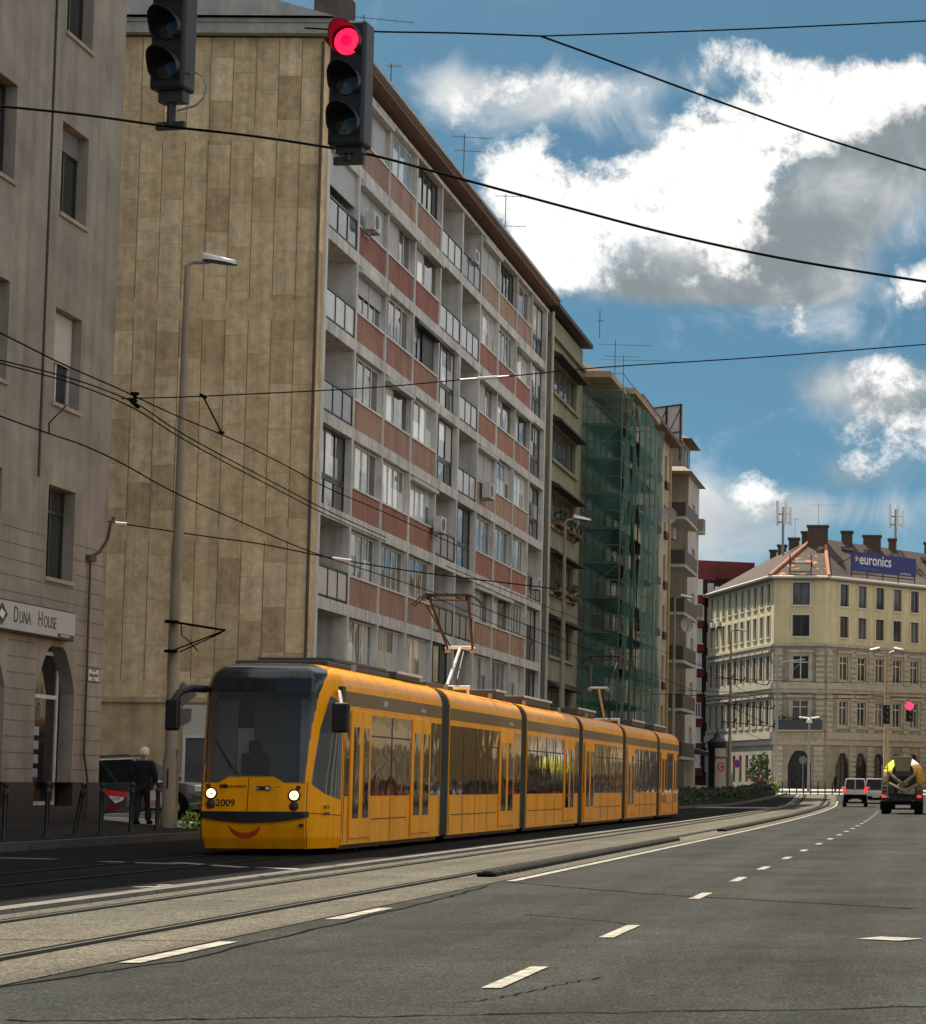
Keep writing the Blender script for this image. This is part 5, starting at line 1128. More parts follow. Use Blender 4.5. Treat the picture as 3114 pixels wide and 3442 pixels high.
MB().prism([c+Vector((0, 0, .285)), c+Vector((.33, 0, 0)), c+Vector((0, 0, -.285)), c+Vector((-.33, 0, 0))], (0, .02, 0)).build('plate', mat('sign_back_grey', (.16, .155, .15), .6, .12, 3), ds)
ds2 = thing('road_sign', 'grey rectangular plate seen from behind below the diamond sign', 'road sign', (-17.5, 53.9, 3.0))
MB().prism([Vector((-17.85, 53.95, c.z-.33)), Vector((-17.38, 53.95, c.z-.33)), Vector((-17.4, 53.95, c.z-.62)), Vector((-17.6, 53.95, c.z-.74)), Vector((-17.85, 53.95, c.z-.74))], (0, .02, 0)).build('plate', mat('sign_back_grey', (.16, .155, .15)), ds2)
dl = thing('double_lamp_post', 'tan double headed lamp post rising behind the mixer truck', 'lamp post', (-5.0, 199, rise(199))); ORG[dl.name] = Vector((0, 0, 0))
MB().lathe((0, 0, 0), [(.24, 0), (.22, 3), (.17, 8), (.13, 12.2)], 14).build('pole', mat('pole_tan', (.42, .33, .2), .7, .15, 2), dl, smooth=True)
MB().tube([(-.9, 0, 12.25), (0, 0, 12.0), (.9, 0, 12.25)], .06, 6).build('arm', M_grey, dl); lamphead(dl, .6, 12.35, 1, 1.2); lamphead(dl, -.6, 12.35, -1, 1.2)
dsmall = thing('small_lamp_post', 'slim grey post with two short white lamp arms before the arched door', 'lamp post', (-11.9, 205, rise(205))); ORG[dsmall.name] = Vector((0, 0, 0))
MB().lathe((0, 0, 0), [(.13, 0), (.1, 4), (.08, 7.2)], 10).build('pole', M_grey, dsmall, smooth=True); MB().tube([(-.9, 0, 6.6), (0, 0, 6.5), (.9, 0, 6.6)], .08, 6).build('arm', M_white, dsmall); MB().lathe((0, 0, 6.1), [(.28, 0), (.2, .3), (.06, .5)], 12).build('lamp_shade', M_white, dsmall)
ps = thing('catenary_pole', 'thin grey catenary pole in front of the chamfered corner', 'pole', (-14.6, 203, rise(203))); ORG[ps.name] = Vector((0, 0, 0)); MB().lathe((0, 0, 0), [(.15, 0), (.12, 6), (.1, 12)], 10).build('pole', M_grey, ps, smooth=True); MB().tube([(0, 0, 11.3), (2.4, 0, 11.6)], .05, 5).tube([(0, 0, 9.5), (2.2, 0, 11.4)], .03, 4).build('bracket', M_grey, ps)
# catenary jumble in front of the yellow side wall
for i, (lab, a, b) in enumerate((('short catenary pull-off arm before the yellow side wall', (-17.2, 178, 9.6), (-13.4, 176, 8.9)), ('second pull-off arm under the first before the stone wall', (-17.2, 181, 7.7), (-13.2, 179, 7.2)), ('third pull-off arm lowest before the stone wall', (-17, 178, 6.2), (-13, 177, 5.8)))):
    o = thing('pull_off_arm', lab, 'bracket', a); m = MB(); m.tube([a, b], .03, 5).tube([a, (b[0]-.6, b[1], b[2]-1.1)], .02, 4)
    for t in (.25, .5, .75, 1): q = Vector(a).lerp(Vector(b), t); m.tube([q, q+Vector((.15, 0, .3))], .05, 5)
    m.build('arm', M_black, o)
# far signals
def farsig(lab, c, lit):
    o = thing('traffic_light', lab, 'traffic light', c); ORG[o.name] = Vector((0, 0, 0))
    MB().box(-.2, .2, -.15, .15, -.55, .55).build('housing', M_sig, o)
    for k in range(3): MB().lathe((0, -.155, .35-k*.35), [(0, -.02), (.14, 0), (0, .01)], 14, 'Y').build('lens', mat('lens_far_red', (.6, .02, .05), .3, .02, 3, emit=(1, .02, .06), estr=1.4) if (lit and k == 0) else mat('lens_dark', (.012, .012, .014)), o)
    if lit: MB().lathe((0, -.19, .35), [(0, -.03), (.24, 0), (0, .01)], 14, 'Y').build('lens_glow_disc', mat('lens_far_red', (.6, .02, .05)), o)
p_ = un(1791*D, 1392*D, 1, 135.9); farsig('distant signal glowing red over the mixer truck', (p_.x, 135.9, p_.z-.3), True)
p_ = un(1746*D, 1400*D, 1, 135.9); farsig('distant dark signal in front of the tan double lamp post', (p_.x, 135.9, p_.z-.2), False)
# ------------------------------------------------------------------ bollards
bo = thing('bollard', 'black steel bollard nearest the left edge of the pavement', 'bollard', (-16.85, 42.1, .15+slope(-16.85)), 'black bollards along the left kerb'); ORG[bo.name] = Vector((0, 0, 0))
MB().lathe((0, 0, 0), [(.06, 0), (.055, .05), (.048, .06), (.048, .82), (.06, .83), (.06, .88), (.045, .9), (.035, .96), (.062, .99), (.05, 1.04), (0, 1.06)], 14).build('post', M_blk, bo, smooth=True)
MB().lathe((0, 0, 0), [(.1, 0), (.09, .025), (0, .03)], 12).build('foot', M_blk, bo)
for x, y, lab, tilt in ((-17.2, 45.0, 'black steel bollard in front of the shop window door', 0), (-17.15, 46.3, 'black bollard bent over to the right by the drainpipe', .16), (-16.95, 47.2, 'black bollard before the red car sticker', 0), (-17.25, 49.8, 'black bollard just left of the white haired person', 0), (-17.3, 51.6, 'black bollard between the person and the lamp post', 0)):
    r = dup(bo, (x, y, .15+slope(x))); r['label'] = lab
    if tilt: r.rotation_euler = (0, tilt, 0)
# ------------------------------------------------------------------ lane separators
def separator(lab, y0, y1, step):
    o = thing('lane_separator', lab, 'lane separator', (-6.1+shift((y0+y1)/2), (y0+y1)/2, rise((y0+y1)/2))); m = MB()
    pr = [(-.11, 0), (-.1, .05), (-.055, .085), (.055, .085), (.1, .05), (.11, 0)]; n = len(pr); k = int((y1-y0)/step); ri = []
    for i in range(k):
        for f_, sc_ in ((0, .86), (.1, 1.0), (.45, 1.04), (.78, 1.0), (.88, .86)): ri.append((y0+(i+f_)*step, sc_, f_ == .88))
    for y, sc_, _ in ri: m.v += [Vector((-6.1+shift(y)+a*sc_, y, rise(y)+.007+b*sc_)) for a, b in pr]
    mi = []
    for i in range(len(ri)-1):
        for j in range(n-1): m.f.append((i*n+j, i*n+j+1, (i+1)*n+j+1, (i+1)*n+j)); mi.append(1 if ri[i][2] else 0)
    m.f.append(tuple(range(n))); m.f.append(tuple(range((len(ri)-1)*n, len(ri)*n))); mi += [0, 0]
    h = m.build('hump', mat('separator_dark', (.03, .029, .023), .8, .3, 5, .3, 15, spec=.1), o); h.data.materials.append(mat('separator_band', (.11, .10, .065), .8, .3, 5))
    for p in h.data.polygons: p.material_index = mi[p.index]
    MB().box(-6.1+shift(y0)-.12, -6.1+shift(y0)+.12, y0-.12, y0-.004, .007, .06).build('end_piece', M_black, o, bevel=.02)
separator('ribbed dark rubber lane separator nearer on the track edge', 31.4, 53.6, .5)
separator('far dark lane separator continuing along the track edge', 64.5, 170, .9)
# ------------------------------------------------------------------ weeds and rubble at the post
wd = thing('weed_clump', 'bright green weeds at the foot of the lamp post', 'weeds', (-17.1, 53.5, .2)); m = MB()
leafy(m, (-17.15, 53.5, .34), (.3, .3, .25), 130, .06, rn); leafy(m, (-16.8, 53.3, .27), (.2, .2, .12), 60, .05, rn); m.build('leaves', M_leafb, wd)
# ------------------------------------------------------------------ people
def skinned(name, J, E, m, parent, sub=2):
    me = bpy.data.meshes.new(name); o = bpy.data.objects.new(name, me); COL.objects.link(o); o.parent = parent; ORG[o.name] = Vector((0, 0, 0))
    ks = list(J); me.from_pydata([J[k][0] for k in ks], [(ks.index(a), ks.index(b)) for a, b in E], []); me.update()
    sk = o.modifiers.new('skin', 'SKIN'); sk.use_smooth_shade = True
    for i, k in enumerate(ks):
        r = J[k][1]; r = r if isinstance(r, tuple) else (r, r); me.skin_vertices[0].data[i].radius = r; me.skin_vertices[0].data[i].use_root = (i == 0)
    ss = o.modifiers.new('sub', 'SUBSURF'); ss.levels = sub; ss.render_levels = sub
    me.materials.append(m); return o
M_skin = mat('skin', (.5, .28, .2), .6, .08, 8)
def person(label, loc, yaw, jacket, trousers, hair, h=1.76, step=.0, group=None, cheap=False):
    o = thing('person', label, 'person', loc, group); ORG[o.name] = Vector((0, 0, 0)); o.rotation_euler = (0, 0, yaw); s = h/1.76; o.scale = (s, s, s)
    B = {'pel': ((0, 0, .95), .09), 'sp': ((0, .01, 1.15), .08), 'ch': ((0, -.01, 1.34), .085), 'nk': ((0, 0, 1.47), .055), 'hd0': ((0, .02, 1.56), .075), 'hd1': ((0, .02, 1.66), .088), 'hd2': ((0, .01, 1.715), .055), 'nose': ((0, .125, 1.61), .012)}
    E = [('pel', 'sp'), ('sp', 'ch'), ('ch', 'nk'), ('nk', 'hd0'), ('hd0', 'hd1'), ('hd1', 'hd2'), ('hd0', 'nose')]
    for sg, n in ((-1, 'l'), (1, 'r')):
        st = step*sg
        B.update({n+'sh': ((sg*.19, -.01, 1.40), .05), n+'el': ((sg*.29, -.05, 1.14), .032), n+'wr': ((sg*.27, .05, .93), .026), n+'pm': ((sg*.27, .07, .86), .034),
                  n+'hip': ((sg*.09, 0, .88), .07), n+'kn': ((sg*.1, .02+st*.6, .50), .06), n+'an': ((sg*.1, -.02+st, .10), .042), n+'to': ((sg*.12, .13+st, .04), .035), n+'ear': ((sg*.088, .01, 1.62), .014)})
        E += [('ch', n+'sh'), (n+'sh', n+'el'), (n+'el', n+'wr'), (n+'wr', n+'pm'), ('pel', n+'hip'), (n+'hip', n+'kn'), (n+'kn', n+'an'), (n+'an', n+'to'), ('hd1', n+'ear')]
        if not cheap:
            for f in range(4):
                y = .04+.022*f; a, b = n+'f%d' % f, n+'g%d' % f
                B[a] = ((sg*.275, y, .80-.004*abs(f-1.5)), .009); B[b] = ((sg*.255, y+.005, .765), .008); E += [(n+'pm', a), (a, b)]
            B[n+'th'] = ((sg*.245, .115, .83), .010); E.append((n+'pm', n+'th'))
    skinned('body', B, E, M_skin, o, 1 if cheap else 2)
    jm = mat('cloth_'+jacket[0], jacket[1], .9, .2, 8, .3, 40); tm_ = mat('cloth_'+trousers[0], trousers[1], .9, .2, 8, .3, 40)
    J = {'a': ((0, 0, .80), .19), 'a2': ((0, 0, .95), .195), 'b': ((0, .01, 1.15), .185), 'c': ((0, -.01, 1.34), .165), 'n': ((0, 0, 1.47), .075)}; E = [('a', 'a2'), ('a2', 'b'), ('b', 'c'), ('c', 'n')]
    for sg, n in ((-1, 'l'), (1, 'r')):
        J.update({n+'s': ((sg*.2, -.01, 1.385), .095), n+'e': ((sg*.295, -.06, 1.14), .085), n+'w': ((sg*.272, .062, .94), .062)}); E += [('c', n+'s'), (n+'s', n+'e'), (n+'e', n+'w')]
    jk = skinned('jacket', J, E, jm, o); jk.scale = (1, .8, 1)
    T = {'p': ((0, 0, .92), .15)}; E = []
    for sg, n in ((-1, 'l'), (1, 'r')):
        st = step*sg; T.update({n+'h': ((sg*.095, 0, .84), .115), n+'k': ((sg*.105, .02+st*.6, .5), .09), n+'a': ((sg*.105, -.02+st, .06), .08)}); E += [('p', n+'h'), (n+'h', n+'k'), (n+'k', n+'a')]
    skinned('trousers', T, E, tm_, o)
    for sg in (-1, 1): MB().lathe((sg*.11, .05+step*sg, 0), [(.05, 0), (.075, .02), (.065, .07), (.03, .1)], 12).build('shoe', M_black, o, smooth=True)
    hm = mat('hair_'+hair[0], hair[1], .8, .25, 30, .6, 60); r_ = random.Random(5); m = MB()
    def hp(a, b):
        t = a*2*PI; p = b*PI*.66; w = 1.12+.06*math.sin(9*t+b*7)+.05*math.sin(17*t)
        return (.105*math.sin(p)*math.cos(t)*w, .01-.012+.115*math.sin(p)*math.sin(t)*w-(.0 if math.sin(t) < .2 else .035*math.sin(p)*(b > .45)), 1.655+.118*math.cos(p)*w)
    m.grid(hp, 28, 16, keep=lambda a, b: not (.08 < a < .42 and b > .55)).build('hair', hm, o, smooth=True)
    return o
pp = un(478, 2766, 1, 55.0)
P1 = person('white haired person in dark navy jacket walking away with shopping bags', (pp.x, 55.0, slope(pp.x)+.15), -.12, ('navy', (.012, .015, .024)), ('black', (.02, .02, .022)), ('white', (.78, .75, .66)), 1.78, .10)
gz = slope(pp.x)+.15
def bag(label, x, y, z0, w, hgt, m, deco=None):
    o = thing('shopping_bag', label, 'bag', (x, y, z0)); b = MB()
    b.hexa([(x-w*.42, y-.05, z0), (x+w*.42, y-.05, z0), (x+w*.42, y+.06, z0), (x-w*.42, y+.06, z0)], [(x-w*.5, y-.02, z0+hgt), (x+w*.5, y-.02, z0+hgt), (x+w*.5, y+.02, z0+hgt), (x-w*.5, y+.02, z0+hgt)])
    b.build('bag_body', m, o, bevel=.012); MB().tube([(x-.05, y, z0+hgt), (x-.03, y, z0+hgt+.1), (x+.02, y, z0+hgt+.13), (x+.05, y, z0+hgt)], .007, 5).build('handle', m, o)
    if deco:
        d = MB().box(x-w*.36, x+w*.36, y-.055, y-.048, z0+.04, z0+hgt*.45).build('print', deco, o)
    return o
bag('white shopping bag with pink print in the right hand', pp.x+.30, 54.98, gz+.38, .25, .40, mat('bag_white', (.7, .68, .68), .4, .15, 8), mat('bag_pink', (.6, .28, .33), .5, .2, 9))
bag('narrow white bag swinging on the far right of the person', pp.x+.46, 55.1, gz+.40, .11, .34, mat('bag_white', (.7, .68, .68)))
bag('small striped bag in the left hand', pp.x-.30, 54.98, gz+.42, .14, .33, mat('bag_greyprint', (.2, .2, .17), .5, .6, 14))
# ------------------------------------------------------------------ cars
M_tyre = mat('tyre', (.014, .014, .014), .8, .2, 6); M_rim = mat('rim', (.3, .3, .31), .35, .15, 5, metal=.7)
G_car = glass_mat('car_glass', (.014, .016, .018), wob=.02, ior=1.4)
G_car.node_tree.nodes['Principled BSDF'].inputs['Specular IOR Level'].default_value = .2
M_tail = mat('tail_lamp', (.3, .01, .012), .3, .1, 4, coat=.5); M_taillit = mat('tail_lamp_lit', (.5, .02, .03), .3, .1, 4, emit=(1, .02, .03), estr=.7); M_plate = mat('number_plate', (.6, .6, .6), .5, .08, 5)
def car(name, label, cat, loc, yaw, L=4.3, W=1.75, belt=.95, roof=1.48, hood=.92, gx=(-2.05, -1.75, .35, 1.05), paint=None, trim=None, rails=False, lit=True, tailz=(.75, .95), group=None):
    o = thing(name, label, cat, loc, group); ORG[o.name] = Vector((0, 0, 0)); o.rotation_euler = (0, 0, yaw); w = W/2; h2 = L/2
    st = [(-h2, .42, belt-.12, .82), (-h2+.05, .32, belt-.04, .93), (-h2+.3, .24, belt, 1), (-h2*.3, .22, belt, 1), (gx[3]-.1, .22, belt-.02, 1), (gx[3]+.25, .22, hood, .99), (h2-.5, .24, hood-.06, .97), (h2-.12, .28, hood-.2, .9), (h2, .38, hood-.34, .8)]
    m = MB(); n = 8
    for x, zb_, zt, k in st:
        m.v += [Vector(p) for p in ((x, -w*k*.9, zb_), (x, -w*k, zb_+.14), (x, -w*k, zt-.16), (x, -w*k*.95, zt), (x, w*k*.95, zt), (x, w*k, zt-.16), (x, w*k, zb_+.14), (x, w*k*.9, zb_))]
    for i in range(len(st)-1):
        for j in range(n): m.f.append((i*n+j, i*n+(j+1) % n, (i+1)*n+(j+1) % n, (i+1)*n+j))
    m.f.append(tuple(range(n))); m.f.append(tuple(range((len(st)-1)*n, len(st)*n)))
    body = m.build('body', paint, o, smooth=True, bevel=.02)
    wb, wr = w*.93, w*.78
    bot = [(gx[0], -wb, belt-.03), (gx[3], -wb, belt-.05), (gx[3], wb, belt-.05), (gx[0], wb, belt-.03)]; top = [(gx[1], -wr, roof), (gx[2], -wr, roof), (gx[2], wr, roof), (gx[1], wr, roof)]
    MB().hexa(bot, top).build('cabin', paint, o, bevel=.05)
    def pane(q, nm='window', mg=.06, m_=G_car):
        q = [Vector(p) for p in q]; c = sum(q, Vector())/len(q); nrm = (q[1]-q[0]).cross(q[2]-q[0]).normalized()
        if nrm.dot(c-Vector((0, 0, .8))) < 0: nrm = -nrm
        qq = [p+(c-p).normalized()*mg*1.5 for p in q]; return MB().prism([p+nrm*.002 for p in qq], nrm*.012).build(nm, m_, o)
    B, T = [Vector(p) for p in bot], [Vector(p) for p in top]
    pane((B[1], B[2], T[2], T[1]), 'windscreen'); pane((B[0], B[3], T[3], T[0]), 'rear_window')
    for a, b, ta, tb_ in ((B[0], B[1], T[0], T[1]), (B[3], B[2], T[3], T[2])):
        k = [0, .34, .66, 1]
        for i in range(3): pane((a.lerp(b, k[i]), a.lerp(b, k[i+1]), ta.lerp(tb_, k[i+1]), ta.lerp(tb_, k[i])), 'side_window', .045)
        if trim: MB().tube([ta+Vector((.02, 0, -.03)), tb_+Vector((0, 0, -.03))], .025, 5).tube([a.lerp(b, .34), ta.lerp(tb_, .34)], .035, 5).build('window_trim', trim, o)
    for x in (-h2+.82, h2-.82):
        for sg in (-1, 1):
            y = sg*(w-.1); MB().lathe((x, sg*(w-.012), .33), [(.0, -.02), (.40, -.02), (.40, .016), (0, .016)], 24, 'Y').build('wheel_arch', M_black, o)
            wh = MB().lathe((x, y, .31), [(.2, -.1), (.3, -.09), (.315, 0), (.3, .125), (.2, .125)], 24, 'Y').build('wheel', M_tyre, o, smooth=True)
            MB().lathe((x, y+sg*.1, .31), [(0, -.02), (.19, -.02), (.2, .02), (.05, .03), (0, .03)], 14, 'Y').build('rim', M_rim, wh)
    for sg in (-1, 1):
        MB().box(-h2-.01, -h2+.16, sg*w*.88-.09, sg*w*.88+.09, tailz[0], tailz[1]).build('tail_light', M_taillit if lit else M_tail, o, bevel=.02)
        MB().box(h2-.28, h2-.06, sg*w*.82-.12, sg*w*.82+.12, hood-.28, hood-.12).build('headlight', mat('headlight_clear', (.55, .56, .58), .15, .3, 12, coat=1), o, bevel=.03)
        MB().box(gx[3]-.25, gx[3]-.1, *sorted((sg*(w*.95), sg*(w+.14))), belt, belt+.14).build('wing_mirror', paint, o, bevel=.02)
    MB().box(-h2-.05, -h2+.2, -w*.9, w*.9, .3, .52).build('rear_bumper', M_black if not trim else paint, o, bevel=.03); MB().box(h2-.25, h2+.04, -w*.86, w*.86, .26, .46).build('front_bumper', paint, o, bevel=.03)
    MB().box(-h2-.062, -h2-.052, -.26, .26, .42, .53).build('number_plate', M_plate, o)
    if rails:
        for sg in (-1, 1): MB().tube([(gx[1]+.05, sg*wr*.9, roof+.02), (gx[1]+.15, sg*wr*.9, roof+.08), (gx[2]-.15, sg*wr*.9, roof+.08), (gx[2]-.05, sg*wr*.9, roof+.02)], .02, 5).build('roof_rail', M_blk, o)
    return o
M_dkcar = mat('car_charcoal', (.04, .041, .044), .3, .12, 3, coat=.6)
ca = car('parked_estate_car', 'charcoal estate car with silver window frames and a red door graphic', 'car', (-21.05, 60.6, slope(-21.0)+.01), 0.0, 4.5, 1.8, 1.0, 1.62, .96, (-2.2, -2.0, .35, 1.15), M_dkcar, mat('silver_trim', (.35, .36, .37), .4, .1, 4, metal=.3), True, False)
ca.rotation_euler = (0, -.05, 0)
MB().prism([(-.32, -.912, .70), (.30, -.912, .62), (.30, -.912, .74), (-.32, -.912, .845)], (0, -.006, 0)).build('red_door_graphic', mat('sticker_red', (.62, .03, .035), .4, .1, 4), ca)
MB().prism([(-.2, -.912, .675), (.22, -.912, .615), (.16, -.912, .53), (-.02, -.912, .47)], (0, -.008, 0)).build('white_door_graphic', mat('sticker_white', (.65, .65, .63), .4, .2, 14), ca)
MB().prism([(-.24, -.912, .46), (.1, -.912, .42), (.06, -.912, .27), (-.2, -.912, .27)], (0, -.006, 0)).build('shaded_red_door_graphic', mat('sticker_shaded_red', (.13, .012, .012), .4, .2, 4), ca)  # same red coloured dark for the shaded lower door
fc = Fr((-.1, -.922, .56), (1, 0, 0), (0, -1, 0)); text('lettering', 'TAXI', .09, M_blk, ca, fc, .0, .0, 0.0)
def at_px(x0, x1, yb, Y):
    a, b = un(x0*D, yb*D, 1, Y), un(x1*D, yb*D, 1, Y); return (a+b)/2, (b-a).length
M_silv = mat('van_white', (.58, .58, .58), .35, .08, 2, coat=.4)
p_, wv = at_px(1658, 1706, 1588, 150)
car('white_van', 'small white van seen from behind with black bumper', 'van', (p_.x, 152, .0), PI/2+.03, 4.2, wv, 1.15, 1.82, 1.0, (-2.08, -2.0, .7, 1.45), M_silv, None, False, True, (.95, 1.25))
vb = COL.objects['white_van']
fr_v = wv/2
MB().box(-2.16, -2.09, -fr_v*.97, fr_v*.97, .28, .8).build('black_tailgate_skirt', M_black, vb, bevel=.02); MB().box(-2.168, -2.161, -.42, .42, .34, .46).build('number_plate', M_plate, vb); MB().box(-2.12, -2.06, -.03, .03, 1.1, 1.75).build('door_pillar', M_silv, vb)
p_, wv = at_px(1703, 1738, 1578, 166); car('white_hatchback', 'white car half hidden between the van and the mixer truck', 'car', (p_.x+.1, 168, rise(168)), PI/2+.03, 4.2, 1.75, .95, 1.75, .95, (-2.05, -1.95, .5, 1.2), mat('car_white', (.6, .6, .6), .35, .08, 2, coat=.5), None, False, True, (.95, 1.35))
for i, (y, c_, nm) in enumerate(((128, (.5, .08, .02), 'orange'), (140, (.6, .6, .58), 'white'), (152, (.02, .022, .03), 'black'), (166, (.25, .02, .02), 'red'), (181, (.4, .41, .42), 'silver'), (198, (.05, .07, .13), 'blue'), (216, (.55, .2, .03), 'amber'))):
    car('parked_car', nm + ' hatchback parked along the sunny side of the street', 'car', (9.2, y, rise(y)), PI/2, 4.1, 1.72, .95, 1.5, .93, (-2.0, -1.8, .4, 1.15), mat('car_paint_'+nm, c_, .3, .08, 3, coat=.6), None, False, False, group='cars parked across the street')
# ------------------------------------------------------------------ mixer truck
p_, wt = at_px(1733, 1817, 1604, 110)
tx, ty = p_.x, 110.0
tk = thing('mixer_truck', 'concrete mixer truck with patched yellow and white drum seen from behind', 'truck', (tx, ty, 0))
hw = wt/2
def P_(x, y, z): return (tx+x, ty+y, z)
m = MB(); m.box(tx-hw, tx+hw, ty-.02, ty+.1, .22, .62); bmp = m.build('rear_bumper', M_black, tk, bevel=.02); MB().box(tx-.28, tx+.42, ty-.035, ty-.022, .30, .44).build('number_plate', M_plate, bmp)
MB().box(tx-.45, tx-.25, ty, ty+6.4, .55, .8).box(tx+.25, tx+.45, ty, ty+6.4, .55, .8).box(tx-hw*.96, tx+hw*.96, ty+.11, ty+.25, .64, .78).build('chassis', M_blk, tk)
for y in (1.3, 2.4, 5.6):
    for sg in (-1, 1):
        wh = MB().lathe(P_(sg*(hw-.22), y, .42), [(.2, -.2), (.40, -.19), (.42, -.1), (.42, .1), (.40, .19), (.2, .2)], 20, 'X').build('wheel', M_tyre, tk, smooth=True); MB().lathe(P_(sg*(hw-.1), y, .42), [(0, -.05), (.2, -.05), (.2, .06), (0, .06)], 12, 'X').build('rim', M_rim, wh)
MB().box(tx-hw*.95, tx+hw*.95, ty+5.1, ty+6.9, .7, 2.2).build('cab', mat('cab_dark', (.06, .06, .055), .4, .2, 2), tk, bevel=.08)
for sg in (-1, 1): MB().box(*sorted((tx+sg*hw*.93, tx+sg*hw*.93-sg*.2)), ty-.04, ty+.02, .78, .9).build('tail_light', M_taillit, tk, bevel=.02); MB().box(*sorted((tx+sg*hw*.9, tx+sg*hw*.9-sg*.14)), ty-.04, ty+.02, .93, 1.02).build('indicator', M_tail, tk)
# drum: a tilted solid of revolution with painted patches
ax0, ax1 = Vector(P_(.05, 4.9, 1.25)), Vector(P_(.05, .55, 1.98)); dirv = (ax1-ax0).normalized(); sx_ = Vector((1, 0, 0)); sy_ = dirv.cross(sx_).normalized()
prof = [(0, .45), (.08, .62), (.3, .92), (.52, 1.0), (.68, .98), (.86, .72), (.97, .5), (1.0, .46)]; Ld = (ax1-ax0).length
cs = 36; rads = []
for i in range(29):
    t = i/28
    for (t0, r0_), (t1, r1_) in zip(prof, prof[1:]):
        if t <= t1+1e-6: rads.append((t, r0_+(r1_-r0_)*(t-t0)/(t1-t0))); break
def dr(a, b):
    i = b*28; k = min(27, int(i)); f_ = i-k; t = rads[k][0]+(rads[k+1][0]-rads[k][0])*f_; r = rads[k][1]+(rads[k+1][1]-rads[k][1])*f_; th = a*2*PI
    return ax0+dirv*(t*Ld)+(sx_*math.cos(th)+sy_*math.sin(th))*r
def zone(a, b):
    th = (a*360) % 360; q = dr(a, b)-(ax0+dirv*(b*Ld)); an = math.degrees(math.atan2(q.z, q.x))
    sw = an+60*(b-.7)
    if b < .45: return 'drum_tan'
    if 120 < an < 168: return 'drum_yellow'
    if 92 < an <= 120: return 'drum_white'
    if 38 < an < 72: return 'drum_white'
    if -25 < an < 34: return 'drum_amber'
    return 'drum_tan'
zc = {'drum_tan': (.27, .21, .12), 'drum_yellow': (.62, .58, .03), 'drum_white': (.68, .67, .6), 'drum_amber': (.6, .35, .03)}
dz = {}
for z_, c_ in zc.items():
    o_ = MB().grid(dr, 72, 28, keep=lambda a, b: zone(a, b) == z_).build('drum' if z_ == 'drum_tan' else 'drum_patch', mat(z_, c_, .55, .25, 4), tk if z_ == 'drum_tan' else dz['drum_tan'], smooth=True); dz[z_] = o_
MB().lathe((0, 0, 0), [(0, 0)], 4) if False else None
rimr = MB(); pts = [ax1+dirv*.02+(sx_*math.cos(t)+sy_*math.sin(t))*.46 for t in [i*PI/12 for i in range(25)]]; rimr.tube(pts, .05, 6, False); rimr.add(pts[:-1], [tuple(range(24))]); rimr.build('drum_mouth', M_blk, dz['drum_tan'])
M_stn = mat('truck_steel', (.27, .22, .15), .6, .3, 5); M_stnd = mat('truck_steel_dark', (.045, .04, .034), .6, .3, 5)
# hopper, chute and ladder at the back
MB().hexa([P_(-.28, .0, 2.0), P_(.36, .0, 2.0), P_(.36, .5, 2.0), P_(-.28, .5, 2.0)], [P_(-.42, -.12, 2.72), P_(.5, -.12, 2.72), P_(.5, .5, 2.72), P_(-.42, .5, 2.72)]).build('hopper', M_stn, tk, bevel=.02)
MB().hexa([P_(-.32, -.02, 1.78), P_(.4, -.02, 1.78), P_(.3, .3, 1.78), P_(-.2, .3, 1.78)], [P_(-.4, -.02, 2.02), P_(.5, -.02, 2.02), P_(.4, .3, 2.02), P_(-.3, .3, 2.02)]).build('discharge_collar', M_stnd, tk)
m = MB()
for a, b in (((-.62, .1, 1.95), (-.0, -.1, 1.45)), ((.72, .1, 1.95), (.1, -.1, 1.45)), ((-.6, .1, 1.45), (.1, -.05, 1.1)), ((.75, .1, 1.4), (.1, -.05, 1.05))): m.tube([P_(*a), P_(*b)], .085, 6)
m.build('discharge_chute', M_stn, tk)
MB().hexa([P_(-.2, -.05, .98), P_(.6, -.05, .9), P_(.6, .25, .9), P_(-.2, .25, .98)], [P_(-.12, -.05, 1.28), P_(.66, -.05, 1.2), P_(.66, .25, 1.2), P_(-.12, .25, 1.28)]).build('spare_chute', M_stn, tk, bevel=.05)
MB().hexa([P_(-.25, -.03, 1.2), P_(.3, -.03, 1.35), P_(.3, .2, 1.35), P_(-.25, .2, 1.2)], [P_(-.18, -.03, 1.42), P_(.34, -.03, 1.52), P_(.34, .2, 1.52), P_(-.18, .2, 1.42)]).build('spare_chute', M_stn, tk, bevel=.05)
m = MB()
for x in (-.92, -.66): m.tube([P_(x, .0, .85), P_(x, .1, 2.3)], .03, 6)
for k in range(7): m.tube([P_(-.92, .02, .95+k*.2), P_(-.66, .02, .95+k*.2)], .025, 5)
m.build('ladder', M_stn, tk); MB().box(tx-hw*.9, tx-hw*.35, ty+.02, ty+.5, .95, 1.3).box(tx+hw*.4, tx+hw*.9, ty+.05, ty+.5, .92, 1.1).build('rear_box', M_stnd, tk, bevel=.02)
MB().box(tx-.6, tx+.7, ty+.3, ty+.4, .8, 1.9).build('rear_frame', M_blk, tk)
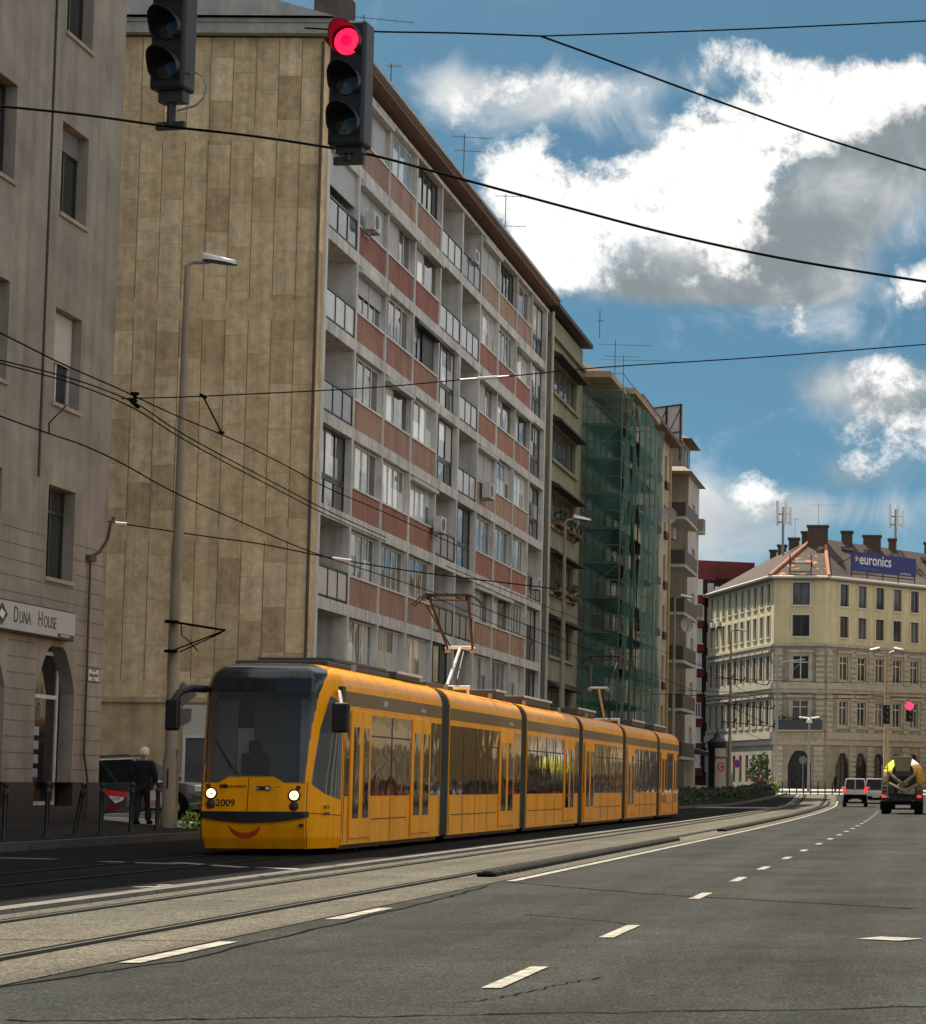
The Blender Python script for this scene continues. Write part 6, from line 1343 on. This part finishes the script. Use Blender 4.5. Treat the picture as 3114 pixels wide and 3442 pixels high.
# ------------------------------------------------------------------ island beyond the tram
hg = thing('hedge', 'dark clipped hedge along the island kerb beyond the tram', 'hedge', (-15, 160, 0)); m = MB(); rh = random.Random(9)
def hx(y): return -15.75+1.6*(y-122)/70
for y in range(122, 192, 2):
    for _ in range(2): leafy(m, (hx(y)-.2, y+1, rise(y)+.62), (.75, 1.5, .62), 110, .10, rh)
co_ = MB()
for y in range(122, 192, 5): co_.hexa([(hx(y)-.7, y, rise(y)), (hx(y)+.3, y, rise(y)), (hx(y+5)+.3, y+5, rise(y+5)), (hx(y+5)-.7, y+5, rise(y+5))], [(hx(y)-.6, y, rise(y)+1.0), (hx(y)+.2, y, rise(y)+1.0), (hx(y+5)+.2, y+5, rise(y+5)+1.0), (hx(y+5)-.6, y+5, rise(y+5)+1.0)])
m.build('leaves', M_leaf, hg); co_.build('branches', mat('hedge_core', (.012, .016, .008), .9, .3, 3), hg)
br_ = thing('bright_bush', 'small bright green bush at the far end of the hedge', 'bush', (-14.2, 193, rise(193))); m = MB(); leafy(m, (-14.2, 193, rise(193)+.6), (.7, .8, .6), 320, .12, rh); m.build('leaves', M_leafb, br_)
MB().tube([(-14.2, 193, rise(193)), (-14.2, 193, rise(193)+.5)], .04, 5).build('stem', M_wood, br_)
ik = MB()
for y in range(120, 196, 4): ik.hexa([(hx(y)+.75, y, rise(y)-.05), (hx(y)+.95, y, rise(y)-.05), (hx(y+4)+.95, y+4, rise(y+4)-.05), (hx(y+4)+.75, y+4, rise(y+4)-.05)], [(hx(y)+.75, y, rise(y)+.14), (hx(y)+.95, y, rise(y)+.14), (hx(y+4)+.95, y+4, rise(y+4)+.14), (hx(y+4)+.75, y+4, rise(y+4)+.14)])
tag(ik.build('kerb', M_kerb), 'kerb of the hedge island', 'kerb', kind='structure')
pz = MB(); pz.quad((-19, 196, rise(196)+.05), (4, 196, rise(196)+.05), (4, 239, 1.1), (-19, 239, 1.1)); pz.quad((-19, 196, rise(196)-.1), (4, 196, rise(196)-.1), (4, 196, rise(196)+.05), (-19, 196, rise(196)+.05))
tag(pz.build('plaza', mat('plaza_paving', (.38, .36, .32), .9, .2, 1)), 'pale paving of the corner plaza', 'pavement', kind='structure')
fence = [2606+i*24 for i in range(10)]
for i, x in enumerate(fence):
    p_ = un(x, 2665, 1, 195.2); r = dup(bo, (p_.x, 195.2, rise(195)), 0, 1.05); r['label'] = 'thin black bollard in the far row before the stone corner building'; r['group'] = 'far row of bollards at the plaza'
mc = thing('advertising_column', 'dark green advertising column with pagoda roof and red circle poster', 'advertising column', (-17.3, 178, rise(178))); x0, y0, z0 = -17.3, 178.0, rise(178)
M_col = mat('column_dark', (.02, .026, .028), .5, .2, 3)
MB().lathe((x0, y0, z0), [(.72, 0), (.72, .5), (.66, .55), (.66, 3.9), (.74, 4.0), (.74, 4.3)], 28).build('drum', M_col, mc, smooth=True)
MB().lathe((x0, y0, z0), [(.78, 4.25), (.80, 4.32), (.45, 4.62), (.26, 4.75), (.2, 4.95), (.06, 5.05), (.1, 5.15), (0, 5.4)], 28).build('roof', M_col, mc, smooth=True)
def cyl_patch(r, a0, a1, za, zb_): return lambda a, b: (x0+r*math.cos(a0+(a1-a0)*a), y0+r*math.sin(a0+(a1-a0)*a), z0+za+(zb_-za)*b)
po = MB().grid(cyl_patch(.672, math.radians(-98), math.radians(-5), .6, 3.85), 20, 4).build('poster', mat('poster_grey', (.40, .37, .32), .7, .2, 4), mc)
ring_ = lambda a, b: (lambda dx, dz: .25 < math.hypot(dx, dz) < .36 or math.hypot(dx-.03, dz) < .15)((a-.5)*1.09, (b-.5)*1.1)
MB().grid(cyl_patch(.680, math.radians(-98), math.radians(-5), 1.9, 3.0), 60, 60, keep=ring_).build('red_circle', mat('poster_red', (.4, .04, .045), .6, .1, 4), po)
MB().grid(cyl_patch(.680, math.radians(-98), math.radians(-5), 3.05, 3.22), 40, 6, keep=lambda a, b: math.sin(a*50) > -.2 or b > .5).build('poster_print', M_dframe, po)
# people at the cafe tables, cone, signs, planter
person('seated looking passer-by in dark coat beside the advertising column', (-15.9, 203, rise(203)), 2.4, ('maroon', (.09, .02, .025)), ('grey', (.05, .05, .055)), ('brown', (.03, .02, .015)), 1.6, .0, None, True)
person('passer-by in pale grey coat farther right of the column', (-15.1, 205, rise(205)), -2.2, ('palegrey', (.22, .22, .2)), ('black', (.02, .02, .022)), ('dark', (.02, .015, .012)), 1.7, .05, None, True)
person('passer-by in black standing at the café front by the arches', (-9.7, 208, rise(208)), 1.2, ('coal', (.015, .015, .018)), ('coal', (.015, .015, .018)), ('brown', (.03, .02, .015)), 1.7, .05, None, True)
for lab, x, y in (('small orange traffic cone at the foot of the advertising column', 2450, 181), ('second small orange cone before the stone wall', 2518, 200)):
    p_ = un(x, 2640, 1, y); o = thing('traffic_cone', lab, 'traffic cone', (p_.x, y, rise(y)), 'orange cones by the column')
    zz = .35; MB().box(p_.x-.2, p_.x+.2, y-.2, y+.2, rise(y)+zz, rise(y)+zz+.04).lathe((p_.x, y, rise(y)+zz), [(.16, .04), (.1, .35), (.04, .7), (0, .7)], 14).build('cone', mat('cone_orange', (.75, .16, .03), .5, .1, 4), o)
    MB().lathe((p_.x, y, rise(y)+zz), [(.125, .26), (.092, .42), (.08, .42)], 14).build('band', M_white, o); MB().box(p_.x-.25, p_.x+.25, y-.25, y+.25, rise(y), rise(y)+zz).build('base_block', M_kerb, o)
def roundsign(lab, px, py, Y, base, inner=(.02, .05, .25), rim=(.45, .02, .03)):
    p_ = un(px, py, 1, Y); o = thing('road_sign', lab, 'road sign', (p_.x, Y, rise(Y))); MB().tube([(p_.x, Y, rise(Y)), (p_.x, Y, p_.z+.4)], .035, 6).build('post', M_grey, o)
    MB().lathe((p_.x, Y-.06, p_.z), [(0, -.0), (.36, 0), (.36, .02), (0, .02)], 20, 'Y').build('disc', mat('sign_rim_%d' % (rim[0]*100), rim, .4, .1, 3), o); MB().lathe((p_.x, Y-.075, p_.z), [(0, 0), (.27, 0), (.27, .01), (0, .01)], 20, 'Y').build('disc_face', mat('sign_face_%d' % (inner[2]*100), inner, .4, .1, 3), o)
roundsign('round red rimmed blue no stopping sign before the stone wall', 2479, 2567, 203, 0)
roundsign('round grey sign turned away beside the arched door', 2700, 2555, 210, 0, (.2, .2, .2), (.2, .2, .2))
wp = thing('sign_post', 'white sign post beside the red building foot', 'sign post', (-21.0, 196, rise(196))); p_ = un(2329, 2590, 1, 196); MB().tube([(p_.x, 196, rise(196)), (p_.x, 196, 3.5)], .07, 8).build('post', M_white, wp); MB().box(p_.x-.5, p_.x+.3, 195.9, 195.98, 3.3, 3.9).build('board', M_grey, wp)
aw = thing('awning', 'dark awning over the shop at the end of the grey house', 'awning', (-19.3, 190, 4)); MB().hexa([(-20.5, 184, 3.9), (-17.6, 184, 3.5), (-17.6, 192, 3.5), (-20.5, 192, 3.9)], [(-20.5, 184, 4.4), (-17.6, 184, 3.7), (-17.6, 192, 3.7), (-20.5, 192, 4.4)]).build('canopy', mat('awning_dark', (.04, .045, .05), .7, .2, 3), aw)
sh = thing('potted_shrub', 'tall dark green shrub before the rusticated stone wall', 'shrub', (-14.6, 214, rise(214))); p_ = un(2550, 2600, 1, 214); m = MB(); leafy(m, (p_.x, 214, 2.6), (1.1, 1.0, 1.7), 420, .16, rh); leafy(m, (p_.x+.4, 214, 3.6), (.6, .6, .8), 140, .14, rh); m.build('leaves', M_leafm, sh); MB().tube([(p_.x, 214, rise(214)), (p_.x, 214, 2.6)], .08, 6).build('stem', M_wood, sh); MB().box(p_.x-.5, p_.x+.5, 213.5, 214.5, rise(214)+.05, rise(214)+.6).build('planter', M_terr, sh)
def tree(lab, x, y, h, r, m_, n=2600):
    o = thing('street_tree', lab, 'tree', (x, y, rise(y))); z = rise(y); t = MB(); t.tube([(x, y, z), (x+.1, y, z+h*.25), (x-.05, y, z+h*.5), (x+.1, y, z+h*.8)], [.22, .17, .12, .04], 8); rt_ = random.Random(int(abs(x*13)+y)); m = MB()
    for k in range(9):
        a = k*2.4; b = (x+r*.75*math.cos(a), y+r*.75*math.sin(a), z+h*(.5+.05*k)); t.tube([(x, y, z+h*(.28+.05*k)), ((x+b[0])/2, (y+b[1])/2, z+h*(.42+.05*k)), b], [.09, .06, .02], 5)
        leafy(m, b, (r*.5, r*.5, r*.45), n//14, .17, rt_)
    for k in range(5): leafy(m, (x+rt_.uniform(-.5, .5)*r, y+rt_.uniform(-.5, .5)*r, z+h*rt_.uniform(.6, .95)), (r*.55, r*.55, r*.4), n//14, .17, rt_)
    t.build('trunk', mat('bark', (.06, .045, .035), .9, .3, 5, .4, 20), o); m.build('crown', m_, o); return o
# ------------------------------------------------------------------ camera, sun, sky
cam = bpy.data.cameras.new('camera'); co_ = bpy.data.objects.new('camera', cam); COL.objects.link(co_)
co_.matrix_world = Matrix.Translation((0, 0, EYE)) @ CAMM.to_4x4()
cam.sensor_fit = 'AUTO'; cam.sensor_width = 36; cam.lens = FPX/IH*36
cam.shift_x = (IW/2-CX)/IH; cam.shift_y = (CY-IH/2)/IH
cam.clip_start = .1; cam.clip_end = 5000; S.camera = co_
SEL, SAZ = math.radians(61.3), math.radians(-48)
sv = Vector((math.sin(SAZ)*math.cos(SEL), math.cos(SAZ)*math.cos(SEL), math.sin(SEL)))
sl = bpy.data.lights.new('sun', 'SUN'); sl.energy = 3.5; sl.angle = math.radians(.5); sl.color = (1, .9, .75)
so_ = bpy.data.objects.new('sun', sl); COL.objects.link(so_); so_.rotation_euler = sv.to_track_quat('Z', 'Y').to_euler()
W = bpy.data.worlds.new('World'); S.world = W; W.use_nodes = True; nt = W.node_tree; L = nt.links
for n in list(nt.nodes): nt.nodes.remove(n)
out = nd(nt, 'ShaderNodeOutputWorld'); bg = nd(nt, 'ShaderNodeBackground'); bg.inputs['Strength'].default_value = .15; L.new(bg.outputs[0], out.inputs[0])
tc = nd(nt, 'ShaderNodeTexCoord')
def Mx(op, a, b=None, c=None, clamp=False):
    n = nd(nt, 'ShaderNodeMath', operation=op, use_clamp=clamp)
    for i, x in enumerate((a, b, c)):
        if x is None: continue
        if isinstance(x, (int, float)): n.inputs[i].default_value = x
        else: L.new(x, n.inputs[i])
    return n.outputs[0]
sep = nd(nt, 'ShaderNodeSeparateXYZ'); L.new(tc.outputs['Generated'], sep.inputs[0]); X_, Y_, Z_ = sep.outputs
sky = nd(nt, 'ShaderNodeTexSky', sky_type='NISHITA', sun_disc=False, sun_elevation=SEL, sun_rotation=SAZ, air_density=1.0, dust_density=.3, ozone_density=4.0)
cmb = nd(nt, 'ShaderNodeCombineXYZ'); L.new(X_, cmb.inputs[0]); L.new(Y_, cmb.inputs[1]); L.new(Mx('ADD', Mx('MULTIPLY', Z_, 2.8), .03), cmb.inputs[2]); nrm = nd(nt, 'ShaderNodeVectorMath', operation='NORMALIZE'); L.new(cmb.outputs[0], nrm.inputs[0]); L.new(nrm.outputs[0], sky.inputs['Vector'])
az = Mx('ARCTAN2', X_, Y_); el = Mx('ARCSINE', Z_)
def blobs(lst):
    acc = None
    for x, y, rx, ry, w in lst:
        d = CAMM @ Vector(((x*D-CX)/FPX, -(y*D-CY)/FPX, -1)); d.normalize(); a0 = math.atan2(d.x, d.y); e0 = math.asin(d.z)
        u = Mx('DIVIDE', Mx('SUBTRACT', az, a0), rx*D/FPX); v = Mx('DIVIDE', Mx('SUBTRACT', el, e0), ry*D/FPX)
        q = Mx('MULTIPLY', Mx('POWER', 2.718, Mx('MULTIPLY', Mx('ADD', Mx('MULTIPLY', u, u), Mx('MULTIPLY', v, v)), -1.0)), w)
        acc = q if acc is None else Mx('ADD', acc, q)
    return acc
cloud = blobs([(1000, 345, 75, 75, .9), (1060, 420, 95, 85, 1.0), (1130, 480, 95, 75, .9), (1080, 530, 75, 45, .7), (1225, 400, 90, 75, .85), (1350, 370, 105, 95, 1.0), (1400, 280, 80, 75, .85), (1460, 380, 95, 85, .9), (1500, 265, 95, 85, .9), (1590, 225, 90, 80, 1.0), (1690, 185, 90, 68, 1.0), (1795, 165, 80, 52, .95), (1390, 450, 115, 55, .7),
               (1585, 632, 44, 50, .85), (1800, 560, 50, 70, .6), (1040, 178, 95, 50, .62), (1450, 108, 80, 46, .75), (1745, 740, 130, 48, .62), (1795, 860, 120, 60, .68), (1700, 912, 100, 38, .5), (1490, 978, 80, 40, .7), (1362, 556, 40, 24, .7), (1440, 528, 56, 32, .75), (900, 210, 60, 60, .45), (1210, 170, 80, 40, .45)])
veil = blobs([(1310, 520, 130, 60, .9), (1440, 520, 130, 70, 1.0), (1560, 465, 110, 95, 1.1), (1645, 395, 110, 110, 1.15), (1745, 310, 100, 95, 1.1), (1815, 260, 80, 90, 1.0), (1480, 570, 170, 40, .7), (1240, 570, 120, 32, .7), (1620, 560, 70, 50, .6), (1290, 300, 60, 45, .6), (1790, 790, 150, 80, .75), (1660, 760, 130, 60, .55), (1700, 930, 150, 50, .5)])
wisp = blobs([(1010, 185, 150, 60, .9), (890, 200, 60, 80, .7), (1200, 185, 110, 60, .7), (1340, 150, 90, 60, .55), (1500, 120, 90, 50, .5), (1290, 260, 90, 40, .5), (1430, 1050, 220, 90, 1.0), (1620, 1000, 200, 45, .75), (1375, 985, 40, 60, .8), (1780, 480, 70, 60, .4), (1660, 620, 120, 60, .3), (1500, 620, 200, 40, .25)])
def noise(sc, det, rough, dist=.0, off=None):
    n = nd(nt, 'ShaderNodeTexNoise'); n.inputs['Scale'].default_value = sc; n.inputs['Detail'].default_value = det; n.inputs['Roughness'].default_value = rough; n.inputs['Distortion'].default_value = dist
    src = tc.outputs['Generated']
    if off: v = nd(nt, 'ShaderNodeVectorMath', operation='ADD'); v.inputs[1].default_value = off; L.new(src, v.inputs[0]); src = v.outputs[0]
    L.new(src, n.inputs['Vector']); return n.outputs['Fac']
def ss(x, lo, hi):
    n = nd(nt, 'ShaderNodeMapRange', interpolation_type='SMOOTHSTEP'); n.inputs[1].default_value = lo; n.inputs[2].default_value = hi; L.new(x, n.inputs[0]); return n.outputs[0]
n_a = noise(34, 14, .68, .15); n_b = noise(34, 14, .68, .15, (-.003, 0, .005)); n_w = noise(22, 10, .62, .7); n_v = noise(14, 8, .55, .4)
nb = noise(3.2, 6, .5)
# unseen cumulus added above and behind the camera for white fill light
fill_cloud = Mx('MULTIPLY', Mx('MAXIMUM', ss(az, .02, .25), ss(el, .40, .6)), Mx('MULTIPLY', Mx('SUBTRACT', nb, .33), 5.0))
dens = Mx('ADD', Mx('ADD', cloud, Mx('MAXIMUM', fill_cloud, 0.0)), Mx('MULTIPLY', Mx('SUBTRACT', n_a, .5), 2.7))
c1 = ss(dens, .36, .92)
c2 = Mx('MULTIPLY', ss(Mx('ADD', wisp, Mx('MULTIPLY', Mx('SUBTRACT', n_w, .5), 2.2)), .22, 1.25), .85)
c3 = Mx('MULTIPLY', ss(Mx('ADD', veil, Mx('MULTIPLY', Mx('SUBTRACT', n_v, .5), 1.3)), .15, 1.05), .93)
relief = Mx('MULTIPLY', Mx('SUBTRACT', n_b, n_a), 3.0)
lowgrey = blobs([(1000, 190, 200, 90, .5), (1430, 1060, 260, 90, .7), (1640, 1000, 200, 60, .6)])
gm_ = ss(Mx('ADD', Mx('MULTIPLY', relief, 1.5), Mx('MULTIPLY', Mx('SUBTRACT', .95, dens), .5)), .08, .95)
white = nd(nt, 'ShaderNodeMix', data_type='RGBA'); white.inputs[6].default_value = (2.75, 2.72, 2.64, 1); white.inputs[7].default_value = (1.2, 1.28, 1.31, 1); L.new(gm_, white.inputs[0])
vg = nd(nt, 'ShaderNodeMix', data_type='RGBA'); vg.inputs[6].default_value = (.7, .8, .83, 1); vg.inputs[7].default_value = (1.9, 1.95, 1.95, 1); L.new(ss(Mx('ADD', n_v, Mx('MULTIPLY', Mx('SUBTRACT', n_w, .5), .8)), .38, .78), vg.inputs[0])
wg = nd(nt, 'ShaderNodeMix', data_type='RGBA'); wg.inputs[6].default_value = (2.5, 2.5, 2.45, 1); wg.inputs[7].default_value = (1.35, 1.42, 1.45, 1); L.new(lowgrey, wg.inputs[0])
sk2 = nd(nt, 'ShaderNodeMix', data_type='RGBA', blend_type='MULTIPLY'); sk2.inputs[0].default_value = 1; L.new(sky.outputs[0], sk2.inputs[6]); sk2.inputs[7].default_value = (.20, .275, .225, 1)
cur = sk2.outputs[2]
for f_, c_ in ((c2, wg.outputs[2]), (c3, vg.outputs[2]), (c1, white.outputs[2])):
    mx = nd(nt, 'ShaderNodeMix', data_type='RGBA'); L.new(f_, mx.inputs[0]); L.new(cur, mx.inputs[6]); L.new(c_, mx.inputs[7]); cur = mx.outputs[2]
L.new(cur, bg.inputs[0])
S.view_settings.view_transform = 'Standard'; S.view_settings.look = 'None'; S.view_settings.gamma = 1; S.view_settings.exposure = 1.36
S.cycles.max_bounces = 6; S.cycles.use_denoising = True
